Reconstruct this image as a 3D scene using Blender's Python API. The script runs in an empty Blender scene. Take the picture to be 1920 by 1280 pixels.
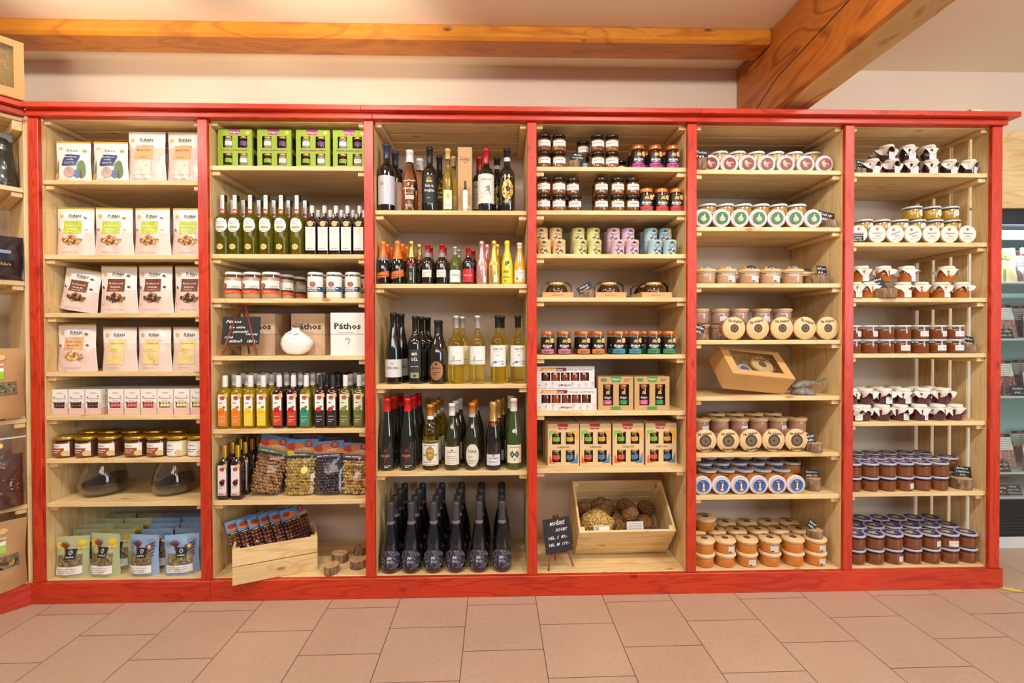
import bpy, math, random
from math import sin, cos, pi, radians, sqrt, tan, atan2
from mathutils import Vector, Matrix
random.seed(7)
SC = bpy.context.scene
COL = SC.collection

# ------------------------------------------------------------------ camera
cam_d = bpy.data.cameras.new('camera'); cam = bpy.data.objects.new('camera', cam_d); COL.objects.link(cam)
F_PX = 889.43
CAM = Vector((1.94, -2.0698, 1.1272))
YAW, PITCH, ROLL = 0.02593, -0.01025, -0.002234
cam_d.sensor_width = 36.0; cam_d.lens = 36.0 * F_PX / 1920.0; cam_d.clip_start = 0.02
_f = Vector((sin(YAW) * cos(PITCH), cos(YAW) * cos(PITCH), sin(PITCH)))
_r = Vector((cos(YAW), -sin(YAW), 0)); _u = _r.cross(_f)
CR = cos(ROLL) * _r + sin(ROLL) * _u; CU = -sin(ROLL) * _r + cos(ROLL) * _u; CF = _f
mw = Matrix((CR, CU, -CF)).transposed().to_4x4(); mw.translation = CAM
cam.matrix_world = mw
SC.camera = cam

# ------------------------------------------------------------------ light
w = bpy.data.worlds.new('shop_ambient'); SC.world = w; w.use_nodes = True
w.node_tree.nodes['Background'].inputs[0].default_value = (1.0, 0.955, 0.91, 1)
w.node_tree.nodes['Background'].inputs[1].default_value = 0.21
SC.view_settings.view_transform = 'Standard'; SC.view_settings.look = 'None'
SC.view_settings.exposure = 0.06; SC.view_settings.gamma = 1.0; SC.view_settings.use_curve_mapping = False

def area(name, loc, target, sx, sy, power, colr, spread=180):
    d = bpy.data.lights.new(name, 'AREA'); d.shape = 'RECTANGLE'; d.size = sx; d.size_y = sy
    d.energy = power; d.color = colr; d.spread = radians(spread)
    o = bpy.data.objects.new(name, d); COL.objects.link(o); o.location = loc
    o.rotation_euler = (Vector(target) - Vector(loc)).to_track_quat('-Z', 'Y').to_euler()
    return o
def spot(name, loc, target, power, colr, ang=60, blend=.8, size=.06):
    d = bpy.data.lights.new(name, 'SPOT'); d.energy = power; d.color = colr
    d.spot_size = radians(ang); d.spot_blend = blend; d.shadow_soft_size = size
    o = bpy.data.objects.new(name, d); COL.objects.link(o); o.location = loc
    o.rotation_euler = (Vector(target) - Vector(loc)).to_track_quat('-Z', 'Y').to_euler()
    return o
WARM = (1.0, 0.935, 0.85); NEUT = (1.0, 0.965, 0.92); COOL = (0.86, 0.94, 1.0)
# row of shop ceiling lamps, then two added front fills behind the camera
for i, lx in enumerate((-0.2, 1.2, 2.6, 4.0)):
    area('ceiling_and_fill_light', (lx, -1.25, 2.46), (lx, -0.25, 0.7), 0.4, 0.2, 16, WARM)
area('ceiling_and_fill_light', (1.0, -3.6, 2.4), (1.4, 0, 1.0), 2.4, 0.5, 32, NEUT)  # added front fill for the left bays
area('ceiling_and_fill_light', (3.4, -3.6, 2.4), (3.0, 0, 1.0), 2.0, 0.5, 28, NEUT)  # added front fill for the right bays
# unseen cool light added on the right to cool the floor tone
area('cool_side_light', (6.0, -4.0, 1.7), (4.4, 0.0, 0.5), 1.6, 1.6, 75, COOL)
# wall washer lighting ceiling and beam above the left bays
for lx in (.35, 1.25): spot('wall_washer_light', (lx, -.80, 1.93), (lx, .15, 2.56), 40, (1.0, .87, .68), 64, .9, .1)

# ------------------------------------------------------------------ pixels to points on given planes
def ray(x, y): return CF + CR * ((x - 960) / F_PX) - CU * ((y - 640) / F_PX)
def atY(x, y, Y):
    d = ray(x, y); return CAM + d * ((Y - CAM.y) / d.y)
def atZ(x, y, Z):
    d = ray(x, y); return CAM + d * ((Z - CAM.z) / d.z)

# ------------------------------------------------------------------ materials
def lin(c):
    return tuple(((v / 255) / 12.92 if v / 255 <= .04045 else ((v / 255 + .055) / 1.055) ** 2.4) for v in c[:3])
_MAT = {}
def newmat(name):
    m = bpy.data.materials.new(name); m.use_nodes = True
    return m, m.node_tree, m.node_tree.nodes['Principled BSDF']
def C(r, g, b, rough=.55, coat=0, metal=0, em=0):
    k = (r, g, b, rough, coat, metal, em)
    if k not in _MAT:
        m, nt, p = newmat('col_%d_%d_%d' % (r, g, b))
        p.inputs['Base Color'].default_value = (*lin((r, g, b)), 1)
        p.inputs['Roughness'].default_value = rough
        p.inputs['Metallic'].default_value = metal
        if coat: p.inputs['Coat Weight'].default_value = coat; p.inputs['Coat Roughness'].default_value = .08
        if em:
            p.inputs['Emission Color'].default_value = (*lin((r, g, b)), 1); p.inputs['Emission Strength'].default_value = em
        _MAT[k] = m
    return _MAT[k]
def glass_tint(r, g, b, rough=.03, trans=1.0, ior=1.36):
    k = ('gt', r, g, b, rough, trans, ior)
    if k not in _MAT:
        m, nt, p = newmat('liquid')
        p.inputs['Base Color'].default_value = (*lin((r, g, b)), 1); p.inputs['Roughness'].default_value = rough
        p.inputs['Transmission Weight'].default_value = trans; p.inputs['IOR'].default_value = ior
        p.inputs['Coat Weight'].default_value = .4; p.inputs['Coat Roughness'].default_value = .03
        _MAT[k] = m
    return _MAT[k]
def thin_clear(tint=(1, 1, 1), refl=1.0, rough=.04):
    k = ('tc', tint, refl, rough)
    if k not in _MAT:
        m = bpy.data.materials.new('clear_sheet'); m.use_nodes = True; nt = m.node_tree; nt.nodes.clear()
        o = nt.nodes.new('ShaderNodeOutputMaterial'); mx = nt.nodes.new('ShaderNodeMixShader')
        t = nt.nodes.new('ShaderNodeBsdfTransparent'); g = nt.nodes.new('ShaderNodeBsdfGlossy'); f = nt.nodes.new('ShaderNodeMath'); f.operation = 'MULTIPLY_ADD'; lw = nt.nodes.new('ShaderNodeLayerWeight'); lw.inputs[0].default_value = .25
        t.inputs[0].default_value = (*tint, 1); g.inputs['Roughness'].default_value = rough; nt.links.new(lw.outputs['Facing'], f.inputs[0]); f.inputs[1].default_value = .45 * refl; f.inputs[2].default_value = .035
        nt.links.new(f.outputs[0], mx.inputs[0]); nt.links.new(t.outputs[0], mx.inputs[1]); nt.links.new(g.outputs[0], mx.inputs[2]); nt.links.new(mx.outputs[0], o.inputs[0])
        _MAT[k] = m
    return _MAT[k]
def ramp(nt, fac, stops):
    r = nt.nodes.new('ShaderNodeValToRGB'); e = r.color_ramp.elements
    while len(e) < len(stops): e.new(.5)
    for s, (pos, c) in zip(e, stops): s.position = pos; s.color = (*lin(c), 1) if len(c) == 3 else c
    nt.links.new(fac, r.inputs[0]); return r.outputs[0]
def mapping(nt, vec, scale):
    m = nt.nodes.new('ShaderNodeMapping'); m.inputs['Scale'].default_value = scale; nt.links.new(vec, m.inputs['Vector']); return m.outputs[0]
def noise(nt, vec, scale, detail=3, dist=0, rough=.5):
    n = nt.nodes.new('ShaderNodeTexNoise'); n.inputs['Scale'].default_value = scale; n.inputs['Detail'].default_value = detail
    n.inputs['Distortion'].default_value = dist; n.inputs['Roughness'].default_value = rough
    nt.links.new(vec, n.inputs['Vector']); return n.outputs[0]
def mixc(nt, fac, a, b, mode='MIX'):
    m = nt.nodes.new('ShaderNodeMix'); m.data_type = 'RGBA'; m.blend_type = mode
    if isinstance(fac, float): m.inputs[0].default_value = fac
    else: nt.links.new(fac, m.inputs[0])
    for s, v in ((m.inputs[6], a), (m.inputs[7], b)):
        if isinstance(v, tuple): s.default_value = (*lin(v), 1)
        else: nt.links.new(v, s)
    return m.outputs[2]
def wood(name, stops, knot, rough=.55, ringscale=26, knot_amt=.9, coat=0, knot_den=1.0, rings=4.5):
    """boards: attribute gc holds (along the grain, across, across) in metres, shifted per board"""
    m, nt, p = newmat(name); N = nt.nodes; L = nt.links
    a = N.new('ShaderNodeAttribute'); a.attribute_name = 'gc'; gc = a.outputs['Vector']
    # knots
    kv = mapping(nt, gc, (4.2 * knot_den, 9.5, 9.5)); v = N.new('ShaderNodeTexVoronoi'); v.inputs['Scale'].default_value = 1.0; v.inputs['Randomness'].default_value = 1.0
    L.new(kv, v.inputs['Vector'])
    kn = ramp(nt, v.outputs['Distance'], [(.045, (255, 255, 255)), (.11, (0, 0, 0))])
    near = ramp(nt, v.outputs['Distance'], [(0, (255, 255, 255)), (.34, (0, 0, 0))])
    # grain bends around the knots
    add = N.new('ShaderNodeVectorMath'); add.operation = 'ADD'; L.new(mapping(nt, gc, (.9, 1, 1)), add.inputs[0])
    sc_ = N.new('ShaderNodeVectorMath'); sc_.operation = 'SCALE'; L.new(near, sc_.inputs[0]); sc_.inputs['Scale'].default_value = .05; L.new(sc_.outputs[0], add.inputs[1])
    g1 = noise(nt, mapping(nt, add.outputs[0], (1.0, ringscale * .35, ringscale * .35)), 2.2, 2, .6)
    mul = N.new('ShaderNodeMath'); mul.operation = 'MULTIPLY'; mul.inputs[1].default_value = rings; L.new(g1, mul.inputs[0])
    fr = N.new('ShaderNodeMath'); fr.operation = 'PINGPONG'; fr.inputs[1].default_value = .5; L.new(mul.outputs[0], fr.inputs[0])
    m2 = N.new('ShaderNodeMath'); m2.operation = 'MULTIPLY'; m2.inputs[1].default_value = 2; L.new(fr.outputs[0], m2.inputs[0])
    base = ramp(nt, m2.outputs[0], stops)
    fine = noise(nt, mapping(nt, gc, (6, 260, 260)), 1.0, 3)
    c = mixc(nt, .18, base, ramp(nt, fine, [(.3, (90, 90, 90)), (.7, (255, 255, 255))]), 'MULTIPLY')
    blot = ramp(nt, noise(nt, mapping(nt, gc, (1.6, 4, 4)), 1.4, 2), [(.35, (215, 205, 195)), (.7, (255, 255, 255))])
    c = mixc(nt, .5, c, blot, 'MULTIPLY')
    kf = N.new('ShaderNodeMath'); kf.operation = 'MULTIPLY'; kf.inputs[1].default_value = knot_amt; L.new(kn, kf.inputs[0])
    c = mixc(nt, kf.outputs[0], c, knot)
    L.new(c, p.inputs['Base Color']); p.inputs['Roughness'].default_value = rough
    if coat: p.inputs['Coat Weight'].default_value = coat; p.inputs['Coat Roughness'].default_value = .25
    b = N.new('ShaderNodeBump'); b.inputs['Strength'].default_value = .12; b.inputs['Distance'].default_value = .002; L.new(fine, b.inputs['Height']); L.new(b.outputs[0], p.inputs['Normal'])
    return m
PINE = wood('natural_pine', [(0, (246, 214, 154)), (.6, (249, 221, 166)), (1, (236, 196, 130))], (172, 110, 54), .5, rings=3.5)
REDW = wood('red_stained_wood', [(0, (208, 50, 16)), (.6, (216, 64, 26)), (1, (192, 36, 8))], (136, 22, 8), .42, 18, .75, .15, 1.0)
BEAMW = wood('oiled_spruce_beam', [(0, (204, 128, 26)), (.55, (212, 138, 32)), (1, (186, 108, 18))], (74, 42, 24), .45, 9, .95, .15, .95)
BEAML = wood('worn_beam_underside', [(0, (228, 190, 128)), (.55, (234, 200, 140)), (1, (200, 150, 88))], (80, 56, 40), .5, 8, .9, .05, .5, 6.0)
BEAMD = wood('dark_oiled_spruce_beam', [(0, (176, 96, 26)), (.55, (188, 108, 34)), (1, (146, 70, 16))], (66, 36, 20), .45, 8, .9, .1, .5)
EASELW = wood('red_brown_wood', [(0, (150, 66, 34)), (1, (120, 48, 24))], (80, 30, 16), .5, 20, .2)

# ------------------------------------------------------------------ mesh builder
class M:
    def __init__(s): s.v = []; s.f = []; s.m = []; s.sm = []; s.mats = []; s.gc = []
    def mi(s, mat):
        if mat not in s.mats: s.mats.append(mat)
        return s.mats.index(mat)
    def add(s, vs, fs, mat, smooth=False, gc=None):
        b = len(s.v); k = s.mi(mat); s.v += [tuple(q) for q in vs]
        s.gc += gc if gc else [(0, 0, 0)] * len(vs)
        for f in fs: s.f.append(tuple(b + i for i in f)); s.m.append(k); s.sm.append(smooth)
        return s
    def box(s, x0, x1, y0, y1, z0, z1, mat, c=0, grain=None, T=None):
        """box with chamfer c; grain = 0/1/2 axis of the wood grain"""
        if c <= 0:
            vs = [(x, y, z) for x in (x0, x1) for y in (y0, y1) for z in (z0, z1)]
            fs = [(0, 1, 3, 2), (4, 6, 7, 5), (0, 4, 5, 1), (2, 3, 7, 6), (0, 2, 6, 4), (1, 5, 7, 3)]
        else:
            vs = []; ix = {}
            for i, x in ((0, x0), (1, x1)):
                for j, y in ((0, y0), (1, y1)):
                    for k, z in ((0, z0), (1, z1)):
                        dx, dy, dz = (c if i == 0 else -c), (c if j == 0 else -c), (c if k == 0 else -c)
                        ix[i, j, k, 0] = len(vs); vs.append((x, y + dy, z + dz))
                        ix[i, j, k, 1] = len(vs); vs.append((x + dx, y, z + dz))
                        ix[i, j, k, 2] = len(vs); vs.append((x + dx, y + dy, z))
            fs = []
            I = lambda i, j, k, a: ix[i, j, k, a]
            for i in (0, 1): fs.append([I(i, 0, 0, 0), I(i, 0, 1, 0), I(i, 1, 1, 0), I(i, 1, 0, 0)][::(1 if i == 0 else -1)])
            for j in (0, 1): fs.append([I(0, j, 0, 1), I(1, j, 0, 1), I(1, j, 1, 1), I(0, j, 1, 1)][::(1 if j == 0 else -1)])
            for k in (0, 1): fs.append([I(0, 0, k, 2), I(0, 1, k, 2), I(1, 1, k, 2), I(1, 0, k, 2)][::(1 if k == 0 else -1)])
            for i in (0, 1):
                for j in (0, 1): fs.append([I(i, j, 0, 0), I(i, j, 1, 0), I(i, j, 1, 1), I(i, j, 0, 1)])
            for i in (0, 1):
                for k in (0, 1): fs.append([I(i, 0, k, 0), I(i, 1, k, 0), I(i, 1, k, 2), I(i, 0, k, 2)])
            for j in (0, 1):
                for k in (0, 1): fs.append([I(0, j, k, 1), I(1, j, k, 1), I(1, j, k, 2), I(0, j, k, 2)])
            for i in (0, 1):
                for j in (0, 1):
                    for k in (0, 1): fs.append([I(i, j, k, 0), I(i, j, k, 1), I(i, j, k, 2)])
            cx, cy, cz = (x0 + x1) / 2, (y0 + y1) / 2, (z0 + z1) / 2
            out = []
            for f in fs:   # face outwards
                a, b_, c_ = (Vector(vs[f[0]]), Vector(vs[f[1]]), Vector(vs[f[2]]))
                n = (b_ - a).cross(c_ - a); mid = (a + b_ + c_) / 3 - Vector((cx, cy, cz))
                out.append(tuple(f) if n.dot(mid) > 0 else tuple(reversed(f)))
            fs = out
        gc = None
        if grain is not None:
            o = (random.uniform(-9, 9), random.uniform(-9, 9), random.uniform(-9, 9))
            oth = [a for a in (0, 1, 2) if a != grain]
            gc = [(p[grain] + o[0], p[oth[0]] + o[1], p[oth[1]] + o[2]) for p in vs]
        if T is not None: vs = [tuple(T @ Vector(p)) for p in vs]
        s.add(vs, fs, mat, False, gc); return s
    def lathe(s, prof, mat, n=20, sx=1, sy=1, c=(0, 0, 0), smooth=True, T=None, a0=0.0, sq=0):
        vs = []; fs = []; rm = max(r for r, z in prof)
        def SQ(a, r):
            if not sq: return 1.0
            f = (abs(cos(a)) ** sq + abs(sin(a)) ** sq) ** (-1 / sq); t = min(1, max(0, (r / rm - .45) / .45)); return 1 + (f - 1) * t
        rows = []
        for r, z in prof:
            if r < 1e-6: rows.append([len(vs)]); vs.append((c[0], c[1], c[2] + z))
            else:
                rows.append(list(range(len(vs), len(vs) + n)))
                for i in range(n):
                    a = 2 * pi * i / n + a0; q = r * SQ(a, r); vs.append((c[0] + q * sx * sin(a), c[1] - q * sy * cos(a), c[2] + z))
        for A, B in zip(rows, rows[1:]):
            if len(A) == 1 and len(B) == 1: continue
            for i in range(n):
                j = (i + 1) % n
                if len(A) == 1: fs.append((A[0], B[j], B[i]))
                elif len(B) == 1: fs.append((A[i], A[j], B[0]))
                else: fs.append((A[i], A[j], B[j], B[i]))
        if T is not None: vs = [tuple(T @ Vector(p)) for p in vs]
        s.add(vs, fs, mat, smooth); return s
    def tube(s, path, r, mat, n=8, closed=False, gc=None):
        vs = []; fs = []; P = [Vector(q) for q in path]; k = len(P)
        for i, q in enumerate(P):
            d = (P[(i + 1) % k] - P[i - 1]) if closed else (P[min(i + 1, k - 1)] - P[max(i - 1, 0)])
            d.normalize(); up = Vector((0, 0, 1)) if abs(d.z) < .9 else Vector((1, 0, 0))
            a = d.cross(up).normalized(); b = d.cross(a)
            rr = r[i] if isinstance(r, (list, tuple)) else r
            for j in range(n):
                t = 2 * pi * j / n; vs.append(tuple(q + (a * cos(t) + b * sin(t)) * rr))
        for i in range(k if closed else k - 1):
            for j in range(n):
                i2 = (i + 1) % k; fs.append((i * n + j, i * n + (j + 1) % n, i2 * n + (j + 1) % n, i2 * n + j))
        if not closed: fs.append(tuple(range(n))); fs.append(tuple(reversed(range((k - 1) * n, k * n))))
        s.add(vs, fs, mat, True); return s
    def grid(s, fn, nu, nv, mat, smooth=True, close_u=False):
        vs = [tuple(fn(i / nu, j / nv)) for j in range(nv + 1) for i in range(nu + (0 if close_u else 1))]
        w_ = nu if close_u else nu + 1
        fs = [(j * w_ + i, j * w_ + (i + 1) % w_, (j + 1) * w_ + (i + 1) % w_, (j + 1) * w_ + i) for j in range(nv) for i in range(nu)]
        s.add(vs, fs, mat, smooth); return s
    def mesh(s, name):
        me = bpy.data.meshes.new(name); me.from_pydata(s.v, [], s.f)
        for m in s.mats: me.materials.append(m)
        me.polygons.foreach_set('material_index', s.m); me.polygons.foreach_set('use_smooth', s.sm)
        if any(g != (0, 0, 0) for g in s.gc):
            at = me.attributes.new('gc', 'FLOAT_VECTOR', 'POINT'); at.data.foreach_set('vector', [q for g in s.gc for q in g])
        me.update(); return me
    def obj(s, name, parent=None, label=None, loc=None):
        o = bpy.data.objects.new(name, s.mesh(name)); COL.objects.link(o)
        if parent is not None: o.parent = parent
        if label: o['label'] = label
        if loc: o.location = loc
        return o

def empty(name, loc=(0, 0, 0), rz=0):
    o = bpy.data.objects.new(name, None); COL.objects.link(o); o.location = loc; o.rotation_euler = (0, 0, rz); o.empty_display_size = .03; return o
def tag(o, label, cat=None, group=None, kind=None):
    o['label'] = label
    if cat: o['category'] = cat
    if group: o['group'] = group
    if kind: o['kind'] = kind
    return o
def struct(m, name, label=None):
    o = m.obj(name); o['kind'] = 'structure'; o['label'] = label or name.replace('_', ' '); return o
def dup(root):
    def cp(o, par):
        c = o.copy(); COL.objects.link(c)
        c.parent = par
        if par is not None: c.matrix_parent_inverse = o.matrix_parent_inverse.copy()
        for ch in o.children: cp(ch, c)
        return c
    for k in ('label', 'group', 'category'):
        pass
    return cp(root, None)
_PROTO = {}
import numpy as np
_CO = {}
def bbox(root):
    lo = np.full(3, 9e9); hi = -lo
    def go(o, Mx):
        nonlocal lo, hi
        if o.type == 'MESH':
            k = o.data.name
            if k not in _CO: a = np.empty(len(o.data.vertices) * 3); o.data.vertices.foreach_get('co', a); _CO[k] = a.reshape(-1, 3)
            A = np.array(Mx); q = _CO[k] @ A[:3, :3].T + A[:3, 3]; lo = np.minimum(lo, q.min(0)); hi = np.maximum(hi, q.max(0))
        for ch in o.children: go(ch, Mx @ Matrix.LocRotScale(ch.location, ch.rotation_euler, ch.scale))
    go(root, Matrix.LocRotScale(root.location, root.rotation_euler, root.scale)); return Vector(lo), Vector(hi)
def relax(objs, b):
    if len(objs) < 2: return
    L = sorted(((o, *bbox(o)) for o in objs), key=lambda t: (t[1].x + t[2].x)); x1 = XR[b - 1] - .0005
    pos = [[o, lo.x, hi.x - lo.x] for o, lo, hi in L]
    if sum(p[2] + .0008 for p in pos) > x1 - XL[b - 1]: return
    st = [p[1] for p in pos]
    for a, c in zip(pos, pos[1:]): c[1] = max(c[1], a[1] + a[2] + .0008)
    lim = x1
    for p in reversed(pos):
        p[1] = min(p[1], lim - p[2]); lim = p[1] - .0008
    for p, s0 in zip(pos, st): p[0].location.x += p[1] - s0
def settle(o, z):
    o.location.z += z + .0006 - bbox(o)[0].z; return o
def fit(o, b):
    lo, hi = bbox(o); x0, x1 = XL[b - 1] + .0005, XR[b - 1] - .0005
    if hi.x > x1: o.location.x -= hi.x - x1
    elif lo.x < x0: o.location.x += x0 - lo.x
    if hi.y > .366: o.location.y -= hi.y - .366
    return o

def place(key, build, label, cat, group, loc, rot=(0, 0, 0), scale=None):
    """first call builds the thing, later calls copy it and its parts"""
    if key not in _PROTO: r = build(); _PROTO[key] = r
    else:
        r = dup(_PROTO[key])
        if r.get('group') is not None: del r['group']
    r.location = loc; r.rotation_euler = rot
    if scale: r.scale = (scale,) * 3 if not isinstance(scale, tuple) else scale
    tag(r, label, cat, group); return r

# ------------------------------------------------------------------ printed matter
_TXT = {}
def text_tris(t, shear=0.0, bold=0.0):
    k = (t, shear, bold)
    if k in _TXT: return _TXT[k]
    cu = bpy.data.curves.new('t', 'FONT'); cu.body = t; cu.size = 1.0; cu.resolution_u = 1; cu.align_x = 'LEFT'
    cu.shear = shear; cu.offset = bold; cu.fill_mode = 'FRONT'
    o = bpy.data.objects.new('t', cu); COL.objects.link(o); dg = bpy.context.evaluated_depsgraph_get(); dg.update()
    me = bpy.data.meshes.new_from_object(o.evaluated_get(dg))
    vs = [(v.co.x, v.co.y) for v in me.vertices]; fs = [tuple(p.vertices) for p in me.polygons]
    bpy.data.objects.remove(o); bpy.data.curves.remove(cu); bpy.data.meshes.remove(me)
    if vs:
        x0 = min(v[0] for v in vs); x1 = max(v[0] for v in vs)
    else: x0 = x1 = 0
    _TXT[k] = (vs, fs, x0, x1); return _TXT[k]
def flat(x, z, k): return (x, -.0003 - k * .00035, z)
def cyl(R, c=(0, 0), fac=1.0):
    def f(x, z, k):
        rr = R + .0004 + k * .0003; a = x / R; return (c[0] + rr * sin(a), c[1] - rr * cos(a), z)
    return f
def decal(ops, fn=flat, m=None, step=.007, y=0, k0=0):
    """ops in metres on the label plane; each op lies just above the one before"""
    m = m or M(); curved = fn is not flat
    def P(x, z, k):
        q = fn(x, z, k); return (q[0], q[1] + y, q[2])
    k = k0
    for op in ops:
        t = op[0]; adv = True
        if t == 'r':
            _, x0, z0, x1, z1, c = op[:6]
            nx = max(1, math.ceil(abs(x1 - x0) / step)) if curved else 1; nz = max(1, math.ceil(abs(z1 - z0) / .012)) if (curved and getattr(fn, 'bulge', False)) else 1
            m.grid(lambda u, v: P(x0 + (x1 - x0) * u, z0 + (z1 - z0) * v, k), nx, nz, c, curved)
        elif t == 'd':
            _, cx, cz, rx, rz, c = op[:6]; n = 18 if max(rx, rz) > .006 else 10; rings = max(1, math.ceil(rx / step)) if curved else 1
            vs = [P(cx, cz, k)]; fs = []
            for q in range(1, rings + 1):
                for i in range(n):
                    a = 2 * pi * i / n; vs.append(P(cx + rx * q / rings * cos(a), cz + rz * q / rings * sin(a), k))
            for i in range(n): fs.append((0, 1 + i, 1 + (i + 1) % n))
            for q in range(rings - 1):
                for i in range(n): a = 1 + q * n; b = a + n; fs.append((a + i, b + i, b + (i + 1) % n, a + (i + 1) % n))
            m.add(vs, fs, c, curved)
        elif t == 't':
            _, s, cx, cz, size, c = op[:6]; opt = op[6] if len(op) > 6 else {}
            vs, fs, x0, x1 = text_tris(s, opt.get('shear', 0), opt.get('bold', 0.008)); wd = opt.get('w'); sxx = size
            if wd: sxx = wd / max(1e-6, x1 - x0)
            mx = (x0 + x1) / 2; ca, sa = cos(opt.get('rot', 0)), sin(opt.get('rot', 0)); pts = []
            for vx, vy in vs:
                a, b = (vx - mx) * sxx, vy * size; pts.append(P(cx + a * ca - b * sa, cz + a * sa + b * ca, k))
            m.add(pts, fs, c, False)
        elif t == 'p' and curved and len(op[1]) in (3, 4) and max(abs(a - op[1][0][0]) + abs(b - op[1][0][1]) for a, b in op[1]) > .012:
            q4 = list(op[1]) + ([op[1][-1]] if len(op[1]) == 3 else []); nn = max(2, math.ceil(max(abs(a - q4[0][0]) + abs(b - q4[0][1]) for a, b in q4) / .008))
            def bil(u, v): return P(*[(q4[0][i] * (1 - u) + q4[1][i] * u) * (1 - v) + (q4[3][i] * (1 - u) + q4[2][i] * u) * v for i in (0, 1)], k)
            m.grid(bil, nn, nn, op[2], False)
        elif t == 'p':
            _, pl, c = op[:3]; m.add([P(a, b, k) for a, b in pl], [tuple(range(len(pl)))], c, False)
        elif t == 'l':
            _, pl, wd, c = op[:4]
            for (a, b), (a2, b2) in zip(pl, pl[1:]):
                d = sqrt((a2 - a) ** 2 + (b2 - b) ** 2) or 1; nx, nz = -(b2 - b) / d * wd / 2, (a2 - a) / d * wd / 2
                m.add([P(a - nx, b - nz, k), P(a2 - nx, b2 - nz, k), P(a2 + nx, b2 + nz, k), P(a + nx, b + nz, k)], [(0, 1, 2, 3)], c, False)
        elif t == 'w':     # lines of small print: broken strokes
            _, x0, x1, z0, n, dz, wd, c = op[:8]; rnd = random.Random(int(abs(x0 * 7e4) + abs(z0 * 3e4) + n))
            for i in range(n):
                z = z0 - i * dz; x = x0; xe = x1 if i < n - 1 else x0 + (x1 - x0) * rnd.uniform(.5, .95)
                while x < xe - .001:
                    l = min(rnd.uniform(.15, .4) * (x1 - x0), xe - x); q = max(1, math.ceil(l / step)) if curved else 1
                    m.grid(lambda u, v: P(x + l * u, z + wd * v, k), q, 1, c, curved); x += l + (x1 - x0) * .05
        elif t == 'm':     # a loose heap of small shapes
            for i, sub in enumerate(op[1]): decal([sub], fn, m, step, y, k + (i % 5) * .25)
            k += .4
        elif t == 'z':     # handwriting scribble
            _, x0, x1, z, amp, wd, c = op[:7]; rnd = random.Random(int(abs(x0 * 9e4) + abs(z * 5e4))); n = max(4, int((x1 - x0) / (amp * .7)))
            pl = [(x0 + (x1 - x0) * i / n, z + (amp * rnd.uniform(.2, 1) if i % 2 else -amp * rnd.uniform(0, .25))) for i in range(n + 1)]
            for (a, b), (a2, b2) in zip(pl, pl[1:]):
                d = sqrt((a2 - a) ** 2 + (b2 - b) ** 2) or 1; nx, nz = -(b2 - b) / d * wd / 2, (a2 - a) / d * wd / 2
                m.add([P(a - nx, b - nz, k), P(a2 - nx, b2 - nz, k), P(a2 + nx, b2 + nz, k), P(a + nx, b + nz, k)], [(0, 1, 2, 3)], c, False)
        k += 1
    return m
ORD = ['leftmost', 'second from left', 'third from left', 'fourth from left', 'fifth from left', 'sixth from left', 'seventh from left', 'eighth from left', 'ninth from left', 'tenth from left', 'eleventh from left', 'twelfth from left']
def heap(cx, cz, rx, rz, cols, n=26, sz=.004, seed=1):
    rnd = random.Random(seed); out = []
    for i in range(n):
        a = rnd.uniform(0, 2 * pi); q = sqrt(rnd.random())
        x, z = cx + rx * q * cos(a), cz + rz * q * sin(a); t = rnd.uniform(0, pi); l, w_ = sz * rnd.uniform(.7, 1.6), sz * rnd.uniform(.35, .8)
        out.append(('p', [(x + l * cos(t + k) * (1 if k in (0, pi) else w_ / l), z + l * sin(t + k) * (1 if k in (0, pi) else w_ / l)) for k in (0, pi / 2, pi, 3 * pi / 2)], cols[i % len(cols)]))
    return ('m', out)
def nth(i, n):
    if n == 1: return 'the only one'
    if n == 2: return ('left one', 'right one')[i]
    if i == n - 1: return 'rightmost'
    if i == n - 2 and n > 4: return 'second from right'
    if n % 2 and i == n // 2: return 'middle one'
    if i > n / 2 and i == n - 3: return 'third from right'
    if i > n / 2 and i == n - 4: return 'fourth from right'
    return ORD[i]
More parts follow.
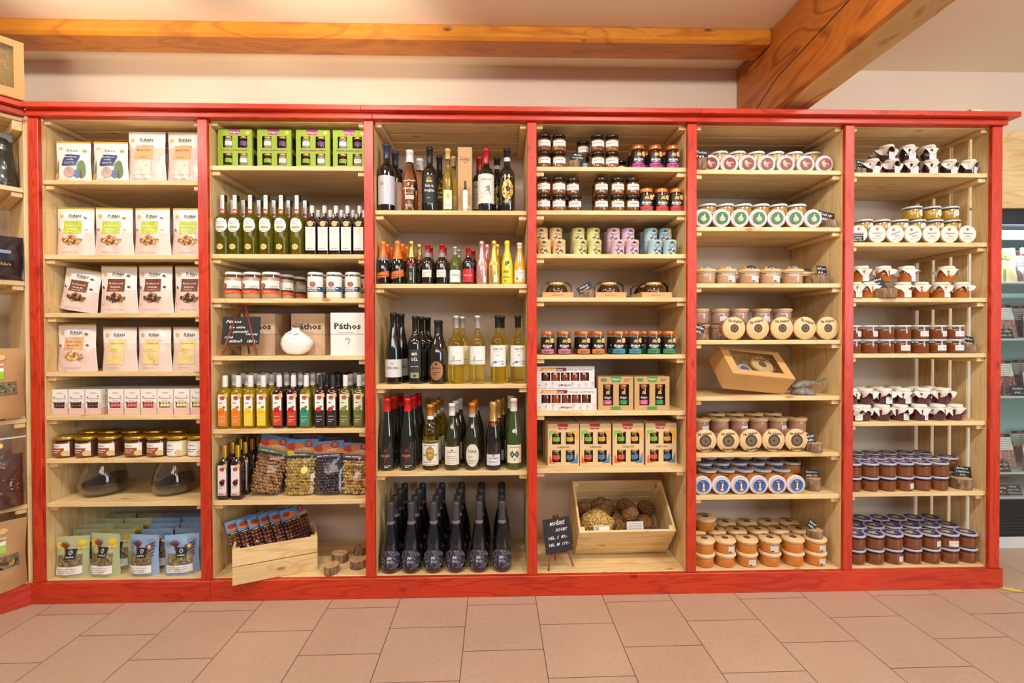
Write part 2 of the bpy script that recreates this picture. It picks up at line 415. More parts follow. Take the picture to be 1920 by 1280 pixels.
# ================================================================== the room
YB = .37; ZC = 2.51
def noise_mat(name, a, b, scale, rough=.8, bump=.05, lo=.35, hi=.65):
    m, nt, p = newmat(name); tc = nt.nodes.new('ShaderNodeTexCoord'); n = noise(nt, tc.outputs['Object'], scale, 4)
    nt.links.new(ramp(nt, n, [(lo, a), (hi, b)]), p.inputs['Base Color']); p.inputs['Roughness'].default_value = rough
    bu = nt.nodes.new('ShaderNodeBump'); bu.inputs['Strength'].default_value = bump; bu.inputs['Distance'].default_value = .004
    nt.links.new(noise(nt, tc.outputs['Object'], scale * 14, 3), bu.inputs['Height']); nt.links.new(bu.outputs[0], p.inputs['Normal']); return m
PLAST = noise_mat('plaster', (216, 196, 176), (222, 203, 184), 1.3, .9, .25)
CEIL = noise_mat('ceiling_paint', (242, 230, 208), (246, 235, 214), .8, .9, .15)
def tile_mat():
    m, nt, p = newmat('floor_tiles'); N = nt.nodes; L = nt.links; tc = N.new('ShaderNodeTexCoord')
    mp = N.new('ShaderNodeMapping'); mp.vector_type = 'POINT'; mp.inputs['Location'].default_value = (.2912, 0, 0)
    L.new(tc.outputs['Object'], mp.inputs['Vector'])
    sep = N.new('ShaderNodeSeparateXYZ'); L.new(mp.outputs[0], sep.inputs[0]); cb = N.new('ShaderNodeCombineXYZ')
    L.new(sep.outputs['Y'], cb.inputs['X']); L.new(sep.outputs['X'], cb.inputs['Y'])
    b = N.new('ShaderNodeTexBrick'); b.offset = .5; b.offset_frequency = 2; b.squash = 1; L.new(cb.outputs[0], b.inputs['Vector'])
    b.inputs['Scale'].default_value = 1; b.inputs['Brick Width'].default_value = .2912; b.inputs['Row Height'].default_value = .2912
    b.inputs['Mortar Size'].default_value = .0016; b.inputs['Mortar Smooth'].default_value = .1; b.inputs['Bias'].default_value = 0
    b.inputs['Color1'].default_value = (*lin((190, 161, 140)), 1); b.inputs['Color2'].default_value = (*lin((195, 167, 146)), 1); b.inputs['Mortar'].default_value = (*lin((104, 78, 62)), 1)
    n = noise(nt, tc.outputs['Object'], 3.0, 4); n2 = noise(nt, tc.outputs['Object'], 60, 2)
    c = mixc(nt, .35, b.outputs['Color'], ramp(nt, n, [(.3, (225, 215, 205)), (.7, (255, 250, 245))]), 'MULTIPLY')
    c = mixc(nt, .2, c, ramp(nt, n2, [(.3, (215, 205, 200)), (.6, (255, 255, 255))]), 'MULTIPLY')
    L.new(c, p.inputs['Base Color']); p.inputs['Roughness'].default_value = .42
    bu = N.new('ShaderNodeBump'); bu.inputs['Strength'].default_value = .3; bu.inputs['Distance'].default_value = .002; bu.invert = True
    L.new(b.outputs['Fac'], bu.inputs['Height']); L.new(bu.outputs[0], p.inputs['Normal'])
    return m, mp
TILE, _mp = tile_mat()
fl = M().box(-3, 7.5, -5, 3, -.05, 0, TILE); fl = struct(fl, 'floor', 'beige brown square floor tiles laid in half offset rows')
fl.location = (1.8045, -.3768, 0); fl.rotation_euler = (0, 0, .0108)
fl.data.transform(Matrix.Translation((-1.8, .37, 0)))
ce = M().box(-3, 7.5, -5, 2, ZC, ZC + .06, CEIL); struct(ce, 'ceiling', 'smooth cream painted ceiling')
wb = M().box(-3, 4.36, YB, YB + .12, 0, ZC, PLAST)
struct(wb, 'wall_back', 'cream plaster wall behind the shelving')
struct(M().box(4.36, 7.5, YB, YB + .12, 2.2, ZC, PLAST), 'wall_back_above_cooler', 'cream plaster wall above the wooden fascia')
struct(M().box(4.3, 7.5, 1.3, 1.36, 0, 2.2, PLAST), 'wall_behind_cooler', 'plaster wall behind the refrigerated display')
# low painted strip of wall seen through the open backs
# beams
m = M(); m.box(-2.2, 3.17, .04, .185, 2.44, ZC, BEAMW, .012, 0)
struct(m, 'trim_1', 'honey coloured spruce beam running along the ceiling above the shelving')
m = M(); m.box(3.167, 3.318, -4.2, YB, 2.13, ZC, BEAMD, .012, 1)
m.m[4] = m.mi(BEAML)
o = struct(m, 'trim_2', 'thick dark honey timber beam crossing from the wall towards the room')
# drying crack along the big beam's left side
m = M(); ck = C(52, 26, 12, .9); zz = [(-3.6, 2.42), (-2.4, 2.38), (-1.2, 2.36), (-.7, 2.33), (-.4, 2.30), (0, 2.27), (.2, 2.2), (.36, 2.17)]
for (a, b), (a2, b2) in zip(zz, zz[1:]):
    m.add([(3.1665, a, b - .003), (3.1665, a2, b2 - .003), (3.1665, a2, b2 + .003), (3.1665, a, b + .003)], [(0, 1, 2, 3)], ck)
m.obj('crack', o, 'long dark drying crack')
# pine fascia above the cooler
m = M()
for z0, z1 in ((1.79, 1.985), (1.9855, 2.185)): m.box(4.30, 7.0, .335, .355, z0, z1, PINE, .001, 0)
tag(m.obj('fascia_panel'), 'natural pine board fascia mounted above the refrigerated display', 'wooden panel')

# ================================================================== shelving
XL = [0.002 + .6995 * i for i in range(6)]           # clear opening starts (right face of each post)
XR = [x + .6995 - .040 for x in XL[:5]] + [4.125]     # clear opening ends
SH = {1: [1.797, 1.480, 1.232, .980, .793, .609, .421, .09], 2: [1.862, 1.484, 1.294, 1.046, .730, .421, .09], 3: [1.675, 1.357, .920, .539, .09],
      4: [1.868, 1.678, 1.488, 1.298, 1.047, .798, .546, .09], 5: [1.860, 1.609, 1.360, 1.110, .860, .609, .421, .09], 6: [1.852, 1.543, 1.296, 1.048, .743, .427, .095]}
TH = .019
ORDW = ['first', 'second', 'third', 'fourth', 'fifth', 'sixth']
def bay(b, x0, x1, gaps=False):
    r = empty('shelf_unit', ((x0 + x1) / 2, 0, 0)); cx = (x0 + x1) / 2
    tag(r, 'natural pine shelf unit, %s bay from left between red posts' % ORDW[b - 1], 'shelf unit', 'pine shelf units between red posts')
    for s in (-1, 1):
        m = M(); yy = [.002, .094, .186, .278, .368]; gap = .0165 if gaps and s == 1 else .0015
        xa, xb = (x0 - cx - .0155, x0 - cx - .0005) if s < 0 else (x1 - cx + .0005, x1 - cx + .0155)
        if gaps and s == 1: xb = xa + .009
        for a, c in zip(yy, yy[1:]): m.box(xa, xb, a, c - gap, .07, 2.045, PINE, .001, 2)
        m.obj('side_panel', r)
    hw = (x1 - x0) / 2 - .0003
    for z in SH[b][:-1]:
        m = M()
        for a, c in ((.001, .118), (.121, .24), (.243, .362)): m.box(-hw, hw, a, c, z - TH, z, PINE, .0015, 0)
        m.obj('shelf_board', r)
        for s in (-1, 1):
            m = M(); a, c = sorted((s * hw, s * (hw - .035))); m.box(a, c, .012, .36, z - TH - .019, z - TH - .0005, PINE, .002, 1); m.obj('cleat', r)
    m = M()
    for a, c in ((.001, .09), (.093, .183), (.186, .276), (.279, .362)): m.box(-hw, hw, a, c, SH[b][-1] - .018, SH[b][-1], PINE, .0015, 0)
    m.obj('bottom_board', r)
    m = M()
    for a, c in ((.004, .105), (.118, .20), (.213, .29), (.303, .362)): m.box(-hw, hw, a, c, 2.05, 2.065, PINE, .001, 0)
    m.obj('top_slats', r)
    for s in (-1, 1):
        m = M(); a, c = sorted((s * hw, s * (hw - .03))); m.box(a, c, .006, .362, 2.034, 2.0495, PINE, .002, 1); m.obj('top_rail', r)
    return r
for b in range(1, 7): bay(b, XL[b - 1], XR[b - 1], b == 6)

# red surround
r = empty('shelf_surround', (2.08, -.01, 0)); tag(r, 'red stained timber surround framing the six pine bays', 'shelf frame')
def rbox(name, x0, x1, y0, y1, z0, z1, grain, lab=None, c=.002):
    o = M().box(x0 - 2.08, x1 - 2.08, y0 + .01, y1 + .01, z0, z1, REDW, c, grain).obj(name, r, lab); return o
posts = [(x - .0405, x + .0005) for x in XL] + [(4.122, 4.163)]
for a, c in posts:
    rbox('post', a, c, -.019, .0002, .089, 2.052, 2) if a < 4.1 else rbox('post', a - .0, c + .006, -.019, .0002, .089, 2.052, 2)
jo = [-.045, .70, 2.1, 2.8, 4.18]
rbox('kick_board', -.0449, .70, -.025, .0, 0, .0885, 0); rbox('kick_board', .7015, 4.18, -.025, .0, 0, .0885, 0)
rbox('top_rail', -.04, 1.40, -.034, .0, 2.0525, 2.0765, 0); rbox('top_rail', 1.401, 4.178, -.034, .0, 2.0525, 2.0765, 0)
rbox('cap_board', -.03, 1.36, -.062, .12, 2.077, 2.098, 0, None, .0015); rbox('cap_board', 1.361, 2.8, -.062, .12, 2.077, 2.098, 0, None, .0015); rbox('cap_board', 2.801, 4.205, -.062, .12, 2.077, 2.098, 0, None, .0015)

# angled unit on the left, turned about the corner post
AD = Vector((-.62, -.785, 0)).normalized(); AN = Vector((-.785, .62, 0)).normalized()      # along its front; into its depth
ang = atan2(-AD.y, -AD.x)          # local +x points back to the corner, local +y into the unit
A0 = Vector((-.043, -.0290, 0))
T = Matrix.Translation(A0) @ Matrix.Rotation(ang, 4, 'Z')
SHL = [1.755, 1.365, .787, .424, .09]
ra = empty('angled_shelf_unit', A0, ang); tag(ra, 'angled pine shelf unit with red frame at the left corner', 'shelf unit')
W0 = -.95
m = M(); m.box(W0, .006, 0, .02, 0, .0885, REDW, .002, 0); m.obj('kick_board', ra)
m = M(); m.box(W0, .004, -.034 + .03, .03, 2.0525, 2.0765, REDW, .002, 0); m.obj('top_rail', ra)
m = M(); m.box(W0, .001, -.034, .16, 2.077, 2.098, REDW, .0015, 0); m.obj('cap_board', ra)
m = M(); m.box(W0, W0 + .04, .0, .02, .0885, 2.052, REDW, .0015, 2); m.obj('post', ra)
for s, (xa, xb) in ((0, (.000, .014)), (1, (W0 + .04, W0 + .055))):
    m = M()
    for a, c in ((.022, .112), (.114, .204), (.206, .296), (.298, .385)): m.box(xa, xb, a, c, .07, 2.045, PINE, .001, 2)
    m.obj('side_panel', ra)
for z in SHL:
    m = M()
    for a, c in ((.022, .14), (.143, .26), (.263, .385)): m.box(W0 + .056, -.0005, a, c, z - TH, z, PINE, .0015, 0)
    m.obj('shelf_board' if z > .1 else 'bottom_board', ra)
    if z > .1:
        for xa in (-.0355, W0 + .057):
            m = M(); m.box(xa, xa + .034, .03, .38, z - TH - .02, z - TH - .0005, PINE, .002, 1); m.obj('cleat', ra)
m = M()
for a, c in ((.022, .14), (.15, .26), (.27, .385)): m.box(W0 + .056, -.0005, a, c, 2.035, 2.05, PINE, .0015, 0)
m.obj('top_slats', ra)
m = M(); m.box(-.0305, -.0005, .03, .38, 1.995, 2.0345, PINE, .002, 1); m.obj('top_rail', ra).data.name = 'top_rail_wood'
# wall behind the angled unit
m = M(); m.box(W0 - 1, .2, .62, .66, 0, ZC, PLAST, 0); o = struct(m, 'wall_left', 'cream plaster wall behind the angled unit'); o.location = A0; o.rotation_euler = (0, 0, ang)
# ================================================================== things for sale: builders
WHT = C(240, 238, 232, .5); CREAM = C(240, 228, 204, .55); BLK = C(24, 23, 24, .4); KRAFT = C(190, 148, 102, .75); GOLD = C(214, 168, 60, .3, 0, .6); INK = C(50, 46, 46, .6)
GREY = C(130, 128, 126, .6); STICK = C(226, 186, 108, .45); CARD = C(34, 36, 40, .7); CHALK = C(235, 235, 235, .8); REDC = C(196, 30, 34, .35, .3)
GL = thin_clear(); GLS = thin_clear((.93, .96, .93)); FILM = thin_clear((.97, .97, .97), 1.2, .12); SILV = C(196, 196, 198, .3, 0, .7)
def clr(mat): return mat
def lab_on(ops, R, r, name='label', c=(0, 0), lab=None):
    return decal(ops, cyl(R, c)).obj(name, r, lab)
def labels(ops, fn, r, name='label', y=0):
    i = next((i for i, o in enumerate(ops) if o[-1] is STICK), None)
    if i is None: decal(ops, fn, y=y).obj(name, r); return
    if i: decal(ops[:i], fn, y=y).obj(name, r)
    decal(ops[i:], fn, y=y, k0=min(i, 8)).obj('gold_sticker', r)
def toplid(H, c=(0, 0)):
    f = lambda x, z, k: (c[0] + x, c[1] + z, H + .0003 + k * .0003)
    return f
# ---- jars
def jar(name, R, H, content, lid, ops=None, lidops=None, lh=.012, lr=None, neck=.86, gap=.012, n=18, sx=1, sy=1, lidshape='metal', sq=0, rim=None):
    def b():
        r = empty(name); lr_ = lr or R * .93; top = H - lh
        m = M(); g = gap
        m.lathe([(0, .002), (R * .8, .0005), (R * .96, .003), (R, .009), (R, top * .62), (R, top - g - .006), (R * .97, top - g)], content, n, sx, sy, sq=sq)
        m.lathe([(R * .97, top - g), (R * neck + .001, top - .003), (R * neck, top + .003)], GLS, n, sx, sy, sq=sq)
        m.lathe([(R * .965, top - g - .0005), (0, top - g - .0005)], content, n, sx, sy, smooth=False, sq=sq)
        m.obj('jar_glass', r)
        m = M()
        if lidshape == 'metal': m.lathe([(lr_ * .9, top - .0005), (lr_, top), (lr_ * 1.01, top + .002), (lr_, H - .002), (lr_ * .97, H), (lr_ * .9, H - .0008), (0, H - .0008)], lid, n, sx, sy)
        elif lidshape == 'wood': m.lathe([(0, top), (lr_ * .92, top), (lr_, top + lh * .3), (lr_, H - lh * .35), (lr_ * .93, H), (0, H)], lid, n, sx, sy)
        else: m.lathe([(0, top), (lr_ * .98, top), (lr_, top + .001), (lr_, H - .002), (lr_ * .96, H), (0, H)], lid, n, sx, sy)
        m.obj('lid', r)
        if rim: m = M().lathe([(R * .99, top - .004), (R * 1.02, top - .002), (R * .99, top)], rim, n, sx, sy); m.obj('rubber_ring', r)
        if ops: labels(ops, cyl(R), r)
        if lidops: decal(lidops, toplid(H - (.0008 if lidshape == 'metal' else 0))).obj('lid_print', r)
        return r
    return b
# ---- bottles: profile is (radius, height) as fractions of R and H
PROF = {
    'bordeaux': [(0, .008), (.8, 0), (.97, .012), (1, .03), (1, .56), (.97, .61), (.8, .665), (.5, .71), (.4, .74), (.37, .80), (.37, .955), (.42, .957), (.42, .985), (.36, 1), (0, 1)],
    'burgundy': [(0, .008), (.8, 0), (.97, .012), (1, .03), (1, .42), (.97, .48), (.86, .56), (.66, .65), (.48, .72), (.39, .78), (.36, .86), (.35, .955), (.4, .957), (.4, .985), (.35, 1), (0, 1)],
    'hock': [(0, .008), (.82, 0), (.98, .012), (1, .03), (1, .38), (.96, .45), (.84, .55), (.66, .66), (.5, .76), (.42, .84), (.4, .955), (.44, .957), (.44, .985), (.38, 1), (0, 1)],
    'champagne': [(0, .008), (.8, 0), (.97, .012), (1, .035), (1, .40), (.96, .47), (.83, .56), (.63, .66), (.46, .75), (.39, .82), (.38, .9), (.43, .92), (.45, .945), (.42, .99), (.3, 1), (0, 1)],
    'pear': [(0, .01), (.8, 0), (.93, .012), (1, .06), (.98, .2), (.9, .32), (.76, .44), (.58, .56), (.43, .66), (.36, .73), (.34, .8), (.37, .93), (.38, .95), (.36, .99), (.26, 1), (0, 1)],
    'slim': [(0, .008), (.85, 0), (.98, .01), (1, .02), (1, .50), (.93, .55), (.7, .61), (.48, .66), (.42, .72), (.42, .955), (.5, .957), (.5, .99), (.4, 1), (0, 1)],
    'oil': [(0, .008), (.85, 0), (.98, .012), (1, .03), (1, .64), (.95, .69), (.7, .735), (.42, .765), (.36, .80), (.36, .99), (0, 1)],
    'decanter': [(0, .01), (.85, 0), (.97, .012), (1, .03), (1, .58), (.95, .62), (.7, .66), (.45, .685), (.4, .72), (.4, .99), (0, 1)],
    'port': [(0, .008), (.8, 0), (.97, .012), (1, .035), (1, .5), (.96, .56), (.74, .63), (.48, .67), (.4, .7), (.43, .78), (.37, .84), (.37, .955), (.42, .957), (.42, .985), (.36, 1), (0, 1)],
}
def pr(shape, R, H): return [(a * R, z * H) for a, z in PROF[shape]]
def rad_at(shape, R, H, z):
    P = pr(shape, R, H)
    for (a, z0), (b_, z1) in zip(P[2:], P[3:]):
        if z0 <= z <= z1: return a + (b_ - a) * (z - z0) / max(1e-6, z1 - z0)
    return R
def bottle(name, shape, R, H, glass, cap, capz, ops=None, extra=None, sq=0, capm=None, n=20, band=None, capr=1.07, captop=1.0):
    """cap covers from capz*H up; extra: list of (part name, ops, z for radius)"""
    def b():
        r = empty(name); m = M(); m.lathe(pr(shape, R, H), glass, n, sq=sq); m.obj('bottle_glass', r)
        P = [(rad_at(shape, R, H, capz * H) * capr, capz * H)] + [(a * capr, z) for a, z in pr(shape, R, H) if z > capz * H and a > 0 and z < .995 * H]
        P += [(P[-1][0] * .9, H * captop + .0012), (0, H * captop + .0015)]
        M().lathe(P, cap, n).obj('capsule', r)
        if band:
            z0, z1, c = band; M().lathe([(rad_at(shape, R, H, z * H) * (capr + .02), z * H) for z in (z0, (z0 + z1) / 2, z1)], c, n).obj('neck_band', r)
        if ops: labels(ops, cyl(R), r)
        for nm, o2, z in (extra or []):
            rr = rad_at(shape, R, H, z * H) * 1.01
            decal(o2, cyl(rr)).obj(nm, r)
        return r
    return b
# ---- pouches
def pouch_fn(w, h, d, seed, taper=.06, full=2.2):
    rnd = random.Random(seed); ph = [rnd.uniform(0, 6) for _ in range(6)]
    def W(z): return w * (1 - taper * (z / h)) * (1 - .05 * sin(pi * min(1, z / h)) ** 2)
    def F(x, z):
        v = min(1, max(0, z / h)); t = d * (1 - v ** full) * (.72 + .28 * sin(pi * min(1, .25 + v)) if v < .75 else .9)
        u = min(1, abs(2 * x / W(z))); q = (1 - u ** 2.6)
        wr = .0026 * sin(52 * x + 45 * z + ph[0]) * sin(34 * z - 30 * x + ph[1]) + .0013 * sin(120 * x + ph[2] + 80 * z) * sin(20 * z + ph[3])
        return -(t / 2) * q + wr * (q * .8 + .2) * min(1, (1 - v) * 6)
    return W, F
def pouch(name, w, h, d, body, ops, seed=1, topc=None, back=None, taper=.06, rounded=0, full=2.2, film=None):
    def b():
        r = empty(name); W, F = pouch_fn(w, h, d, seed, taper, full); nu, nv = 18, 20; m = M()
        m.grid(lambda u, v: ((u - .5) * W(v * h), F((u - .5) * W(v * h), v * h), v * h), nu, nv, body)
        m.grid(lambda u, v: ((.5 - u) * W(v * h), -F((.5 - u) * W(v * h), v * h) * .8, v * h), nu, nv, back or body)
        m.grid(lambda u, v: ((u - .5) * W(0), F((u - .5) * W(0), 0) * (1 - v) + v * -F((u - .5) * W(0), 0) * .8, .0008 + .004 * sin(pi * v)), nu, 2, body)
        m.obj('pouch_body', r)
        if topc:
            m = M(); m.box(-W(h) / 2, W(h) / 2, -.0012, .0012, h - .004, h + .003, topc, 0); m.obj('top_seal', r)
        f = lambda x, z, k: (x * W(min(h, z)) / w, F(x * W(min(h, z)) / w, z) - .0009 - k * .0003, z); f.bulge = True
        decal(ops, f).obj('print', r); return r
    return b
# ---- box with windows in its front (and jars behind them)
def winbox(name, w, h, d, card, wins, ops, inner=None, side=None, sideops=None, rz=0, topm=None, insm=None):
    """wins: (x0,z0,x1,z1) holes in the front, on the label plane with x from the middle and z from the bottom"""
    def b():
        r = empty(name); m = M(); side_ = side or card; t = .0015
        xs = sorted({-w / 2, w / 2} | {q for a in wins for q in (a[0], a[2])}); zs = sorted({0, h} | {q for a in wins for q in (a[1], a[3])})
        for x0, x1 in zip(xs, xs[1:]):
            for z0, z1 in zip(zs, zs[1:]):
                cx, cz = (x0 + x1) / 2, (z0 + z1) / 2
                if any(a[0] < cx < a[2] and a[1] < cz < a[3] for a in wins): continue
                m.add([(x0, 0, z0), (x1, 0, z0), (x1, 0, z1), (x0, 0, z1)], [(0, 1, 2, 3)], card)
        for a in wins:   # card thickness round each hole
            m.add([(a[0], 0, a[1]), (a[2], 0, a[1]), (a[2], 0, a[3]), (a[0], 0, a[3]), (a[0], .003, a[1]), (a[2], .003, a[1]), (a[2], .003, a[3]), (a[0], .003, a[3])], [(0, 4, 5, 1), (1, 5, 6, 2), (2, 6, 7, 3), (3, 7, 4, 0)], insm or card)
        X0, X1 = -w / 2, w / 2
        m.add([(X0, 0, 0), (X0, d, 0), (X0, d, h), (X0, 0, h)], [(0, 3, 2, 1)], side_); m.add([(X1, 0, 0), (X1, d, 0), (X1, d, h), (X1, 0, h)], [(0, 1, 2, 3)], side_)
        m.add([(X0, 0, h), (X1, 0, h), (X1, d, h), (X0, d, h)], [(0, 1, 2, 3)], topm or side_); m.add([(X0, 0, 0), (X1, 0, 0), (X1, d, 0), (X0, d, 0)], [(0, 3, 2, 1)], side_)
        m.add([(X0, d, 0), (X1, d, 0), (X1, d, h), (X0, d, h)], [(3, 2, 1, 0)], side_)
        m.obj('carton', r)
        if ops: decal(ops, flat).obj('print', r)
        if sideops: decal(sideops, lambda x, z, k: (w / 2 + .0003 + k * .0003, x, z)).obj('side_print', r)
        if inner: inner(r)
        return r
    return b
def minijar(r, x, y, z, R, H, content, lid, labc, lops=None):
    m = M(); m.lathe([(0, 0), (R * .9, 0), (R, .004), (R, H * .72), (R * .86, H * .8)], content, 14, c=(x, y, z))
    m.lathe([(R * .9, H * .8), (R * .96, H * .81), (R * .96, H * .98), (R * .9, H), (0, H)], lid, 14, c=(x, y, z))
    if labc: decal([('r', -R * .8, z + H * .22, R * .8, z + H * .55, labc)] + ([('w', -R * .5, R * .5, z + H * .42, 2, H * .1, .0012, INK)] if lops else []), cyl(R, (x, y)), m)
    m.obj('jar', r)
# ---- cloth covered jar
def cloth_jar(name, R, H, content, seed, label_x=None, lab=WHT):
    def b():
        rnd = random.Random(seed); r = empty(name); m = M(); top = H
        m.lathe([(0, .001), (R * .85, 0), (R, .006), (R, top - .022), (R * .9, top - .014), (R * .9, top - .002), (0, top - .002)], content, 16); m.obj('jar_glass', r)
        ph = rnd.uniform(0, pi / 2); d1, d2 = rnd.uniform(.8, 1.3), rnd.uniform(0, 6)
        def cl(u, v):
            a = 2 * pi * u
            if v <= .35: q = R * .93 * v / .35; return (q * sin(a), -q * cos(a), top + .0015 + .0006 * sin(3 * a + d2))
            if v <= .5: return (R * .955 * sin(a), -R * .955 * cos(a), top - (v - .35) / .15 * .010)
            t = (v - .5) / .5; fl = 1 + .68 * t * (.45 + .4 * cos(4 * (a - ph)) + .12 * sin(7 * a + d2)) * d1
            return (R * .955 * fl * sin(a), -R * .955 * fl * cos(a), top - .010 - t * (.024 - .012 * cos(4 * (a - ph)) * d1 + .005 * sin(9 * a + d2)))
        m = M(); m.grid(cl, 40, 12, C(226, 218, 208, .85), True, True); m.obj('cloth_cover', r)
        m = M(); m.tube([(R * .97 * sin(2 * pi * i / 20), -R * .97 * cos(2 * pi * i / 20), top - .0105) for i in range(20)], .0012, C(190, 160, 110, .8), 5, True)
        a = rnd.uniform(-1.2, 1.2); m.tube([(R * sin(a), -R * cos(a), top - .011), (R * 1.35 * sin(a + .2), -R * 1.3 * cos(a + .2), top - .018), (R * 1.7 * sin(a + .3), -R * 1.4 * cos(a + .3), top - .016)], .0009, C(190, 160, 110, .8), 5)
        m.obj('string', r)
        if label_x is not None:
            decal([('r', label_x - .017, .004, label_x + .017, H * .5, lab), ('w', label_x - .014, label_x + .013, H * .42, 4, H * .085, .0014, GREY)], cyl(R * 1.03)).obj('label', r)
        return r
    return b
# ---- small signs
def bark_mat():
    m, nt, p = newmat('bark'); tc = nt.nodes.new('ShaderNodeTexCoord'); n = noise(nt, mapping(nt, tc.outputs['Object'], (1, 1, .35)), 90, 4)
    nt.links.new(ramp(nt, n, [(.3, (84, 64, 48)), (.7, (168, 136, 102))]), p.inputs['Base Color']); p.inputs['Roughness'].default_value = .9
    bu = nt.nodes.new('ShaderNodeBump'); bu.inputs['Strength'].default_value = .8; bu.inputs['Distance'].default_value = .003; nt.links.new(n, bu.inputs['Height']); nt.links.new(bu.outputs[0], p.inputs['Normal']); return m
BARK = bark_mat()
def cut_mat(a, b_):
    m, nt, p = newmat('cut_wood_rings'); tc = nt.nodes.new('ShaderNodeTexCoord'); wv = nt.nodes.new('ShaderNodeTexWave'); wv.wave_type = 'RINGS'; wv.rings_direction = 'SPHERICAL'
    wv.inputs['Scale'].default_value = 55; wv.inputs['Distortion'].default_value = 3; wv.inputs['Detail'].default_value = 2
    nt.links.new(mapping(nt, tc.outputs['Object'], (1, 1, .2)), wv.inputs['Vector']); nt.links.new(ramp(nt, wv.outputs['Fac'], [(0, a), (1, b_)]), p.inputs['Base Color']); p.inputs['Roughness'].default_value = .65; return m
CUT = cut_mat((196, 150, 98), (214, 172, 118)); LIDW = cut_mat((222, 184, 130), (238, 204, 150))
def slice_prof(R, H, rnd=None):
    return [(0, 0), (R * .97, 0), (R, .004), (R, H - .003), (R * .97, H), (0, H)]
def sign(name, R, H, cardw, cardh, tilt, lines, cx=0, cz=None, sx=1.0, rz=0, lean=.25, cy=0.0, half=False):
    def b():
        r = empty(name); m = M(); n = 18
        m.lathe([(R * .97, .0), (R, .003), (R * 1.0, H * .5), (R, H - .003), (R * .97, H - .0005)], BARK if not half else CUT, n, sx, .62 if half else 1); m.lathe([(R * .975, H - .0005), (0, H)], CUT, n, sx, .62 if half else 1, smooth=False); m.lathe([(0, .0005), (R * .97, .0005)], CUT, n, sx, .62 if half else 1, smooth=False); m.obj('log_stand', r)
        m = M(); T = Matrix.Translation((cx, cy, cz if cz is not None else H - .004)) @ Matrix.Rotation(tilt, 4, 'Y') @ Matrix.Rotation(-lean, 4, 'X')
        m.box(-cardw / 2, cardw / 2, -.0008, .0008, 0, cardh, CARD, 0, None, T); o = m.obj('card', r)
        ops = []
        nl = len(lines)
        for i, s in enumerate(lines):
            hgt = cardh / (nl + .35); ops.append(('t', s, 0, cardh - (i + 1) * hgt * 1.0 + hgt * .12, hgt * .78, CHALK, dict(shear=.35, w=min(cardw * .86, len(s) * hgt * .42), bold=.012)))
        m = decal(ops, lambda x, z, k: tuple(T @ Vector((x, -.0012, z)))); m.obj('chalk_writing', r)
        return r
    return b
def zpix(px): return px
def XP(px, Y, z=None, bay_z=1.1):
    z = bay_z if z is None else z
    y = 632 - (z - 1.127) * F_PX / (2.07 + Y); return atY(px, y, Y).x
CHECK = []
def row(b, si, key, build, pxs, Y, look, cat, group, dz=0, rot=0, jit=.0, order=True, yj=0, rx=None, scale=None, tail='', xs=None, tilts=None):
    zs = SH[b][si - 1] + .0006; out = []
    n = len(pxs)
    for i, px in enumerate(pxs):
        k, bd = (key, build) if not isinstance(key, list) else (key[i % len(key)], build[i % len(build)])
        lb = look if not isinstance(look, list) else look[i]
        if '{n}' in lb: lb = lb.replace('{n}', nth(i, n))
        elif order and n > 1: lb = lb + ', ' + nth(i, n)
        rnd = random.Random(int(px * 13 + Y * 1000 + si * 7))
        y = Y + rnd.uniform(-yj, yj)
        x = XP(px, Y, zs)
        rz = (rot if not isinstance(rot, list) else rot[i]) + rnd.uniform(-jit, jit)
        z = zs + dz
        ro = (rx if rx else 0, 0, rz)
        out.append(fit(place(k, bd, lb, cat, group, (x, y, z), ro, scale), b))
    if str(key)[2:4] not in ('cj', 'ca', 'cd'): relax(out, b)
    return out
def facing(b, si, key, build, pxs, R, Y, look, cat, group, lean=0.0, roll=None, dz=0):
    """jars lying on their side with the lid towards the room; axis starts at the lid"""
    zs = SH[b][si - 1] + .0006 + dz; n = len(pxs); out = []
    for i, px in enumerate(pxs):
        k, bd = (key, build) if not isinstance(key, list) else (key[i % len(key)], build[i % len(build)])
        x = XP(px, Y - .052, zs + R); lb = look.replace('{n}', nth(i, n))
        rl = (roll[i % len(roll)] if roll else 0)
        o = place(k, bd, lb, cat, group, (x, Y, zs + R), (0, 0, 0))
        o.rotation_euler = (Matrix.Rotation(pi / 2, 3, 'X') @ Matrix.Rotation(rl, 3, 'Z')).to_euler()
        fit(o, b); out.append(o)
    relax(out, b)
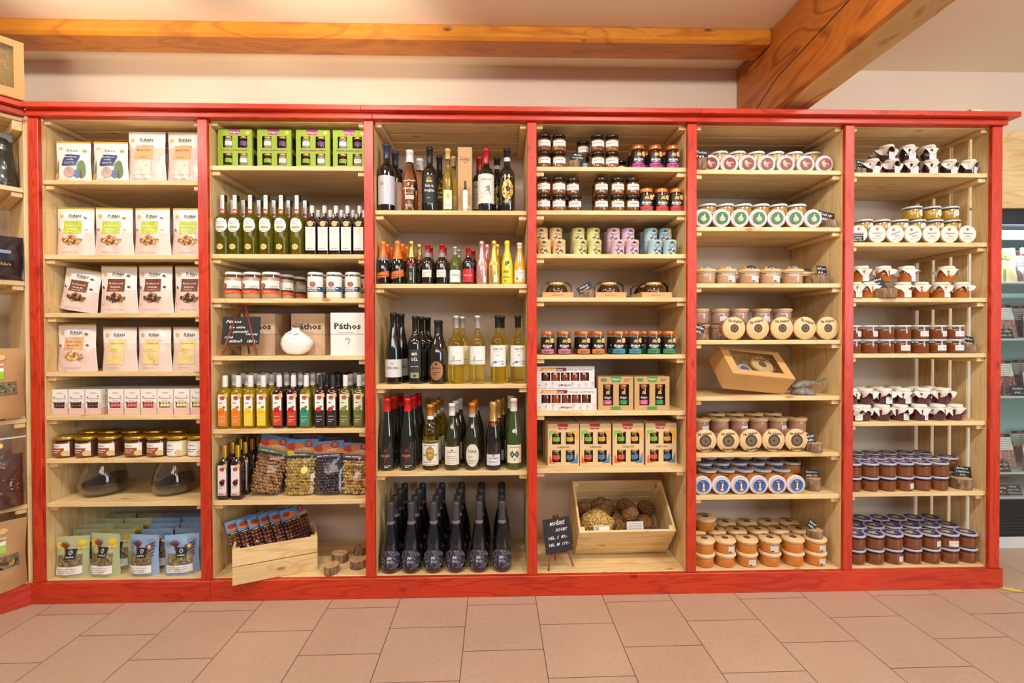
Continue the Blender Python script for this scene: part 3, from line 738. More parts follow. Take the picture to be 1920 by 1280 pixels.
# ================================================================== bay 1: pouches, sweets, spreads, vases, herb teas
PW = C(236, 228, 222, .35, .2); PP = C(228, 200, 188, .35, .2); GT = C(200, 150, 50, .4)
TXT = C(60, 56, 58, .6); OR1 = C(224, 178, 96, .4); BROWN = C(120, 62, 34, .5); LIMEP = C(188, 200, 60, .45); CREAMY = C(236, 208, 140, .45); TANL = C(226, 172, 118, .5)
def sufan(w, h, label, word, pal, win=None, pinkto=.5, deco=None, two=True):
    o = [('r', -w / 2 * .97, 0.004, w / 2 * .97, h * pinkto, PP), ('t', 'ŠUFAN', .002, h * .80, h * .085, TXT, dict(bold=.02)), ('r', -.016, h * .785, .02, h * .79, TXT), ('d', -w * .36, h * .83, .009, .009, OR1)]
    lz0, lz1 = h * .46, h * .73
    o += [('r', -w * .27, lz0, w * .23, lz1, label), ('t', word[0], -.003, lz0 + (lz1 - lz0) * .58, h * .055, WHT if label is not CREAMY and label is not TANL else BROWN, dict(w=w * .4))]
    if len(word) > 1: o.append(('t', word[1], -.003, lz0 + (lz1 - lz0) * .3, h * .055, WHT if label is not CREAMY and label is not TANL else BROWN, dict(w=w * .28)))
    o.append(('w', -w * .16, w * .12, lz0 + (lz1 - lz0) * .12, 1, .003, .0018, WHT if label is not CREAMY and label is not TANL else BROWN))
    if pal: o += [('d', 0, h * .315, w * .24, h * .062, pal[2]), ('d', w * .02, h * .35, w * .15, h * .06, pal[0]), heap(.0, h * .32, w * .26, h * .075, pal, 80, .0065, 3), heap(w * .02, h * .37, w * .13, h * .05, pal, 30, .006, 4)]
    if win:
        o.append(('r', -w * .26, h * .16, w * .22, h * .42, win[0])); o.append(heap(-w * .02, h * .29, w * .22, h * .12, win[1], 110, .0050, 5))
    o += [('w', -w * .22, w * .25, h * .075, 1, .003, .0014, GREY)]
    if deco: o += deco
    return o
def leafd(w, h, c1, c2):
    return [('d', w * .3, h * .8, .007, .0045, c1), ('d', w * .34, h * .56, .006, .005, c2), ('d', -w * .39, h * .55, .005, .007, c1), ('p', [(-w * .36, h * .2), (-w * .34, h * .13), (-w * .4, h * .24)], c2)]
GRAN = [C(170, 104, 50, .6), C(206, 150, 84, .6), C(120, 70, 36, .6), C(226, 186, 120, .6)]
CHOC = [C(70, 40, 26, .5), C(206, 160, 90, .6), C(52, 30, 22, .5), C(120, 74, 44, .6)]
MUES = [C(220, 180, 116, .6), C(150, 92, 50, .6), C(238, 214, 160, .6), C(190, 120, 60, .6)]
PALE = [C(236, 228, 206, .6), C(220, 206, 176, .6), C(244, 240, 226, .6)]
NAVY = C(50, 66, 122, .45); GRN = C(96, 128, 70, .5); OLV = C(150, 164, 74, .5)
def forest(w, h):
    o = [('t', 'ŠUFAN', .002, h * .74, h * .08, TXT, dict(bold=.02)), ('d', -w * .36, h * .84, .009, .006, OR1), ('d', w * .36, h * .78, .009, .007, OLV),
         ('d', w * .3, h * .33, .016, .04, GRN), ('r', w * .28, h * .1, w * .31, h * .3, BROWN), ('p', [(-w * .46, h * .2), (-w * .34, h * .2), (-w * .40, h * .58)], GRN), ('d', -w * .38, h * .15, .010, .014, C(220, 140, 70, .5)), ('d', w * .2, h * .2, .012, .018, C(90, 110, 150, .5)),
         ('d', .0, h * .24, .024, .024, C(190, 160, 150, .4)), ('p', [(-w * .24, h * .4), (w * .18, h * .4), (w * .24, h * .68), (-w * .18, h * .68)], NAVY), ('t', 'Borůvková', 0, h * .6, h * .06, WHT, dict(w=w * .34)), ('t', 'ovečka', 0, h * .53, h * .06, WHT, dict(w=w * .22)), ('w', -w * .14, w * .14, h * .47, 2, .006, .0016, WHT)]
    o += [('w', -w * .3, w * .3, h * .06, 1, .01, .0016, GREY)]
    return o
g = 'resealable pouches with a blue label and forest drawing'
row(1, 1, 'pouch_blue', pouch('snack_pouch', .152, .180, .05, PW, forest(.152, .18), 1, GT), [139, 209], .055, 'small white pouch with blue label and forest animals, top shelf', 'pouch', g, rot=[.03, .02])
g = 'tall pouches with a tan label on the top shelf'
T_ = sufan(.165, .235, TANL, ['Mandlové chipsy'], None, (C(222, 206, 190, .3), PALE), .68)
row(1, 1, 'pouch_tan', pouch('snack_pouch', .165, .23, .06, PW, T_, 2, C(220, 196, 170, .4)), [277, 349], .07, 'tall white pouch with tan label and window of pale flakes, top shelf', 'pouch', g, rot=[.02, -.05])
def sufrow(si, key, pxs, Y, w, h, label, word, pal, lk, seeds=(1, 2), win=None, pinkto=.5, rots=None, deco=None, top=GT, cat='pouch', group=None):
    ks = [key + str(s) for s in seeds]; bs = [pouch('snack_pouch', w, h, .055, PW, sufan(w, h, label, word, pal, win, pinkto, deco), s + 10, top) for s in seeds]
    return row(1, si, ks, bs, pxs, Y, lk, cat, group or 'pouches with %s' % lk.split(' with ')[1].split(',')[0], rot=rots or 0)
sufrow(2, 'pg', [136, 212, 281, 342], .065, .164, .213, LIMEP, ['Kokosová', 'hnízda'], GRAN, 'white and pink pouch with lime green label and granola picture', rots=[.02, .04, -.05, -.02], deco=leafd(.164, .213, C(160, 100, 60, .5), C(220, 200, 160, .5)))
l3 = sufrow(3, 'pb', [156, 216, 279, 347], .075, .158, .208, BROWN, ['Kokosová', 'hnízda'], CHOC, 'white and pink pouch with brown label and chocolate granola picture', rots=[.1, .05, -.04, .0], deco=leafd(.158, .208, C(80, 50, 36, .5), C(60, 40, 32, .5)))
l3[0].scale = (1.0, 1, .88); l3[0].location.x -= .022; l3[0].rotation_euler = (0, radians(9), .06); settle(l3[0], SH[1][2]); fit(l3[0], 1)
sufrow(4, 'pm', [143], .06, .172, .203, TANL, ['Kokosová', 'hnízda'], MUES, 'white pouch with sandy label and oat muesli picture, alone at the shelf end', seeds=(3,), deco=leafd(.172, .203, C(130, 80, 50, .5), C(140, 70, 50, .5)), group='pouch with sandy label')
sufrow(4, 'py', [226, 288, 352], .06, .150, .190, CREAMY, ['Chalvová'], None, 'pink and white pouch with cream yellow label and yellow window', seeds=(4, 5), win=(C(236, 210, 140, .35), [C(240, 214, 140, .5), C(226, 194, 120, .5)]), pinkto=.64, rots=[.03, -.02, .02])
# boxes of dragees
BXP = C(226, 190, 176, .5); BXW = C(240, 234, 226, .5)
def dragee(col, c2):
    w, h = .0655, .109
    def inner(r):
        m = M(); rnd = random.Random(3)
        for i in range(4):
            for j in range(2): m.lathe([(0, 0), (.0058, .002), (.0082, .008), (.0058, .014), (0, .016)], col, 10, c=(-.019 + i * .0127 + rnd.uniform(-.001, .001), .0095, .029 + j * .0135))
        m.obj('dragees', r)
    ops = [('r', -w / 2, 0, w / 2, .026, BXP), ('r', w * .3, .026, w / 2, .05, BXP), ('t', 'ŠUFAN', 0, h * .83, .008, C(190, 150, 80, .5)), ('t', 'Čokoládové mandle', 0, h * .62, .007, INK, dict(w=w * .8)),
           ('w', -w * .2, w * .2, h * .55, 1, .003, .0012, GREY), ('d', -w * .33, h * .7, .003, .0022, c2), ('d', w * .33, h * .73, .003, .0022, c2), ('d', w * .3, h * .5, .0025, .0025, c2), ('d', -w * .36, h * .5, .0025, .0025, c2)]
    side = [('r', .0, 0, .062, .03, BXP)] + [('d', .012 + .012 * (i % 4), .05 + .014 * (i // 4), .0028, .0022, GREY) for i in range(12)]
    return winbox('dragee_box', w, h, .064, BXW, [(-w * .40, .028, w * .30, .054)], ops, inner, BXW, side, insm=BXP)
for cols, look, c, c2 in (([111, 140, 170], 'brown chocolate', C(96, 62, 50, .35, .2), C(96, 62, 50, .5)), ([217, 246, 276], 'pink', C(214, 116, 116, .35, .2), C(190, 60, 60, .5)), ([316, 345, 374], 'cream', C(232, 214, 166, .35, .2), C(200, 170, 90, .5))):
    for k, Y in enumerate((.03, .1, .17)):
        rn = ('front row', 'second row', 'third row')[k]
        sh = (lambda px: px + (930 - px) * .034 * k)
        row(1, 5, 'dragee_' + look, dragee(c, c2), [sh(p) for p in cols], Y, 'white and pink sweets box showing %s dragees, {n}, %s' % (look, rn), 'box', 'sweets boxes with %s dragees' % look, rot=.02)
# spreads with gold lids
GLID = C(206, 160, 40, .25, .3, .75)
def spread(content, lab, k):
    R = .042; o = [('r', -.042, .008, .04, .062, WHT), ('t', 'ŠUFAN', -.01, .048, .0095, TXT), ('r', -.042, .008, .022, .043, lab), ('w', -.036, .01, .032, 2, .009, .003, WHT if lab is not WHT else INK), ('d', .026, .02, .014, .012, C(222, 190, 130, .5))]
    return jar('spread_jar', R, .09, content, GLID, o, None, .013, .044, .95, .008, 20)
row(1, 6, 'spread_b', spread(C(92, 50, 30, .2, .6), C(160, 84, 44, .5), 0), [126, 165, 208, 257, 298], .05, 'nut spread jar with gold lid and brown white label, {n} in front', 'jar', 'nut spread jars with brown label', jit=.12)
row(1, 6, 'spread_c', spread(C(224, 204, 160, .2, .6), WHT, 0), [341, 377], .05, 'pale spread jar with gold lid and white label', 'jar', 'pale spread jars', jit=.1)
row(1, 6, 'spread_b', None, [166, 206, 250, 291, 336], .17, 'nut spread jar with gold lid, back row, {n}', 'jar', 'nut spread jars behind the front row', jit=.3)
# glass vases
def vase():
    r = empty('glass_vase'); m = M(); H = .162
    out = [(0, .004), (.05, 0), (.082, .012), (.093, .04), (.090, .07), (.078, .11), (.066, .145), (.063, H)]
    m.lathe(out + [(.0602, H)] + [(a - .003, z + .004) for a, z in reversed(out[2:-1])] + [(.05, .006), (0, .009)], thin_clear((.97, .98, .97), 1.3), 32); m.obj('vase_glass', r)
    m = M(); vs = []
    import mathutils.noise as mn
    def top(u, v):
        a = 2 * pi * u; q = .084 * v; x, y = q * sin(a), -q * cos(a); return (x, y, .058 + .16 * x * 1.0 + .02 * (y / .08) + .003 * mn.noise(Vector((x * 200, y * 200, 0))))
    cb = noise_mat('coffee_bean_fill', (46, 30, 22), (108, 74, 52), 160, .6, 1.0)
    m.grid(top, 40, 10, cb, True, True)
    m.lathe([(0, .010), (.048, .008), (.078, .016), (.0865, .04), (.0855, .05)], cb, 40)
    m.grid(lambda u, v: (.0855 * sin(2 * pi * u) * (1 - .02 * v), -.0855 * cos(2 * pi * u) * (1 - .02 * v), .05 * (1 - v) + v * (.058 + .16 * .084 * sin(2 * pi * u) - .02 * cos(2 * pi * u))), 40, 1, cb, True, True)
    m.obj('coffee_beans', r, 'dark brown loose filling of coffee beans')
    return r
o = row(1, 7, 'vase', vase, [195, 326], .13, 'bulbous clear glass vase half filled with coffee beans', 'vase', 'glass vases on the otherwise empty shelf')
o[1].scale = (.93, .93, .93)
# herb tea pouches
HG = C(176, 182, 140, .4, .15); HB = C(142, 172, 206, .4, .15); HERB = [C(112, 100, 62, .8), C(150, 138, 96, .8), C(84, 84, 50, .8), C(170, 154, 120, .8)]; MAR = C(104, 40, 36, .5); YEL = C(222, 200, 60, .5)
def tea(col, fl, leafc, seed, w=.14, h=.17):
    o = [('d', w * .3, h * .84, .018, .012, fl), ('d', w * .36, h * .72, .012, .009, fl), ('d', -w * .38, h * .78, .012, .016, fl)]
    for i in range(7):
        a = .5 + i * .33; x0, z0 = -w * .18, h * .66
        o.append(('p', [(x0, z0 + .004 * i - .01), (x0 + .024 * cos(a), z0 + .012 + .022 * sin(a)), (x0 + .03 * cos(a + .12), z0 + .01 + .03 * sin(a + .1)), (x0 + .010 * cos(a + .5), z0 + .016)], leafc))
    if leafc is MAR and col is HB:
        for i in range(5): o.append(('p', [(w * .12, h * (.42 + .08 * i)), (w * .42, h * (.54 + .08 * i)), (w * .40, h * (.50 + .08 * i)), (w * .14, h * (.38 + .08 * i))], MAR))
    o += [('r', -w * .36, h * .3, w * .36, h * .56, C(126, 112, 74, .5)), heap(0, h * .42, w * .33, h * .13, HERB, 44, .007, seed), ('r', -w * .12, h * .46, w * .2, h * .70, C(30, 34, 38, .5)), ('d', w * .04, h * .62, .0085, .0085, CHALK), ('d', w * .04, h * .62, .0065, .0065, C(30, 34, 38, .5)), ('l', [(w * .01, h * .6), (w * .07, h * .64)], .0014, CHALK), ('t', 'éelita', w * .04, h * .5, .011, CHALK, dict(w=w * .24)), ('d', w * .26, h * .73, .0085, .0085, STICK),
          ('r', -w * .37, h * .09, w * .37, h * .28, C(236, 234, 228, .5)), ('w', -w * .32, w * .26, h * .22, 3, h * .045, .002, GREY)]
    return pouch('tea_pouch', w, h, .06, col, o, seed, None, None, .02, 0, 2.0)
gk, bk = ['tg1', 'tg2'], ['tb1', 'tb2']; gb = [tea(HG, YEL, C(140, 60, 40, .5), 1), tea(HG, YEL, C(140, 60, 40, .5), 2)]; bb = [tea(HB, C(120, 150, 190, .5), MAR, 3), tea(HB, C(120, 150, 190, .5), MAR, 4)]
o = row(1, 8, gk, gb, [128, 199], .045, 'green herb tea pouch with yellow flowers, front row', 'pouch', 'green herb tea pouches', rot=[.08, -.1], yj=.0)
o[1].scale = (.98, 1, 1.06)
o = row(1, 8, bk, bb, [272, 342], .05, 'pale blue herb tea pouch with maroon leaves, front row', 'pouch', 'blue herb tea pouches', rot=[-.12, .18])
for k, (Y, gx, bx) in enumerate(((.115, [166, 224], [296, 352]), (.18, [182, 236], [308, 358]), (.245, [196, 250], [312, 350]), (.31, [206, 256], [316, 356]))):
    rn = ('second row', 'third row', 'fourth row', 'back row')[k]
    o = row(1, 8, gk, gb, gx, Y, 'green herb tea pouch with yellow flowers, %s' % rn, 'pouch', 'green herb tea pouches', jit=.15); 
    for q in o: q.scale = (1, 1, 1.0)
    o = row(1, 8, bk, bb, bx, Y, 'pale blue herb tea pouch with maroon leaves, %s' % rn, 'pouch', 'blue herb tea pouches', jit=.15)
# ================================================================== bay 2: gift packs, oils, nut butters, olives
LIME = C(150, 176, 40, .55); MAG = C(170, 30, 110, .45); DJ = C(46, 20, 22, .15, .7); PURP = C(110, 60, 130, .5); SEED = C(150, 142, 116, .4, .4)
def pack4(name, w, h, d, card, tabc, word, jars, strip, side=None, sideops=None, corner=None, jr=.0215, jh=.052, gl=C(214, 180, 84, .3, .2, .6), rowz=(.09, .53), wx=.22):
    wz = jh * .98; wr = jr * .95
    wins = []
    for cx in (-w * wx, w * wx):
        for cz in rowz: wins.append((cx - wr, h * cz, cx + wr, h * cz + wz))
    def inner(r):
        k = 0
        for cz in rowz:
            for cx in (-w * wx, w * wx):
                col, labc = jars[k]; k += 1; minijar(r, cx, jr + .0005, h * cz + .001, jr, jh, col, gl, labc, True)
    ops = [('p', [(-w * .2, h), (w * .16, h), (w * .11, h * .87), (-w * .15, h * .87)], tabc), ('t', word, -w * .02, h * .9, h * .07, WHT, dict(shear=.3, w=w * .28))]
    if strip: ops += [('r', -w * .42, h * .455, w * .42, h * .475, strip), ('w', -w * .4, w * .4, h * .46, 1, 1, .002, INK)]
    ops += [('d', w * .38, h * .91, .0095, .0095, STICK)] if corner is None else corner
    return winbox(name, w, h, d, card, wins, ops, inner, side, sideops)
pj = [(DJ, LIME), (SEED, WHT), (SEED, WHT), (DJ, PURP)]
sd = [('r', .012, .018, .05, .07, C(50, 26, 60, .5)), ('r', .012, .09, .05, .145, C(50, 26, 60, .5))]
row(2, 1, 'limepack', pack4('jar_gift_pack', .146, .170, .062, LIME, MAG, 'Meligyris', pj, C(200, 120, 150, .5), None, sd), [441, 514.5, 587, 656], .035, 'lime green gift pack with four small jars and magenta tab', 'gift pack', 'lime green four jar gift packs')
row(2, 1, 'limepack', None, [456, 528, 600, 664], .12, 'lime green gift pack behind the front row of packs', 'gift pack', 'lime green four jar gift packs at the back')
# olive oil decanters
OILG = C(104, 104, 20, .05, 1.0); OILM = glass_tint(150, 146, 34, .04, .8, 1.2)
lab = [('d', 0, .128, .0285, .031, C(240, 240, 236, .45)), ('z', -.018, .018, .141, .005, .0014, INK), ('z', -.012, .012, .133, .004, .0012, INK), ('d', -.002, .118, .012, .006, C(166, 176, 60, .5)), ('l', [(-.018, .116), (.016, .124)], .0012, C(100, 110, 40, .5)), ('d', .012, .119, .007, .003, C(120, 150, 60, .5)), ('r', -.014, .103, .014, .1045, C(180, 80, 80, .5)), ('d', 0, .034, .0125, .0125, STICK), ('w', -.007, .008, .036, 2, .004, .001, BROWN)]
def sealstrip(R, z0, z1, dot=True):
    def f(r):
        pass
    return f
neckx = [('paper_seal', [('r', -.009, -.0, .009, .085, C(222, 222, 220, .5)), ('w', -.004, .004, .075, 5, .012, .0016, GREY), ('d', 0, .003, .0115, .0115, REDC), ('t', 'm', 0, -.001, .012, WHT, dict(bold=.04))], .80)]
def decanter():
    r = bottle('olive_oil_bottle', 'decanter', .0318, .262, OILM, BLK, .9, lab, None, 0, n=24, captop=1.0)()
    rr = .0318 * .4 * 1.07; m = decal([('r', -.0085, .192, .0085, .262, C(222, 222, 220, .5)), ('w', -.004, .004, .25, 4, .012, .0016, GREY), ('d', 0, .190, .011, .012, REDC), ('t', 'm', 0, .186, .014, WHT, dict(bold=.04, w=.013))], cyl(rr)); m.obj('paper_seal', r); return r
row(2, 2, 'decanter', decanter, [415, 443.5, 472, 501, 529.5, 559], .045, 'round shouldered olive oil bottle with round olive label, {n} in front', 'bottle', 'olive oil bottles with round white labels')
row(2, 2, 'decanter', None, [432, 459, 488, 516, 543, 574], .125, 'round shouldered olive oil bottle, second row, {n}', 'bottle', 'olive oil bottles with round white labels, second row')
VIN = C(34, 20, 20, .08, 1)
vlab = [('r', -.021, .02, .021, .122, C(232, 226, 216, .5)), ('w', -.017, .01, .112, 3, .008, .0014, GREY), ('z', -.018, .012, .027, .005, .0013, INK), ('d', 0, .136, .012, .012, STICK), ('w', -.007, .007, .138, 2, .005, .0012, BROWN)]
def vin():
    r = bottle('vinegar_bottle', 'oil', .0245, .218, VIN, C(206, 202, 196, .35), .86, None, None, 7, n=24)(); labels(vlab, flat, r, y=-.0245)
    m = M(); m.lathe([(.0088, .19), (.0088, .214), (0, .2145)], C(200, 196, 190, .4), 12); m.obj('cork', r)
    decal([('r', -.004, .182, .004, .216, C(226, 224, 220, .5))], cyl(.0106)).obj('paper_seal', r); return r
row(2, 2, 'vinegar', vin, [586, 609, 629.5, 651, 675], .045, 'dark square bottle with tall white label and clear stopper, {n}', 'bottle', 'dark square bottles in front', rot=.02)
row(2, 2, 'vinegar', None, [597, 620, 641, 663, 680], .115, 'dark square bottle with clear stopper, second row, {n}', 'bottle', 'dark square bottles behind')
row(2, 2, 'vinegar', None, [607, 628, 649, 668], .185, 'dark square bottle with clear stopper, third row, {n}', 'bottle', 'dark square bottles in the third row')
# nut butters
ORNG = C(216, 84, 30, .5); DBLU = C(44, 84, 126, .5)
def emblem(x, z, s=1.0): return [('d', x, z, .0105 * s, .0095 * s, C(150, 40, 36, .5)), ('d', x, z, .007 * s, .006 * s, C(206, 120, 100, .5)), ('r', x - .006 * s, z - .0015, x + .006 * s, z + .0015, C(150, 40, 36, .5))]
o = [('r', -.05, .022, .05, .078, WHT), ('r', -.05, .022, .05, .044, C(60, 40, 44, .5)), ('p', [(-.05, .022), (.05, .022), (.05, .034), (-.05, .042)], ORNG), ('t', 'almond', -.004, .027, .009, WHT), ('w', .01, .04, .052, 3, .007, .002, C(60, 40, 44, .5))] + emblem(-.022, .056, 1.2)
ab = jar('nut_butter_jar', .0385, .116, C(190, 152, 120, .25, .5), C(232, 230, 226, .4), o, None, .011, .036, .9, .012)
for k, (Y, xs) in enumerate(((.05, [440, 474, 509]), (.13, [470, 503, 533]), (.21, [496, 528, 551]), (.29, [520, 547, 565]))):
    row(2, 3, 'nutbutter', ab, xs, Y, 'almond butter jar with red and orange label, white lid, %s' % ['front row', 'second row', 'third row', 'back row'][k], 'jar', 'almond butter jars', jit=.15)
o = [('r', -.05, .03, .05, .052, DBLU), ('w', -.03, .03, .042, 2, .007, .003, WHT), ('r', -.02, .048, .02, .062, WHT)] + emblem(0, .062, 1.2)
cb_ = jar('coconut_jar', .0345, .116, C(236, 232, 222, .25, .5), C(232, 230, 226, .4), o, None, .011, .032, .9, .008)
for k, (Y, xs) in enumerate(((.05, [592, 627, 662]), (.13, [606, 640, 678]), (.21, [621, 654]))):
    row(2, 3, 'coco', cb_, xs, Y, 'white coconut butter jar with dark blue label, %s' % ['front row', 'second row', 'third row'][k], 'jar', 'white coconut jars', jit=.1)
# row 4: cartons, ceramic bottle, easel board
def carton(col, w, h, txtc, full):
    ops = [('t', 'Páthos', 0, h * .62, h * .2, txtc, dict(w=w * .78, bold=.03)), ('w', -w * .3, w * .3, h * .53, 1, 1, .0015, txtc), ('r', -w / 2, h * .495, w / 2, h * .505, C(170, 160, 150, .6))]
    if full: ops += [('l', [(-.008, h * .36), (-.006, h * .4), (0, h * .38), (.006, h * .4), (.009, h * .35), (.002, h * .27)], .002, INK), ('d', .001, h * .2, .0015, .0015, INK)]
    return winbox('olive_oil_carton', w, h, .15, col, [], ops, None, None, [('r', .0, h * .495, .15, h * .505, C(150, 120, 90, .6))])
row(2, 4, 'cart_w', carton(C(236, 230, 224, .6), .148, .187, INK, True), [652], .03, 'white carton lettered Páthos with small drawn mark', 'box', None)
row(2, 4, 'cart_k', carton(C(214, 180, 146, .7), .15, .187, INK, False), [484, 578], .10, 'kraft carton lettered in black', 'box', 'kraft cartons beside the white carton')
def ceramic():
    r = empty('ceramic_bottle'); m = M(); W = C(240, 238, 234, .12, .8)
    pts = [(-.012, .128), (-.02, .112), (-.045, .1), (-.062, .078), (-.068, .05), (-.058, .022), (-.036, .004), (0, 0), (.03, .003), (.055, .022), (.070, .05), (.071, .066), (.052, .084), (.03, .1), (.014, .112), (.012, .128)]
    n = len(pts); cx, cz = 0, .055; dd = .03; vs = []; fs = []
    for k, (s, y) in enumerate(((.72, -dd), (.93, -dd * .72), (1, 0), (.93, dd * .72), (.72, dd))):
        for x, z in pts:
            q = s if z < .11 else (.6 + .4 * s); vs.append((cx + (x - cx) * q, y if z < .11 else y * .4, (cz + (z - cz) * s) if z < .11 else z))
    for k in range(4):
        for i in range(n): j = (i + 1) % n; fs.append((k * n + i, k * n + j, (k + 1) * n + j, (k + 1) * n + i))
    fs.append(tuple(range(n))[::-1]); fs.append(tuple(4 * n + i for i in range(n)))
    m.add(vs, fs, W, True); o = m.obj('bottle_body', r); 
    for v in o.data.vertices: v.co.z = max(.0, v.co.z)
    M().lathe([(.019, .126), (.020, .13), (.020, .137), (.017, .139), (0, .139)], C(140, 104, 70, .8), 18).obj('cork', r)
    decal([('t', 'Páthos', .0, .09, .017, INK, dict(w=.038)), ('t', 'ε', .002, .072, .012, C(190, 170, 110, .5))], flat, y=-.0305).obj('print', r); return r
row(2, 4, 'ceramic', ceramic, [557], .06, 'white glazed ceramic flask with cork stopper standing before kraft cartons', 'bottle', None)
def easel(name, bw, bh, legh, lines, boardz):
    def b():
        r = empty(name)
        for s in (-1, 1):
            m = M(); m.tube([(s * bw * .46, -.03, .005), (s * bw * .06, .0, legh)], .0045, EASELW, 6); m.obj('leg', r)
        m = M(); m.tube([(0, .05, .005), (0, .003, legh * .96)], .004, EASELW, 6); m.obj('leg', r)
        m = M(); m.box(-bw * .32, bw * .32, -.030, -.018, boardz - .009, boardz - .001, EASELW, .001, 0); m.obj('ledge', r)
        T = Matrix.Translation((0, -.024, boardz)) @ Matrix.Rotation(-.14, 4, 'X')
        m = M(); m.box(-bw / 2, bw / 2, -.002, .003, 0, bh, CARD, .001, None, T); m.obj('board', r)
        ops = []
        for s, cx, cz, sz, ww in lines: ops.append(('t', s, cx * bw, cz * bh, sz * bh, CHALK, dict(shear=.35, w=ww * bw, bold=.015)))
        decal(ops, lambda x, z, k: tuple(T @ Vector((x, -.0026, z)))).obj('chalk_writing', r); return r
    return b
o = row(2, 4, 'easel_a', easel('easel_chalkboard', .160, .120, .225, [('Páthos', -.2, .78, .14, .42), ('Bio extra', -.1, .58, .13, .42), ('panenský', .0, .42, .13, .42), ('oliv. olej', .3, .33, .12, .32), ('raná', -.3, .22, .13, .24), ('sklizeň', -.12, .07, .14, .36), ('1800,-', .32, .06, .15, .28)], .05), [456], .03, 'small chalkboard on a brown easel priced 1800 in front of kraft carton', 'chalkboard', None)
# oils and dressings, square bottles
def oil(liq, cap, l1, l2, H=.228, fruit=None):
    def b():
        R = .0238; r = bottle('dressing_bottle', 'oil', R, H, liq, cap, .79, None, None, 7, n=24, capr=1.32)()
        ops = [('r', -.0185, .012, .0185, .148, WHT if l1 is None else l1), ('r', -.0185, .012, .0185, .078, l2)] + emblem(0, .133, .95) + [('w', -.012, .012, .11, 1, .01, .003, INK), ('t', 'Lemon', 0, .05, .008, WHT, dict(w=.022)), ('w', -.012, .012, .036, 2, .008, .002, WHT)]
        if fruit: ops += [('d', -.002, .082, .012, .010, fruit), ('d', .008, .094, .006, .004, C(60, 120, 60, .5))]
        ops += [('d', .016, .143, .0095, .0095, STICK)]
        labels(ops, flat, r, y=-R)
        return r
    return b
YO = glass_tint(232, 196, 30, .04, .75, 1.2); RO = C(44, 14, 10, .06, 1); GO = glass_tint(196, 184, 50, .04, .75, 1.2); HO = C(86, 84, 30, .08, 1)
CW = C(222, 222, 220, .35); CB = C(38, 38, 40, .4); OG = C(232, 128, 30, .5); YL = C(236, 204, 40, .5); TEAL = C(50, 140, 116, .5); RB = C(200, 60, 30, .5); DK = C(40, 34, 34, .5)
kinds = [('oo', oil(YO, CW, None, OG, fruit=OG), 'golden oil bottle with orange label'), ('oy', oil(YO, CW, None, YL, fruit=YL), 'golden oil bottle with yellow label'), ('or', oil(RO, CW, None, RB, fruit=C(190, 20, 20, .5)), 'dark chilli oil bottle with red label'),
         ('ot', oil(GO, CW, None, TEAL, fruit=C(60, 130, 60, .5)), 'green oil bottle with teal label'), ('ob', oil(RO, CB, None, DK, fruit=C(190, 40, 30, .5)), 'dark bottle with black cap and label'), ('og', oil(HO, CW, C(220, 220, 190, .5), C(104, 108, 50, .5), fruit=C(120, 140, 60, .5)), 'herb oil bottle with leafy green label')]
cols = [(0, 423), (0, 448), (1, 471), (1, 495), (2, 524.5), (2, 551), (3, 575), (4, 602.5), (4, 624.5), (5, 648.5), (5, 674.5)]
from itertools import groupby
for rw, (Y, rn, f) in enumerate(((.04, 'front row', 0), (.105, 'second row', .034), (.17, 'third row', .065), (.235, 'fourth row', .094))):
    for k, grp in groupby(cols, key=lambda c: c[0]):
        xs_ = [c[1] + (935 - c[1]) * f for c in grp]
        key, bd, lk = kinds[k]; lk2 = '%s, %s, {n}' % (lk, rn) if len(xs_) > 1 else '%s, %s' % (lk, rn)
        row(2, 5, key, bd, xs_, Y, lk2, 'bottle', 'rows of flavoured oils and dressings')
# row 6: dark bottles and olive bags
GCAP = C(206, 160, 50, .3, .2, .7)
def balsam():
    R = .0235; r = bottle('balsamic_bottle', 'oil', R, .232, VIN, GCAP, .79, None, None, 7, n=24, capr=1.2)()
    ops = [('r', -.018, .02, .018, .150, C(232, 222, 216, .5))] + emblem(0, .133, .95) + [('d', .0, .075, .011, .012, C(60, 20, 40, .5)), ('d', .006, .085, .007, .006, C(150, 40, 50, .5)), ('w', -.013, .013, .06, 2, .008, .002, C(120, 30, 40, .5)), ('r', -.018, .02, .018, .034, C(210, 190, 180, .5)), ('w', -.014, .014, .024, 1, .01, .003, C(160, 40, 40, .5)), ('d', .014, .148, .009, .009, STICK)]
    labels(ops, flat, r, y=-R); return r
row(2, 6, 'balsam', balsam, [422.5, 447], .035, 'dark bottle with gold cap and red grape label, front row', 'bottle', 'dark gold capped bottles in front')
for k, (Y, xs) in enumerate(((.105, [437, 461]), (.175, [452, 474]), (.24, [463, 485]), (.305, [474, 496]))):
    row(2, 6, 'balsam', None, xs, Y, 'dark bottle with gold cap, %s' % ['second row', 'third row', 'fourth row', 'back row'][k], 'bottle', 'dark gold capped bottles behind')
SKYB = C(96, 140, 190, .4, .3); HDO = C(226, 150, 50, .4, .3)
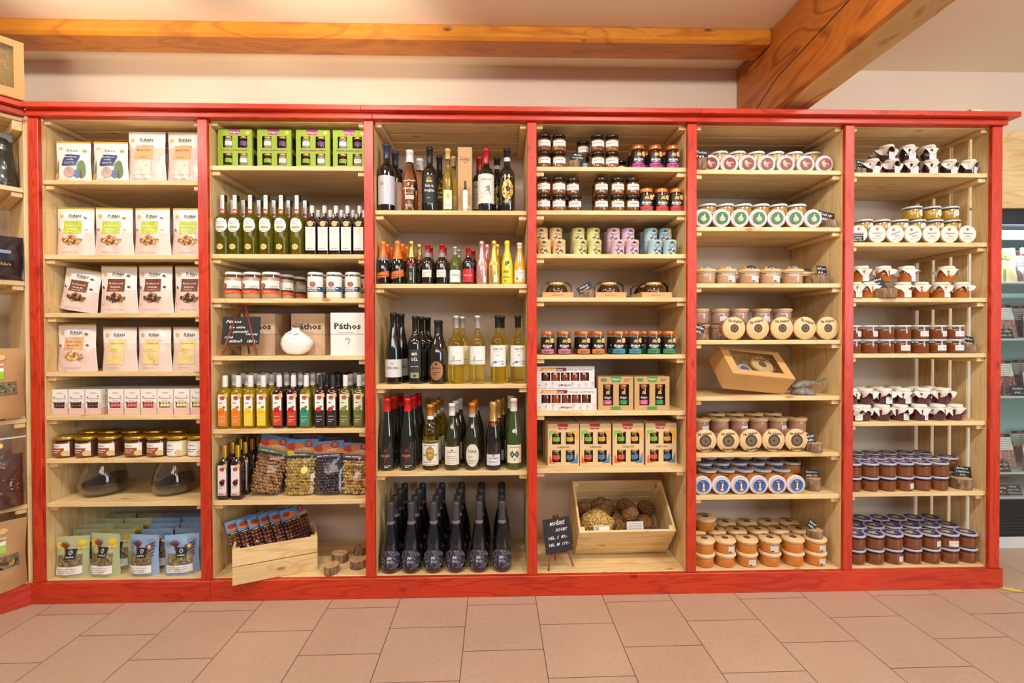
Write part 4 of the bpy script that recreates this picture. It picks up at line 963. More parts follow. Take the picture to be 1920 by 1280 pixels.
def olivebag(cols, strip, seed, w=.14, h=.245, lemon=False):
    def b():
        rnd = random.Random(seed); r = empty('olive_bag'); hb = h * .70; W, F = pouch_fn(w, hb * 1.05, .05, seed, .02, 3)
        m = M()
        m.grid(lambda u, v: ((u - .5) * W(v * hb), F((u - .5) * W(v * hb), v * hb) - .004, v * hb), 10, 10, FILM); m.grid(lambda u, v: ((.5 - u) * W(v * hb), -F((.5 - u) * W(v * hb), v * hb) * .5, v * hb), 8, 8, FILM); m.obj('clear_film', r)
        m = M(); mm = [C(*c, .25, .5) for c in cols]
        nx = int(w / .0125); nz = int(hb / .0135)
        for j in range(nz):
            for i in range(nx):
                x = -w * .44 + (i + .5 * (j % 2)) * (w * .9 / nx) + rnd.uniform(-.002, .002); z = .008 + j * (hb - .012) / nz + rnd.uniform(-.002, .002)
                if abs(x) > w * .45: continue
                y = F(x, z) * .75 + .004 + rnd.uniform(-.002, .002); s = rnd.uniform(.85, 1.1); T = Matrix.Translation((x, y, z)) @ Matrix.Rotation(rnd.uniform(0, pi), 4, 'Y') @ Matrix.Diagonal((s, s, s * 1.25, 1))
                m.lathe([(0, -.008), (.0052, -.0055), (.0078, 0), (.0055, .0055), (0, .008)], rnd.choice(mm), 7, T=T)
        o = m.obj('olives', r); o['kind'] = 'stuff'
        m = M(); f = lambda x, z, k: (x, -.003 - k * .0004 - .006 * (1 - (z - hb) / (h - hb)) , z)
        m.box(-w / 2, w / 2, -.0025, .0015, hb * .985, h, SKYB, 0); m.obj('header_card', r)
        ops = [('r', -w / 2, hb, w / 2, hb + .012, strip), ('p', [(-w / 2, hb + .02), (w / 2, hb + .012), (w / 2, hb + .03), (-w * .1, hb + .045), (-w / 2, hb + .03)], HDO), ('d', -w * .28, hb + .04, .03, .016, C(190, 60, 40, .5)), ('d', -w * .1, hb + .045, .02, .012, C(226, 120, 50, .5))] + emblem(w * .2, hb + .052, 1.6) + [('t', 'OLIVES', w * .02, hb + .024, .015, WHT, dict(w=w * .5)), ('w', -w * .4, w * .4, hb + .003, 1, 1, .004, WHT)]
        if lemon: ops += [('d', -w * .35, hb + .012, .016, .012, C(240, 210, 60, .5)), ('d', w * .15, hb * .63, .0165, .0165, C(226, 170, 60, .4)), ('d', w * .15, hb * .63, .0125, .0125, C(240, 206, 110, .4))]
        mm_ = decal([q for q in ops if not (q[0] == 'd' and q[2] < hb)], lambda x, z, k: (x, -.0032 - k * .0003, z))
        if lemon: decal([q for q in ops if q[0] == 'd' and q[2] < hb], lambda x, z, k: (x, F(x, z) - .0055 - k * .0004, z), mm_)
        mm_.obj('print', r); return r
    return b
GOL = [(170, 140, 60), (190, 160, 80), (150, 120, 50)]
bags = [('ob1', olivebag([(150, 104, 60), (120, 80, 46), (170, 124, 74)], C(110, 150, 60, .5), 1, .142, .25), 495, .19, 'vacuum bag of brown olives under blue and orange header, leaning against dark bottles', .04),
        ('ob2', olivebag(GOL, C(80, 120, 60, .5), 2, .14, .242, True), 562, .0, 'vacuum bag of green olives with lemon slice, blue header', 0),
        ('ob3', olivebag([(50, 32, 40), (64, 40, 46), (36, 24, 30)], C(90, 40, 110, .5), 3, .132, .232), 618, -.06, 'vacuum bag of black olives with purple strip header', 0),
        ('ob4', olivebag([(180, 150, 70), (150, 90, 60), (196, 166, 90)], C(160, 50, 40, .5), 4, .13, .222), 673, .05, 'vacuum bag of mixed green and brown olives beside the red post', 0)]
for k, bd, px, tl, lk, dz in bags:
    o = row(2, 6, k, bd, [px], .07, lk, 'bag of olives', 'vacuum bags of olives', yj=0)[0]; o.rotation_euler = (-.18, tl, .03); settle(o, SH[2][5]); fit(o, 2)
for px, k in ((505, 'ob1'), (570, 'ob2'), (628, 'ob3')):
    o = row(2, 6, k, None, [px], .16, 'bag of olives, behind %s' % {'ob1': 'brown olives', 'ob2': 'the green lemon olives', 'ob3': 'the black olives'}[k], 'bag of olives', 'vacuum bags of olives at the back')[0]; o.rotation_euler = (-.18, .02, 0); settle(o, SH[2][5])
# bottom: crate of date packets + log slices
def crate(w, d, h, slats, wall=.009):
    def b():
        r = empty('wooden_crate'); n = slats; sh = h / n
        for s in (-1, 1):
            m = M()
            for k in range(n): m.box(-w / 2, w / 2, s * d / 2 - (wall if s > 0 else 0), s * d / 2 + (wall if s < 0 else 0), k * sh + (.003 if k else 0), (k + 1) * sh - .001, PINE, .001, 0)
            m.obj('long_side', r)
            m = M()
            for k in range(n): m.box(s * w / 2 - (wall if s > 0 else 0), s * w / 2 + (wall if s < 0 else 0), -d / 2 + wall + .0005, d / 2 - wall - .0005, k * sh + (.003 if k else 0), (k + 1) * sh - .001, PINE, .001, 1)
            m.obj('short_side', r)
        m = M()
        for k in range(3): m.box(-w / 2 + wall, w / 2 - wall, -d / 2 + wall + k * (d - 2 * wall) / 3 + .001, -d / 2 + wall + (k + 1) * (d - 2 * wall) / 3 - .001, .004, .011, PINE, 0, 0)
        m.obj('crate_bottom', r)
        m = M()
        for sx_ in (-1, 1):
            for sy_ in (-1, 1): m.box(sx_ * (w / 2 - wall) - (.018 if sx_ > 0 else 0), sx_ * (w / 2 - wall) + (.018 if sx_ < 0 else 0), sy_ * (d / 2 - wall) - (.018 if sy_ > 0 else 0), sy_ * (d / 2 - wall) + (.018 if sy_ < 0 else 0), .012, h - .002, PINE, 0, 2)
        m.obj('corner_posts', r); return r
    return b
zf = SH[2][-1] + .0008
cx_, cy_ = XP(522, .10, .1), .085
place('crate_a', crate(.33, .20, .15, 2), 'two slat pine crate of date packets turned askew on the bottom shelf', 'crate', None, (cx_, cy_, zf), (0, 0, radians(24)))
def datepack(seed):
    def b():
        rnd = random.Random(seed); r = empty('date_packet'); w, h = .128, .185; hb = h * .68; m = M(); W, F = pouch_fn(w, hb * 1.05, .018, seed, .02, 3)
        m.grid(lambda u, v: ((u - .5) * W(v * hb), F((u - .5) * W(v * hb), v * hb) - .003, v * hb), 8, 8, FILM); m.grid(lambda u, v: ((.5 - u) * W(v * hb), -F((.5 - u) * W(v * hb), v * hb) * .6, v * hb), 8, 6, FILM); m.obj('clear_film', r)
        m = M(); cc = [C(92, 44, 28, .3, .4), C(116, 58, 34, .3, .4), C(70, 34, 24, .3, .4)]
        for j in range(8):
            for i in range(8):
                T = Matrix.Translation((-w * .42 + i * w * .12, F(-w * .42 + i * w * .12, .01 + j * .015) * .5, .01 + j * .0155)) @ Matrix.Rotation(rnd.uniform(0, pi), 4, 'Y')
                m.lathe([(0, -.011), (.006, -.007), (.008, 0), (.006, .007), (0, .011)], rnd.choice(cc), 7, T=T)
        o = m.obj('dates', r); o['kind'] = 'stuff'
        m = M().box(-w / 2, w / 2, -.002, .0015, hb, h, SKYB, 0); m.obj('header_card', r)
        decal([('r', -w / 2, hb, w / 2, hb + .01, DK), ('w', -w * .4, w * .4, hb + .003, 1, 1, .003, C(230, 200, 60, .5)), ('d', -w * .2, hb + .03, .032, .014, C(220, 110, 30, .5)), ('d', -w * .3, hb + .036, .018, .01, C(150, 50, 30, .5)), ('p', [(0, hb + .012), (w / 2, hb + .012), (w / 2, hb + .03)], HDO)] + emblem(w * .28, hb + .042, 1.5), flat, y=-.0022).obj('print', r); return r
    return b
for i in range(6):
    u = -.108 + i * .043; v = -.010 + .004 * (i % 2); a = radians(24); x = cx_ + u * cos(a) - v * sin(a); y = cy_ + u * sin(a) + v * cos(a)
    q = place('date%d' % (i % 2), datepack(i % 2 + 5), 'date packet with blue and orange header in the pine crate, ' + nth(i, 6), 'packet', 'date packets in the crate', (x, y, zf + .06 + .003 * i), (0, 0, 0))
    q.rotation_euler = (Matrix.Rotation(a + .62, 3, 'Z') @ Matrix.Rotation(-.42, 3, 'X')).to_euler()
def slab(R, H, word=True):
    def b():
        m = M(); m.lathe([(R * .96, 0), (R, .004), (R * 1.01, H * .5), (R * .98, H - .002)], BARK, 20, 1, .85); m.lathe([(R * .98, H - .002), (0, H - .0015)], CUT, 20, 1, .85, smooth=False); m.lathe([(0, .0002), (R * .96, 0)], CUT, 20, 1, .85, smooth=False)
        m.add([(-R * .6, -R * .15, H - .0012), (R * .6, R * .25, H - .0012), (R * .58, R * .3, H - .0012), (-R * .62, -R * .1, H - .0012)], [(0, 1, 2, 3)], C(60, 40, 26, .9)); r = empty('log_slice'); m.obj('wood', r); return r
    return b
for px, Y, s, lk in ((622, .03, 1, 'front left round log slice with slot lying on the bottom shelf'), (637, .14, 1.08, 'wider log slice with dark bark in the middle of the four'), (672, .075, 1, 'log slice nearest the red post on the bottom shelf'), (676, .21, 1, 'dark barked log slice at the back beside the side panel')):
    row(2, 7, 'slab', slab(.036, .038), [px], Y, lk, 'log slice', 'wooden sign holders without signs', rot=px * .3, scale=s)
# ================================================================== bay 3: wines
DG = C(16, 17, 14, .06, 1); DGG = C(30, 38, 20, .06, 1); RED_C = C(170, 20, 26, .35, .3); NAVYC = C(40, 54, 84, .4, .2)
YW = glass_tint(252, 240, 130, .03, 1, 1.15); ROSE = glass_tint(240, 178, 128, .03, 1, 1.25); GRNW = C(58, 76, 28, .06, 1)
def wl(c, w, z0, z1, lines=(), tc=INK, extra=()):
    o = [('r', -w, z0, w, z1, c)]
    for s, z, sz, ww in lines: o.append(('t', s, 0, z, sz, tc, dict(w=ww)))
    return o + list(extra)
def W(key, pxs, si, Y, look, R, H, shape, glass, cap, capz, ops, cat='wine bottle', name='wine_bottle', group=None, back=0, bdy=.085, bshift=.036, band=None, extra=None, rot=0):
    bd = bottle(name, shape, R, H, glass, cap, capz, ops, extra, band=band)
    row(3, si, key, bd, pxs, Y, look + (', front, {n}' if len(pxs) > 1 else ', front row'), cat, group or look, rot=rot, jit=.08)
    for k in range(back):
        row(3, si, key, bd, [p + (937 - p) * bshift * (k + 1) for p in pxs], Y + bdy * (k + 1), look + ', ' + ['second', 'third', 'fourth'][k] + ' row' + (', {n}' if len(pxs) > 1 else ''), cat, group or look, jit=.2)
GLDT = C(190, 154, 70, .35, 0, .5); SILL = C(196, 196, 204, .35); BEIGE = C(226, 220, 204, .55)
W('w11', [725.5], 1, .05, 'tall red wine bottle with navy capsule and silver grey label', .037, .303, 'bordeaux', DG, NAVYC, .78, wl(SILL, .05, .03, .155, (), INK, [('d', -.016, .12, .009, .009, C(170, 150, 120, .4)), ('z', -.02, .02, .09, .006, .0012, C(230, 230, 236, .4)), ('l', [(.0, .04), (.012, .075), (.02, .1)], .0014, WHT)]), back=1, bshift=.075)
W('w12', [750], 1, .22, 'short dark bottle with black capsule standing behind the navy capsule wines', .033, .25, 'bordeaux', DG, BLK, .8, wl(SILL, .03, .03, .12))
W('w13', [769], 1, .045, 'rosé wine bottle with white capsule and script lettering', .037, .272, 'hock', ROSE, C(228, 222, 216, .4), .8, [('z', -.03, .03, .13, .008, .0022, WHT), ('z', -.026, .026, .095, .007, .0022, WHT), ('z', -.02, .02, .075, .004, .0015, WHT), ('r', -.016, .05, .022, .068, C(210, 190, 176, .5)), ('t', 'Rosé', 0, .02, .014, WHT)], name='rose_wine_bottle', back=1, bshift=.11, bdy=.1)
W('w14', [806], 1, .045, 'black labelled red wine with golden ship emblem', .034, .286, 'bordeaux', DG, BLK, .76, wl(C(30, 28, 28, .55), .05, .035, .16, (('Gota de', .105, .018, .04), ('Areglizia', .085, .018, .046)), WHT, [('p', [(-.016, .132), (.016, .132), (.01, .126), (-.01, .126)], GLDT), ('l', [(0, .132), (0, .15)], .0022, GLDT), ('l', [(-.007, .132), (-.007, .144)], .0022, GLDT), ('l', [(.007, .132), (.007, .144)], .0022, GLDT), ('w', -.008, .008, .055, 1, 1, .003, GLDT)]), back=1, bshift=.14, bdy=.1)
W('w15', [840], 1, .045, 'slim dessert wine bottle with cream label and gold neck', .0245, .28, 'slim', glass_tint(228, 200, 90, .03, .9, 1.2), C(206, 176, 110, .4), .84, wl(C(232, 222, 196, .5), .02, .012, .095, (), INK, [('d', 0, .068, .010, .012, GLDT), ('w', -.012, .012, .03, 2, .008, .0016, GREY)]), back=1, bshift=.115, bdy=.09)
def wbox(w, h, d, col, word): return winbox('bottle_carton', w, h, d, col, [], [('l', [(-w / 2, h * .86), (w / 2, h * .84)], .0012, C(150, 110, 70, .7)), ('t', word, 0, h * .8, .017, INK, dict(shear=.3, w=w * .7)), ('z', -.004, .012, h * .77, .004, .001, INK), ('r', w * .2, .02, w * .42, .035, C(220, 200, 150, .6))])
row(3, 1, 'wcart', wbox(.062, .295, .065, C(198, 156, 110, .7), 'Gottberg'), [872], .055, 'tall kraft bottle carton with handwritten name', 'box', None)
W('w16', [872.5], 1, .022, 'miniature bottle with black cap and white label before the kraft carton', .0125, .132, 'oil', C(190, 190, 160, .1, .8), BLK, .72, wl(C(228, 230, 220, .5), .012, .012, .088, (), INK, [('w', -.004, .004, .07, 4, .012, .002, GREY)]), name='miniature_bottle')
W('w17', [911.6], 1, .045, 'red wine bottle with red capsule and engraved white label', .036, .283, 'bordeaux', DG, RED_C, .76, wl(BEIGE, .05, .035, .163, (('ALBESCHA', .135, .01, .045),), INK, [('l', [(-.02, .06), (0, .09), (.018, .08), (.008, .11), (-.006, .1)], .004, GREY), ('d', .01, .1, .007, .014, GREY), ('z', -.024, .024, .075, .008, .001, GREY)]), back=1, bshift=-.5, bdy=.1)
W('w18', [951], 1, .045, 'black wine bottle with ornate gold emblem', .036, .282, 'bordeaux', DG, BLK, .8, [('d', 0, .095, .026, .044, GLDT), heap(0, .095, .024, .042, [C(40, 30, 20, .5), C(226, 190, 100, .4)], 40, .006, 8), ('d', 0, .1, .008, .012, C(40, 30, 20, .5)), ('t', 'PURGATORI', 0, .148, .010, GLDT, dict(w=.046)), ('t', 'PRIMITIVO', 0, .038, .010, GLDT, dict(w=.036))], back=1, bshift=1.35, bdy=.1, band=(.80, .86, C(196, 206, 216, .4)))
# minis
ORC = C(226, 112, 24, .35, .3); ORL = C(222, 112, 40, .4)
W('w21', [718.5], 2, .035, 'small prosecco bottle with orange foil, blue neck band and tilted orange label', .0275, .188, 'champagne', DG, ORC, .62, [('p', [(-.03, .02), (.034, .035), (.034, .06), (-.03, .045)], ORL), ('w', -.02, .02, .035, 2, .009, .003, DK)], back=2, bshift=.035, bdy=.065, band=(.56, .61, C(110, 140, 180, .4)), name='small_sparkling_bottle', cat='bottle')
W('w22', [746], 2, .035, 'small prosecco bottle with orange foil and wide orange label', .0285, .19, 'champagne', DG, ORC, .58, [('p', [(-.03, .02), (.034, .035), (.034, .066), (-.03, .05)], ORL), ('w', -.02, .02, .038, 2, .009, .003, DK)], back=2, bshift=.045, bdy=.065, name='small_sparkling_bottle', cat='bottle')
W('w23', [772], 2, .035, 'small champagne bottle with gold foil and vertical MOËT lettering', .026, .19, 'champagne', C(16, 40, 22, .06, 1), C(190, 156, 76, .3, .2, .7), .60, [('p', [(-.01, .075), (.012, .1), (.016, .095), (-.006, .07)], RED_C), ('p', [(.01, .075), (-.012, .1), (-.016, .095), (.006, .07)], RED_C), ('r', -.009, .004, .009, .07, DK), ('t', 'MOËT', .0045, .036, .013, C(220, 190, 110, .4), dict(rot=pi / 2))], back=1, bshift=.09, bdy=.07, band=(.58, .62, C(120, 20, 30, .4)), name='small_champagne_bottle', cat='bottle')
W('w24', [802, 829], 2, .035, 'small port bottle with red capsule and cream label', .028, .176, 'port', C(36, 16, 12, .06, 1), RED_C, .8, wl(BEIGE, .022, .03, .062, (), INK, [('w', -.014, .014, .05, 2, .01, .002, GREY)]), back=1, bshift=.04, bdy=.07, name='small_port_bottle', cat='bottle', band=(.68, .79, C(150, 140, 146, .4)))
W('w25', [853.5], 2, .035, 'small white wine bottle with silver cap and mint green label', .0245, .165, 'bordeaux', glass_tint(180, 190, 120, .04, .9, 1.2), C(200, 200, 200, .3, 0, .6), .8, wl(C(222, 230, 224, .5), .03, .008, .062, (('VESSI', .035, .014, .03),), C(60, 130, 110, .5), [('p', [(-.03, .008), (.03, .008), (.03, .02), (0, .012), (-.03, .02)], C(110, 170, 150, .5))]), back=1, bshift=.08, bdy=.07, name='small_wine_bottle', cat='bottle')
W('w26', [878], 2, .035, 'small red wine bottle with red cap and bright red label', .0255, .163, 'bordeaux', DG, RED_C, .8, wl(C(204, 30, 34, .4), .03, .008, .066, (('Porte do Sol', .035, .012, .036),), WHT, []), back=1, bshift=.16, bdy=.07, name='small_wine_bottle', cat='bottle')
W('w27', [903.5], 2, .035, 'small pink metallic sparkling wine bottle', .0255, .19, 'champagne', C(216, 160, 156, .22, .4, .55), C(216, 150, 156, .3, .3, .5), .62, [('t', 'BOTTEGA', .004, .05, .016, C(170, 110, 110, .4), dict(rot=pi / 2)), ('r', .008, .008, .02, .035, BEIGE)], back=1, bshift=.3, bdy=.075, name='small_sparkling_bottle', cat='bottle')
W('w28', [926.5], 2, .035, 'small gold metallic sparkling wine bottle', .026, .192, 'champagne', C(206, 176, 90, .22, .4, .6), C(212, 176, 70, .3, .3, .7), .62, [('t', 'BOTTEGA', -.004, .05, .016, C(150, 116, 50, .4), dict(rot=pi / 2)), ('r', .0, .008, .018, .04, BEIGE)], back=1, bshift=.6, bdy=.075, name='small_sparkling_bottle', cat='bottle')
W('w29', [951], 2, .035, 'small bright yellow sleeved bottle with teal leaf pattern', .0255, .192, 'champagne', C(226, 204, 40, .35, .4), C(226, 204, 40, .35, .3), .62, [('d', -.004, .09, .006, .010, TEAL), ('d', .006, .095, .004, .008, C(40, 90, 60, .5)), ('w', -.016, .016, .05, 1, 1, .009, TEAL), ('z', -.016, .012, .03, .005, .002, C(40, 90, 60, .5)), ('d', -.008, .015, .004, .003, TEAL)], name='small_sparkling_bottle', cat='bottle')
W('w20', [974.5], 2, .035, 'small bottle of cloudy yellow juice with white cap', .0265, .182, 'hock', C(224, 168, 50, .15, .7), C(226, 224, 216, .4), .88, wl(C(232, 230, 214, .5), .026, .01, .062, (), INK, [('l', [(-.015, .02), (-.01, .05)], .001, INK), ('w', -.004, .016, .05, 2, .01, .002, GREY), ('d', .014, .016, .008, .006, C(230, 190, 60, .5)), ('d', -.012, .024, .004, .006, C(90, 120, 110, .5))]), name='juice_bottle', cat='bottle')
# third shelf
W('w31', [738.5], 3, .05, 'slender black bottle with low pale grey label', .036, .312, 'hock', DG, BLK, .85, wl(C(214, 212, 206, .5), .05, .03, .108, (('CERUBA', .065, .016, .06),), INK, [('t', 'N', 0, .085, .016, GREY)]), back=1, bshift=.07, bdy=.08)
W('w32', [779], 3, .05, 'black wine bottle with black label and small picture sticker', .034, .298, 'bordeaux', DG, BLK, .8, wl(C(44, 44, 44, .6), .03, .03, .152, (('MÁ', .125, .018, .024), ('DĚL', .102, .018, .026), ('PINOT NOIR', .075, .006, .034)), WHT, [('r', -.018, .008 + .018, .018, .05, C(150, 156, 120, .5)), ('d', 0, .036, .008, .006, C(60, 80, 60, .5))]), back=2, bshift=.075, bdy=.08)
W('w33', [821], 3, .045, 'broad dark bottle with bronze oval label', .0385, .28, 'burgundy', C(28, 20, 16, .06, 1), C(30, 26, 24, .5), .8, [('d', 0, .058, .034, .044, C(60, 38, 26, .5)), ('d', 0, .058, .031, .041, C(170, 116, 74, .4, 0, .3)), ('t', 'Barbera', 0, .065, .016, DK, dict(shear=.3, w=.04)), ('w', -.015, .015, .05, 2, .009, .003, DK), ('d', 0, .088, .005, .005, DK)], back=1, bshift=.03, bdy=.09)
MANT = [('l', [(-.028, .095), (-.01, .12), (-.004, .118)], .002, INK), ('l', [(-.012, .115), (.01, .135)], .0016, INK), ('z', -.026, .026, .1, .006, .0014, INK), ('d', -.01, .108, .006, .009, C(190, 184, 176, .5)), ('z', -.02, .028, .09, .004, .001, GREY)]
W('w34', [855.5, 895.5], 3, .05, 'white wine bottle with silver cap and mantis drawing label', .0345, .30, 'bordeaux', YW, C(196, 196, 196, .3, 0, .6), .82, wl(C(232, 230, 224, .5), .05, .085, .165, (), INK, MANT), name='white_wine_bottle')
o = row(3, 3, 'w34', None, [867], .135, 'white wine bottle with silver cap, behind the left mantis label bottle', 'wine bottle', 'white wine bottle at the back')
HARE = [('t', 'VERUSA', 0, .148, .012, INK, dict(w=.046)), ('w', -.012, .012, .14, 1, 1, .0014, GREY), ('d', 0, .125, .0028, .0028, C(80, 130, 180, .5)), ('p', [(-.03, .09), (-.012, .1), (.008, .097), (.022, .102), (.03, .094), (.01, .088), (-.01, .09)], C(70, 120, 180, .5)), ('p', [(-.024, .09), (-.032, .082), (-.02, .088)], C(70, 120, 180, .5)), ('p', [(.02, .09), (.03, .082), (.012, .088)], C(70, 120, 180, .5))]
W('w35', [934, 971.5], 3, .05, 'white wine bottle with black cap and running blue hare label', .0345, .301, 'bordeaux', YW, BLK, .82, wl(C(232, 230, 224, .5), .05, .075, .168, (), INK, HARE), name='white_wine_bottle')
o = row(3, 3, 'w35', None, [941], .135, 'white wine bottle with black cap, behind the left hare label bottle', 'wine bottle', 'white wine bottle at the back')
# fourth shelf
JOSL = [('p', [(-.014, .018), (-.01, .03), (.002, .045), (-.004, .06), (.006, .075), (.004, .05), (-.006, .03)], RED_C), ('p', [(-.006, .085), (.002, .096), (.01, .088)], RED_C), ('t', 'RYAH', .0, .062, .014, C(210, 160, 70, .5), dict(w=.036)), ('w', -.004, .024, .022, 2, .007, .002, WHT)]
W('w41', [726.5, 765], 4, .05, 'tapering dark bottle with bright red cap and dark label', .036, .315, 'hock', C(26, 28, 18, .06, 1), C(204, 24, 24, .35, .3), .82, wl(C(40, 36, 42, .6), .036, .016, .1, (), INK, JOSL), back=2, bshift=.06, bdy=.085)
W('w42', [807.5], 4, .05, 'yellow white wine bottle with gold cap and golden medallion label', .036, .286, 'bordeaux', glass_tint(248, 236, 150, .03, 1, 1.25), C(204, 140, 36, .3, .3, .4), .83, wl(C(234, 230, 222, .5), .05, .022, .118, (('BIANCO', .034, .009, .05), ('VERMENTINO', .024, .006, .056)), INK, [('r', -.035, .066, .035, .069, INK), ('d', 0, .075, .019, .032, GLDT), ('t', '999', 0, .082, .016, C(240, 220, 150, .5)), ('t', '00', 0, .062, .016, C(240, 220, 150, .5)), ('w', -.026, .026, .11, 1, 1, .003, GREY)]), back=3, bshift=.05, bdy=.08, name='white_wine_bottle', band=(.775, .83, C(228, 226, 220, .5)))
W('w43', [848], 4, .05, 'green burgundy bottle with white capsule and tall white label', .036, .29, 'burgundy', C(44, 46, 16, .06, 1), C(224, 220, 214, .4), .82, wl(BEIGE, .036, .022, .104, (('CHARDONNAY', .078, .008, .044),), INK, [('p', [(-.008, .094), (0, .084), (.008, .094), (0, .09)], DK), ('w', -.022, .022, .062, 4, .01, .0014, GREY), ('r', -.036, .022, .036, .025, C(120, 30, 50, .5))]), back=2, bshift=.08, bdy=.09)
W('w44', [886], 4, .05, 'burgundy bottle with amber cap and oval cream label', .036, .292, 'burgundy', C(40, 40, 18, .06, 1), C(198, 120, 40, .35, .3), .84, [('d', 0, .066, .032, .05, C(214, 210, 200, .5)), ('t', 'Trifula', -.002, .078, .018, INK, dict(shear=.4, w=.04)), ('w', -.016, .012, .058, 1, 1, .003, C(190, 100, 60, .5)), ('w', -.018, .018, .044, 3, .007, .0014, GREY)], back=2, bshift=.08, bdy=.09, band=(.79, .84, C(150, 180, 200, .4)))
W('w45', [925], 4, .045, 'sparkling wine bottle with gold foil and red seal collar', .036, .297, 'champagne', C(20, 20, 16, .06, 1), C(206, 160, 90, .3, .3, .6), .72, wl(C(210, 214, 224, .5), .034, .022, .07, (('VON MAVI', .05, .010, .044),), C(40, 50, 90, .5), [('r', -.006, .062, .006, .068, GLDT), ('w', -.02, .02, .036, 1, 1, .003, GREY)]), back=2, bshift=.8, bdy=.085, name='sparkling_wine_bottle', extra=[('seal_collar', [('p', [(-.022, .2), (0, .212), (.022, .2), (.012, .186), (0, .178), (-.012, .186)], RED_C), ('d', 0, .197, .0075, .008, GLDT), ('d', 0, .197, .004, .0045, RED_C)], .66)])
W('w46', [963.5], 4, .05, 'green wine bottle with ivory cap and number label', .036, .312, 'hock', GRNW, C(226, 220, 206, .4), .82, wl(C(232, 220, 190, .5), .036, .03, .11, (('VAVŘINEC', .097, .008, .044),), INK, [('t', '00', 0, .055, .040, C(60, 90, 80, .5), dict(w=.044, bold=.05)), ('p', [(-.004, .05), (.004, .05), (0, .04)], INK)]), back=1, bshift=.2, bdy=.09, extra=[('round_seal', [('d', .001, .17, .0105, .0105, C(232, 230, 222, .5)), ('d', .001, .17, .007, .007, C(206, 206, 200, .5))], .545)])
# bottom: rows of black prosecco
BLKG = C(15, 15, 20, .1, 1)
LACE = [('d', 0, .06, .054, .046, C(70, 74, 92, .5))] + [heap(0, .06, .05, .042, [C(24, 24, 32, .5), C(120, 124, 140, .5), C(40, 40, 52, .5), C(92, 94, 112, .5)], 110, .007, 9)] + [('d', .0, .066, .017, .016, C(56, 60, 76, .5)), ('t', 'Mi', 0, .064, .02, C(206, 206, 214, .4), dict(shear=.3)), ('t', 'Bel', 0, .05, .016, C(206, 206, 214, .4), dict(shear=.3)), ('d', 0, .018, .02, .008, C(90, 26, 34, .4))]
pros = bottle('prosecco_bottle', 'pear', .0435, .302, BLKG, C(70, 70, 74, .4, .2, .3), .74, LACE, n=24, band=(.69, .735, C(110, 110, 116, .4)))
fx = [733, 772, 813.5, 855.5, 898.5, 941.5]
for k in range(4):
    xs = [p + (937 - p) * .043 * k for p in fx]
    row(3, 5, 'prosecco', pros, xs, .046 + .0885 * k, 'black pear shaped prosecco bottle with lace label, %s, {n}' % ['front row', 'second row', 'third row', 'back row'][k], 'sparkling wine bottle', 'black prosecco bottles in rows', jit=.12)
# ================================================================== bay 4: small jars, tins, honeys, packs, sponges
BL = C(34, 26, 24, .3, .3); AMB = C(118, 66, 26, .12, .8); AMB2 = C(140, 86, 40, .12, .8)
sl = [('r', -.033, .021, .033, .046, C(232, 228, 224, .5)), ('w', -.022, .023, .033, 1, .006, .0022, INK), ('w', -.018, .012, .040, 1, .006, .001, GREY)]
hj = jar('preserve_jar', .031, .075, AMB, BL, sl, None, .010, .0295, .88, .012, 18); hj2 = jar('preserve_jar', .031, .075, AMB2, BL, sl, None, .010, .0295, .88, .012, 18)
K, B_ = ['hj', 'hj2'], [hj, hj2]; HJ = .0755
lk = 'small black lidded preserve jar with white label'
def stack(si, pxs, Y, n, grp, lk=lk, jit=.18, b=4, K=K, B_=B_, HJ=HJ, cat='jar', words=('bottom tier', 'upper tier', 'third tier'), rev=False):
    for t in range(n):
        row(b, si, K, B_, pxs, Y, lk + ', ' + words[t] + (', {n}' if len(pxs) > 1 else ''), cat, grp, dz=HJ * t, jit=jit, order=False)
stack(1, [1020, 1048], .045, 2, 'stacked preserve jars at the left of the top shelf', 'small black lidded preserve jar by the sign')
stack(1, [1120, 1147], .045, 2, 'stacked preserve jars right of the small sign', 'small black lidded preserve jar right of the sign')
stack(1, [1030], .13, 2, 'preserve jars at the back', 'small preserve jar behind the left stack'); stack(1, [1093], .115, 2, 'preserve jars at the back', 'small preserve jar behind the sign'); stack(1, [1163], .15, 1, 'preserve jars at the back', 'single small preserve jar behind the right stack')
stack(2, [1020, 1048], .045, 2, 'stacked preserve jars on the second shelf', 'small preserve jar with caramel filling by the left post')
stack(2, [1078], .05, 1, 'stacked preserve jars on the second shelf', 'small preserve jar, third column of the second shelf'); row(4, 2, 'hj', hj, [1074], .055, 'small preserve jar on top of the third column', 'jar', 'stacked preserve jars on the second shelf', dz=HJ, jit=.2)
stack(2, [1127, 1157, 1185], .045, 2, 'stacked preserve jars in the middle of the second shelf', 'small preserve jar in middle columns of second shelf')
stack(2, [1042, 1068], .13, 1, 'preserve jars in second row', 'small preserve jar in the row behind'); stack(2, [1122], .14, 2, 'preserve jars behind the middle columns', 'small preserve jar behind the middle columns')
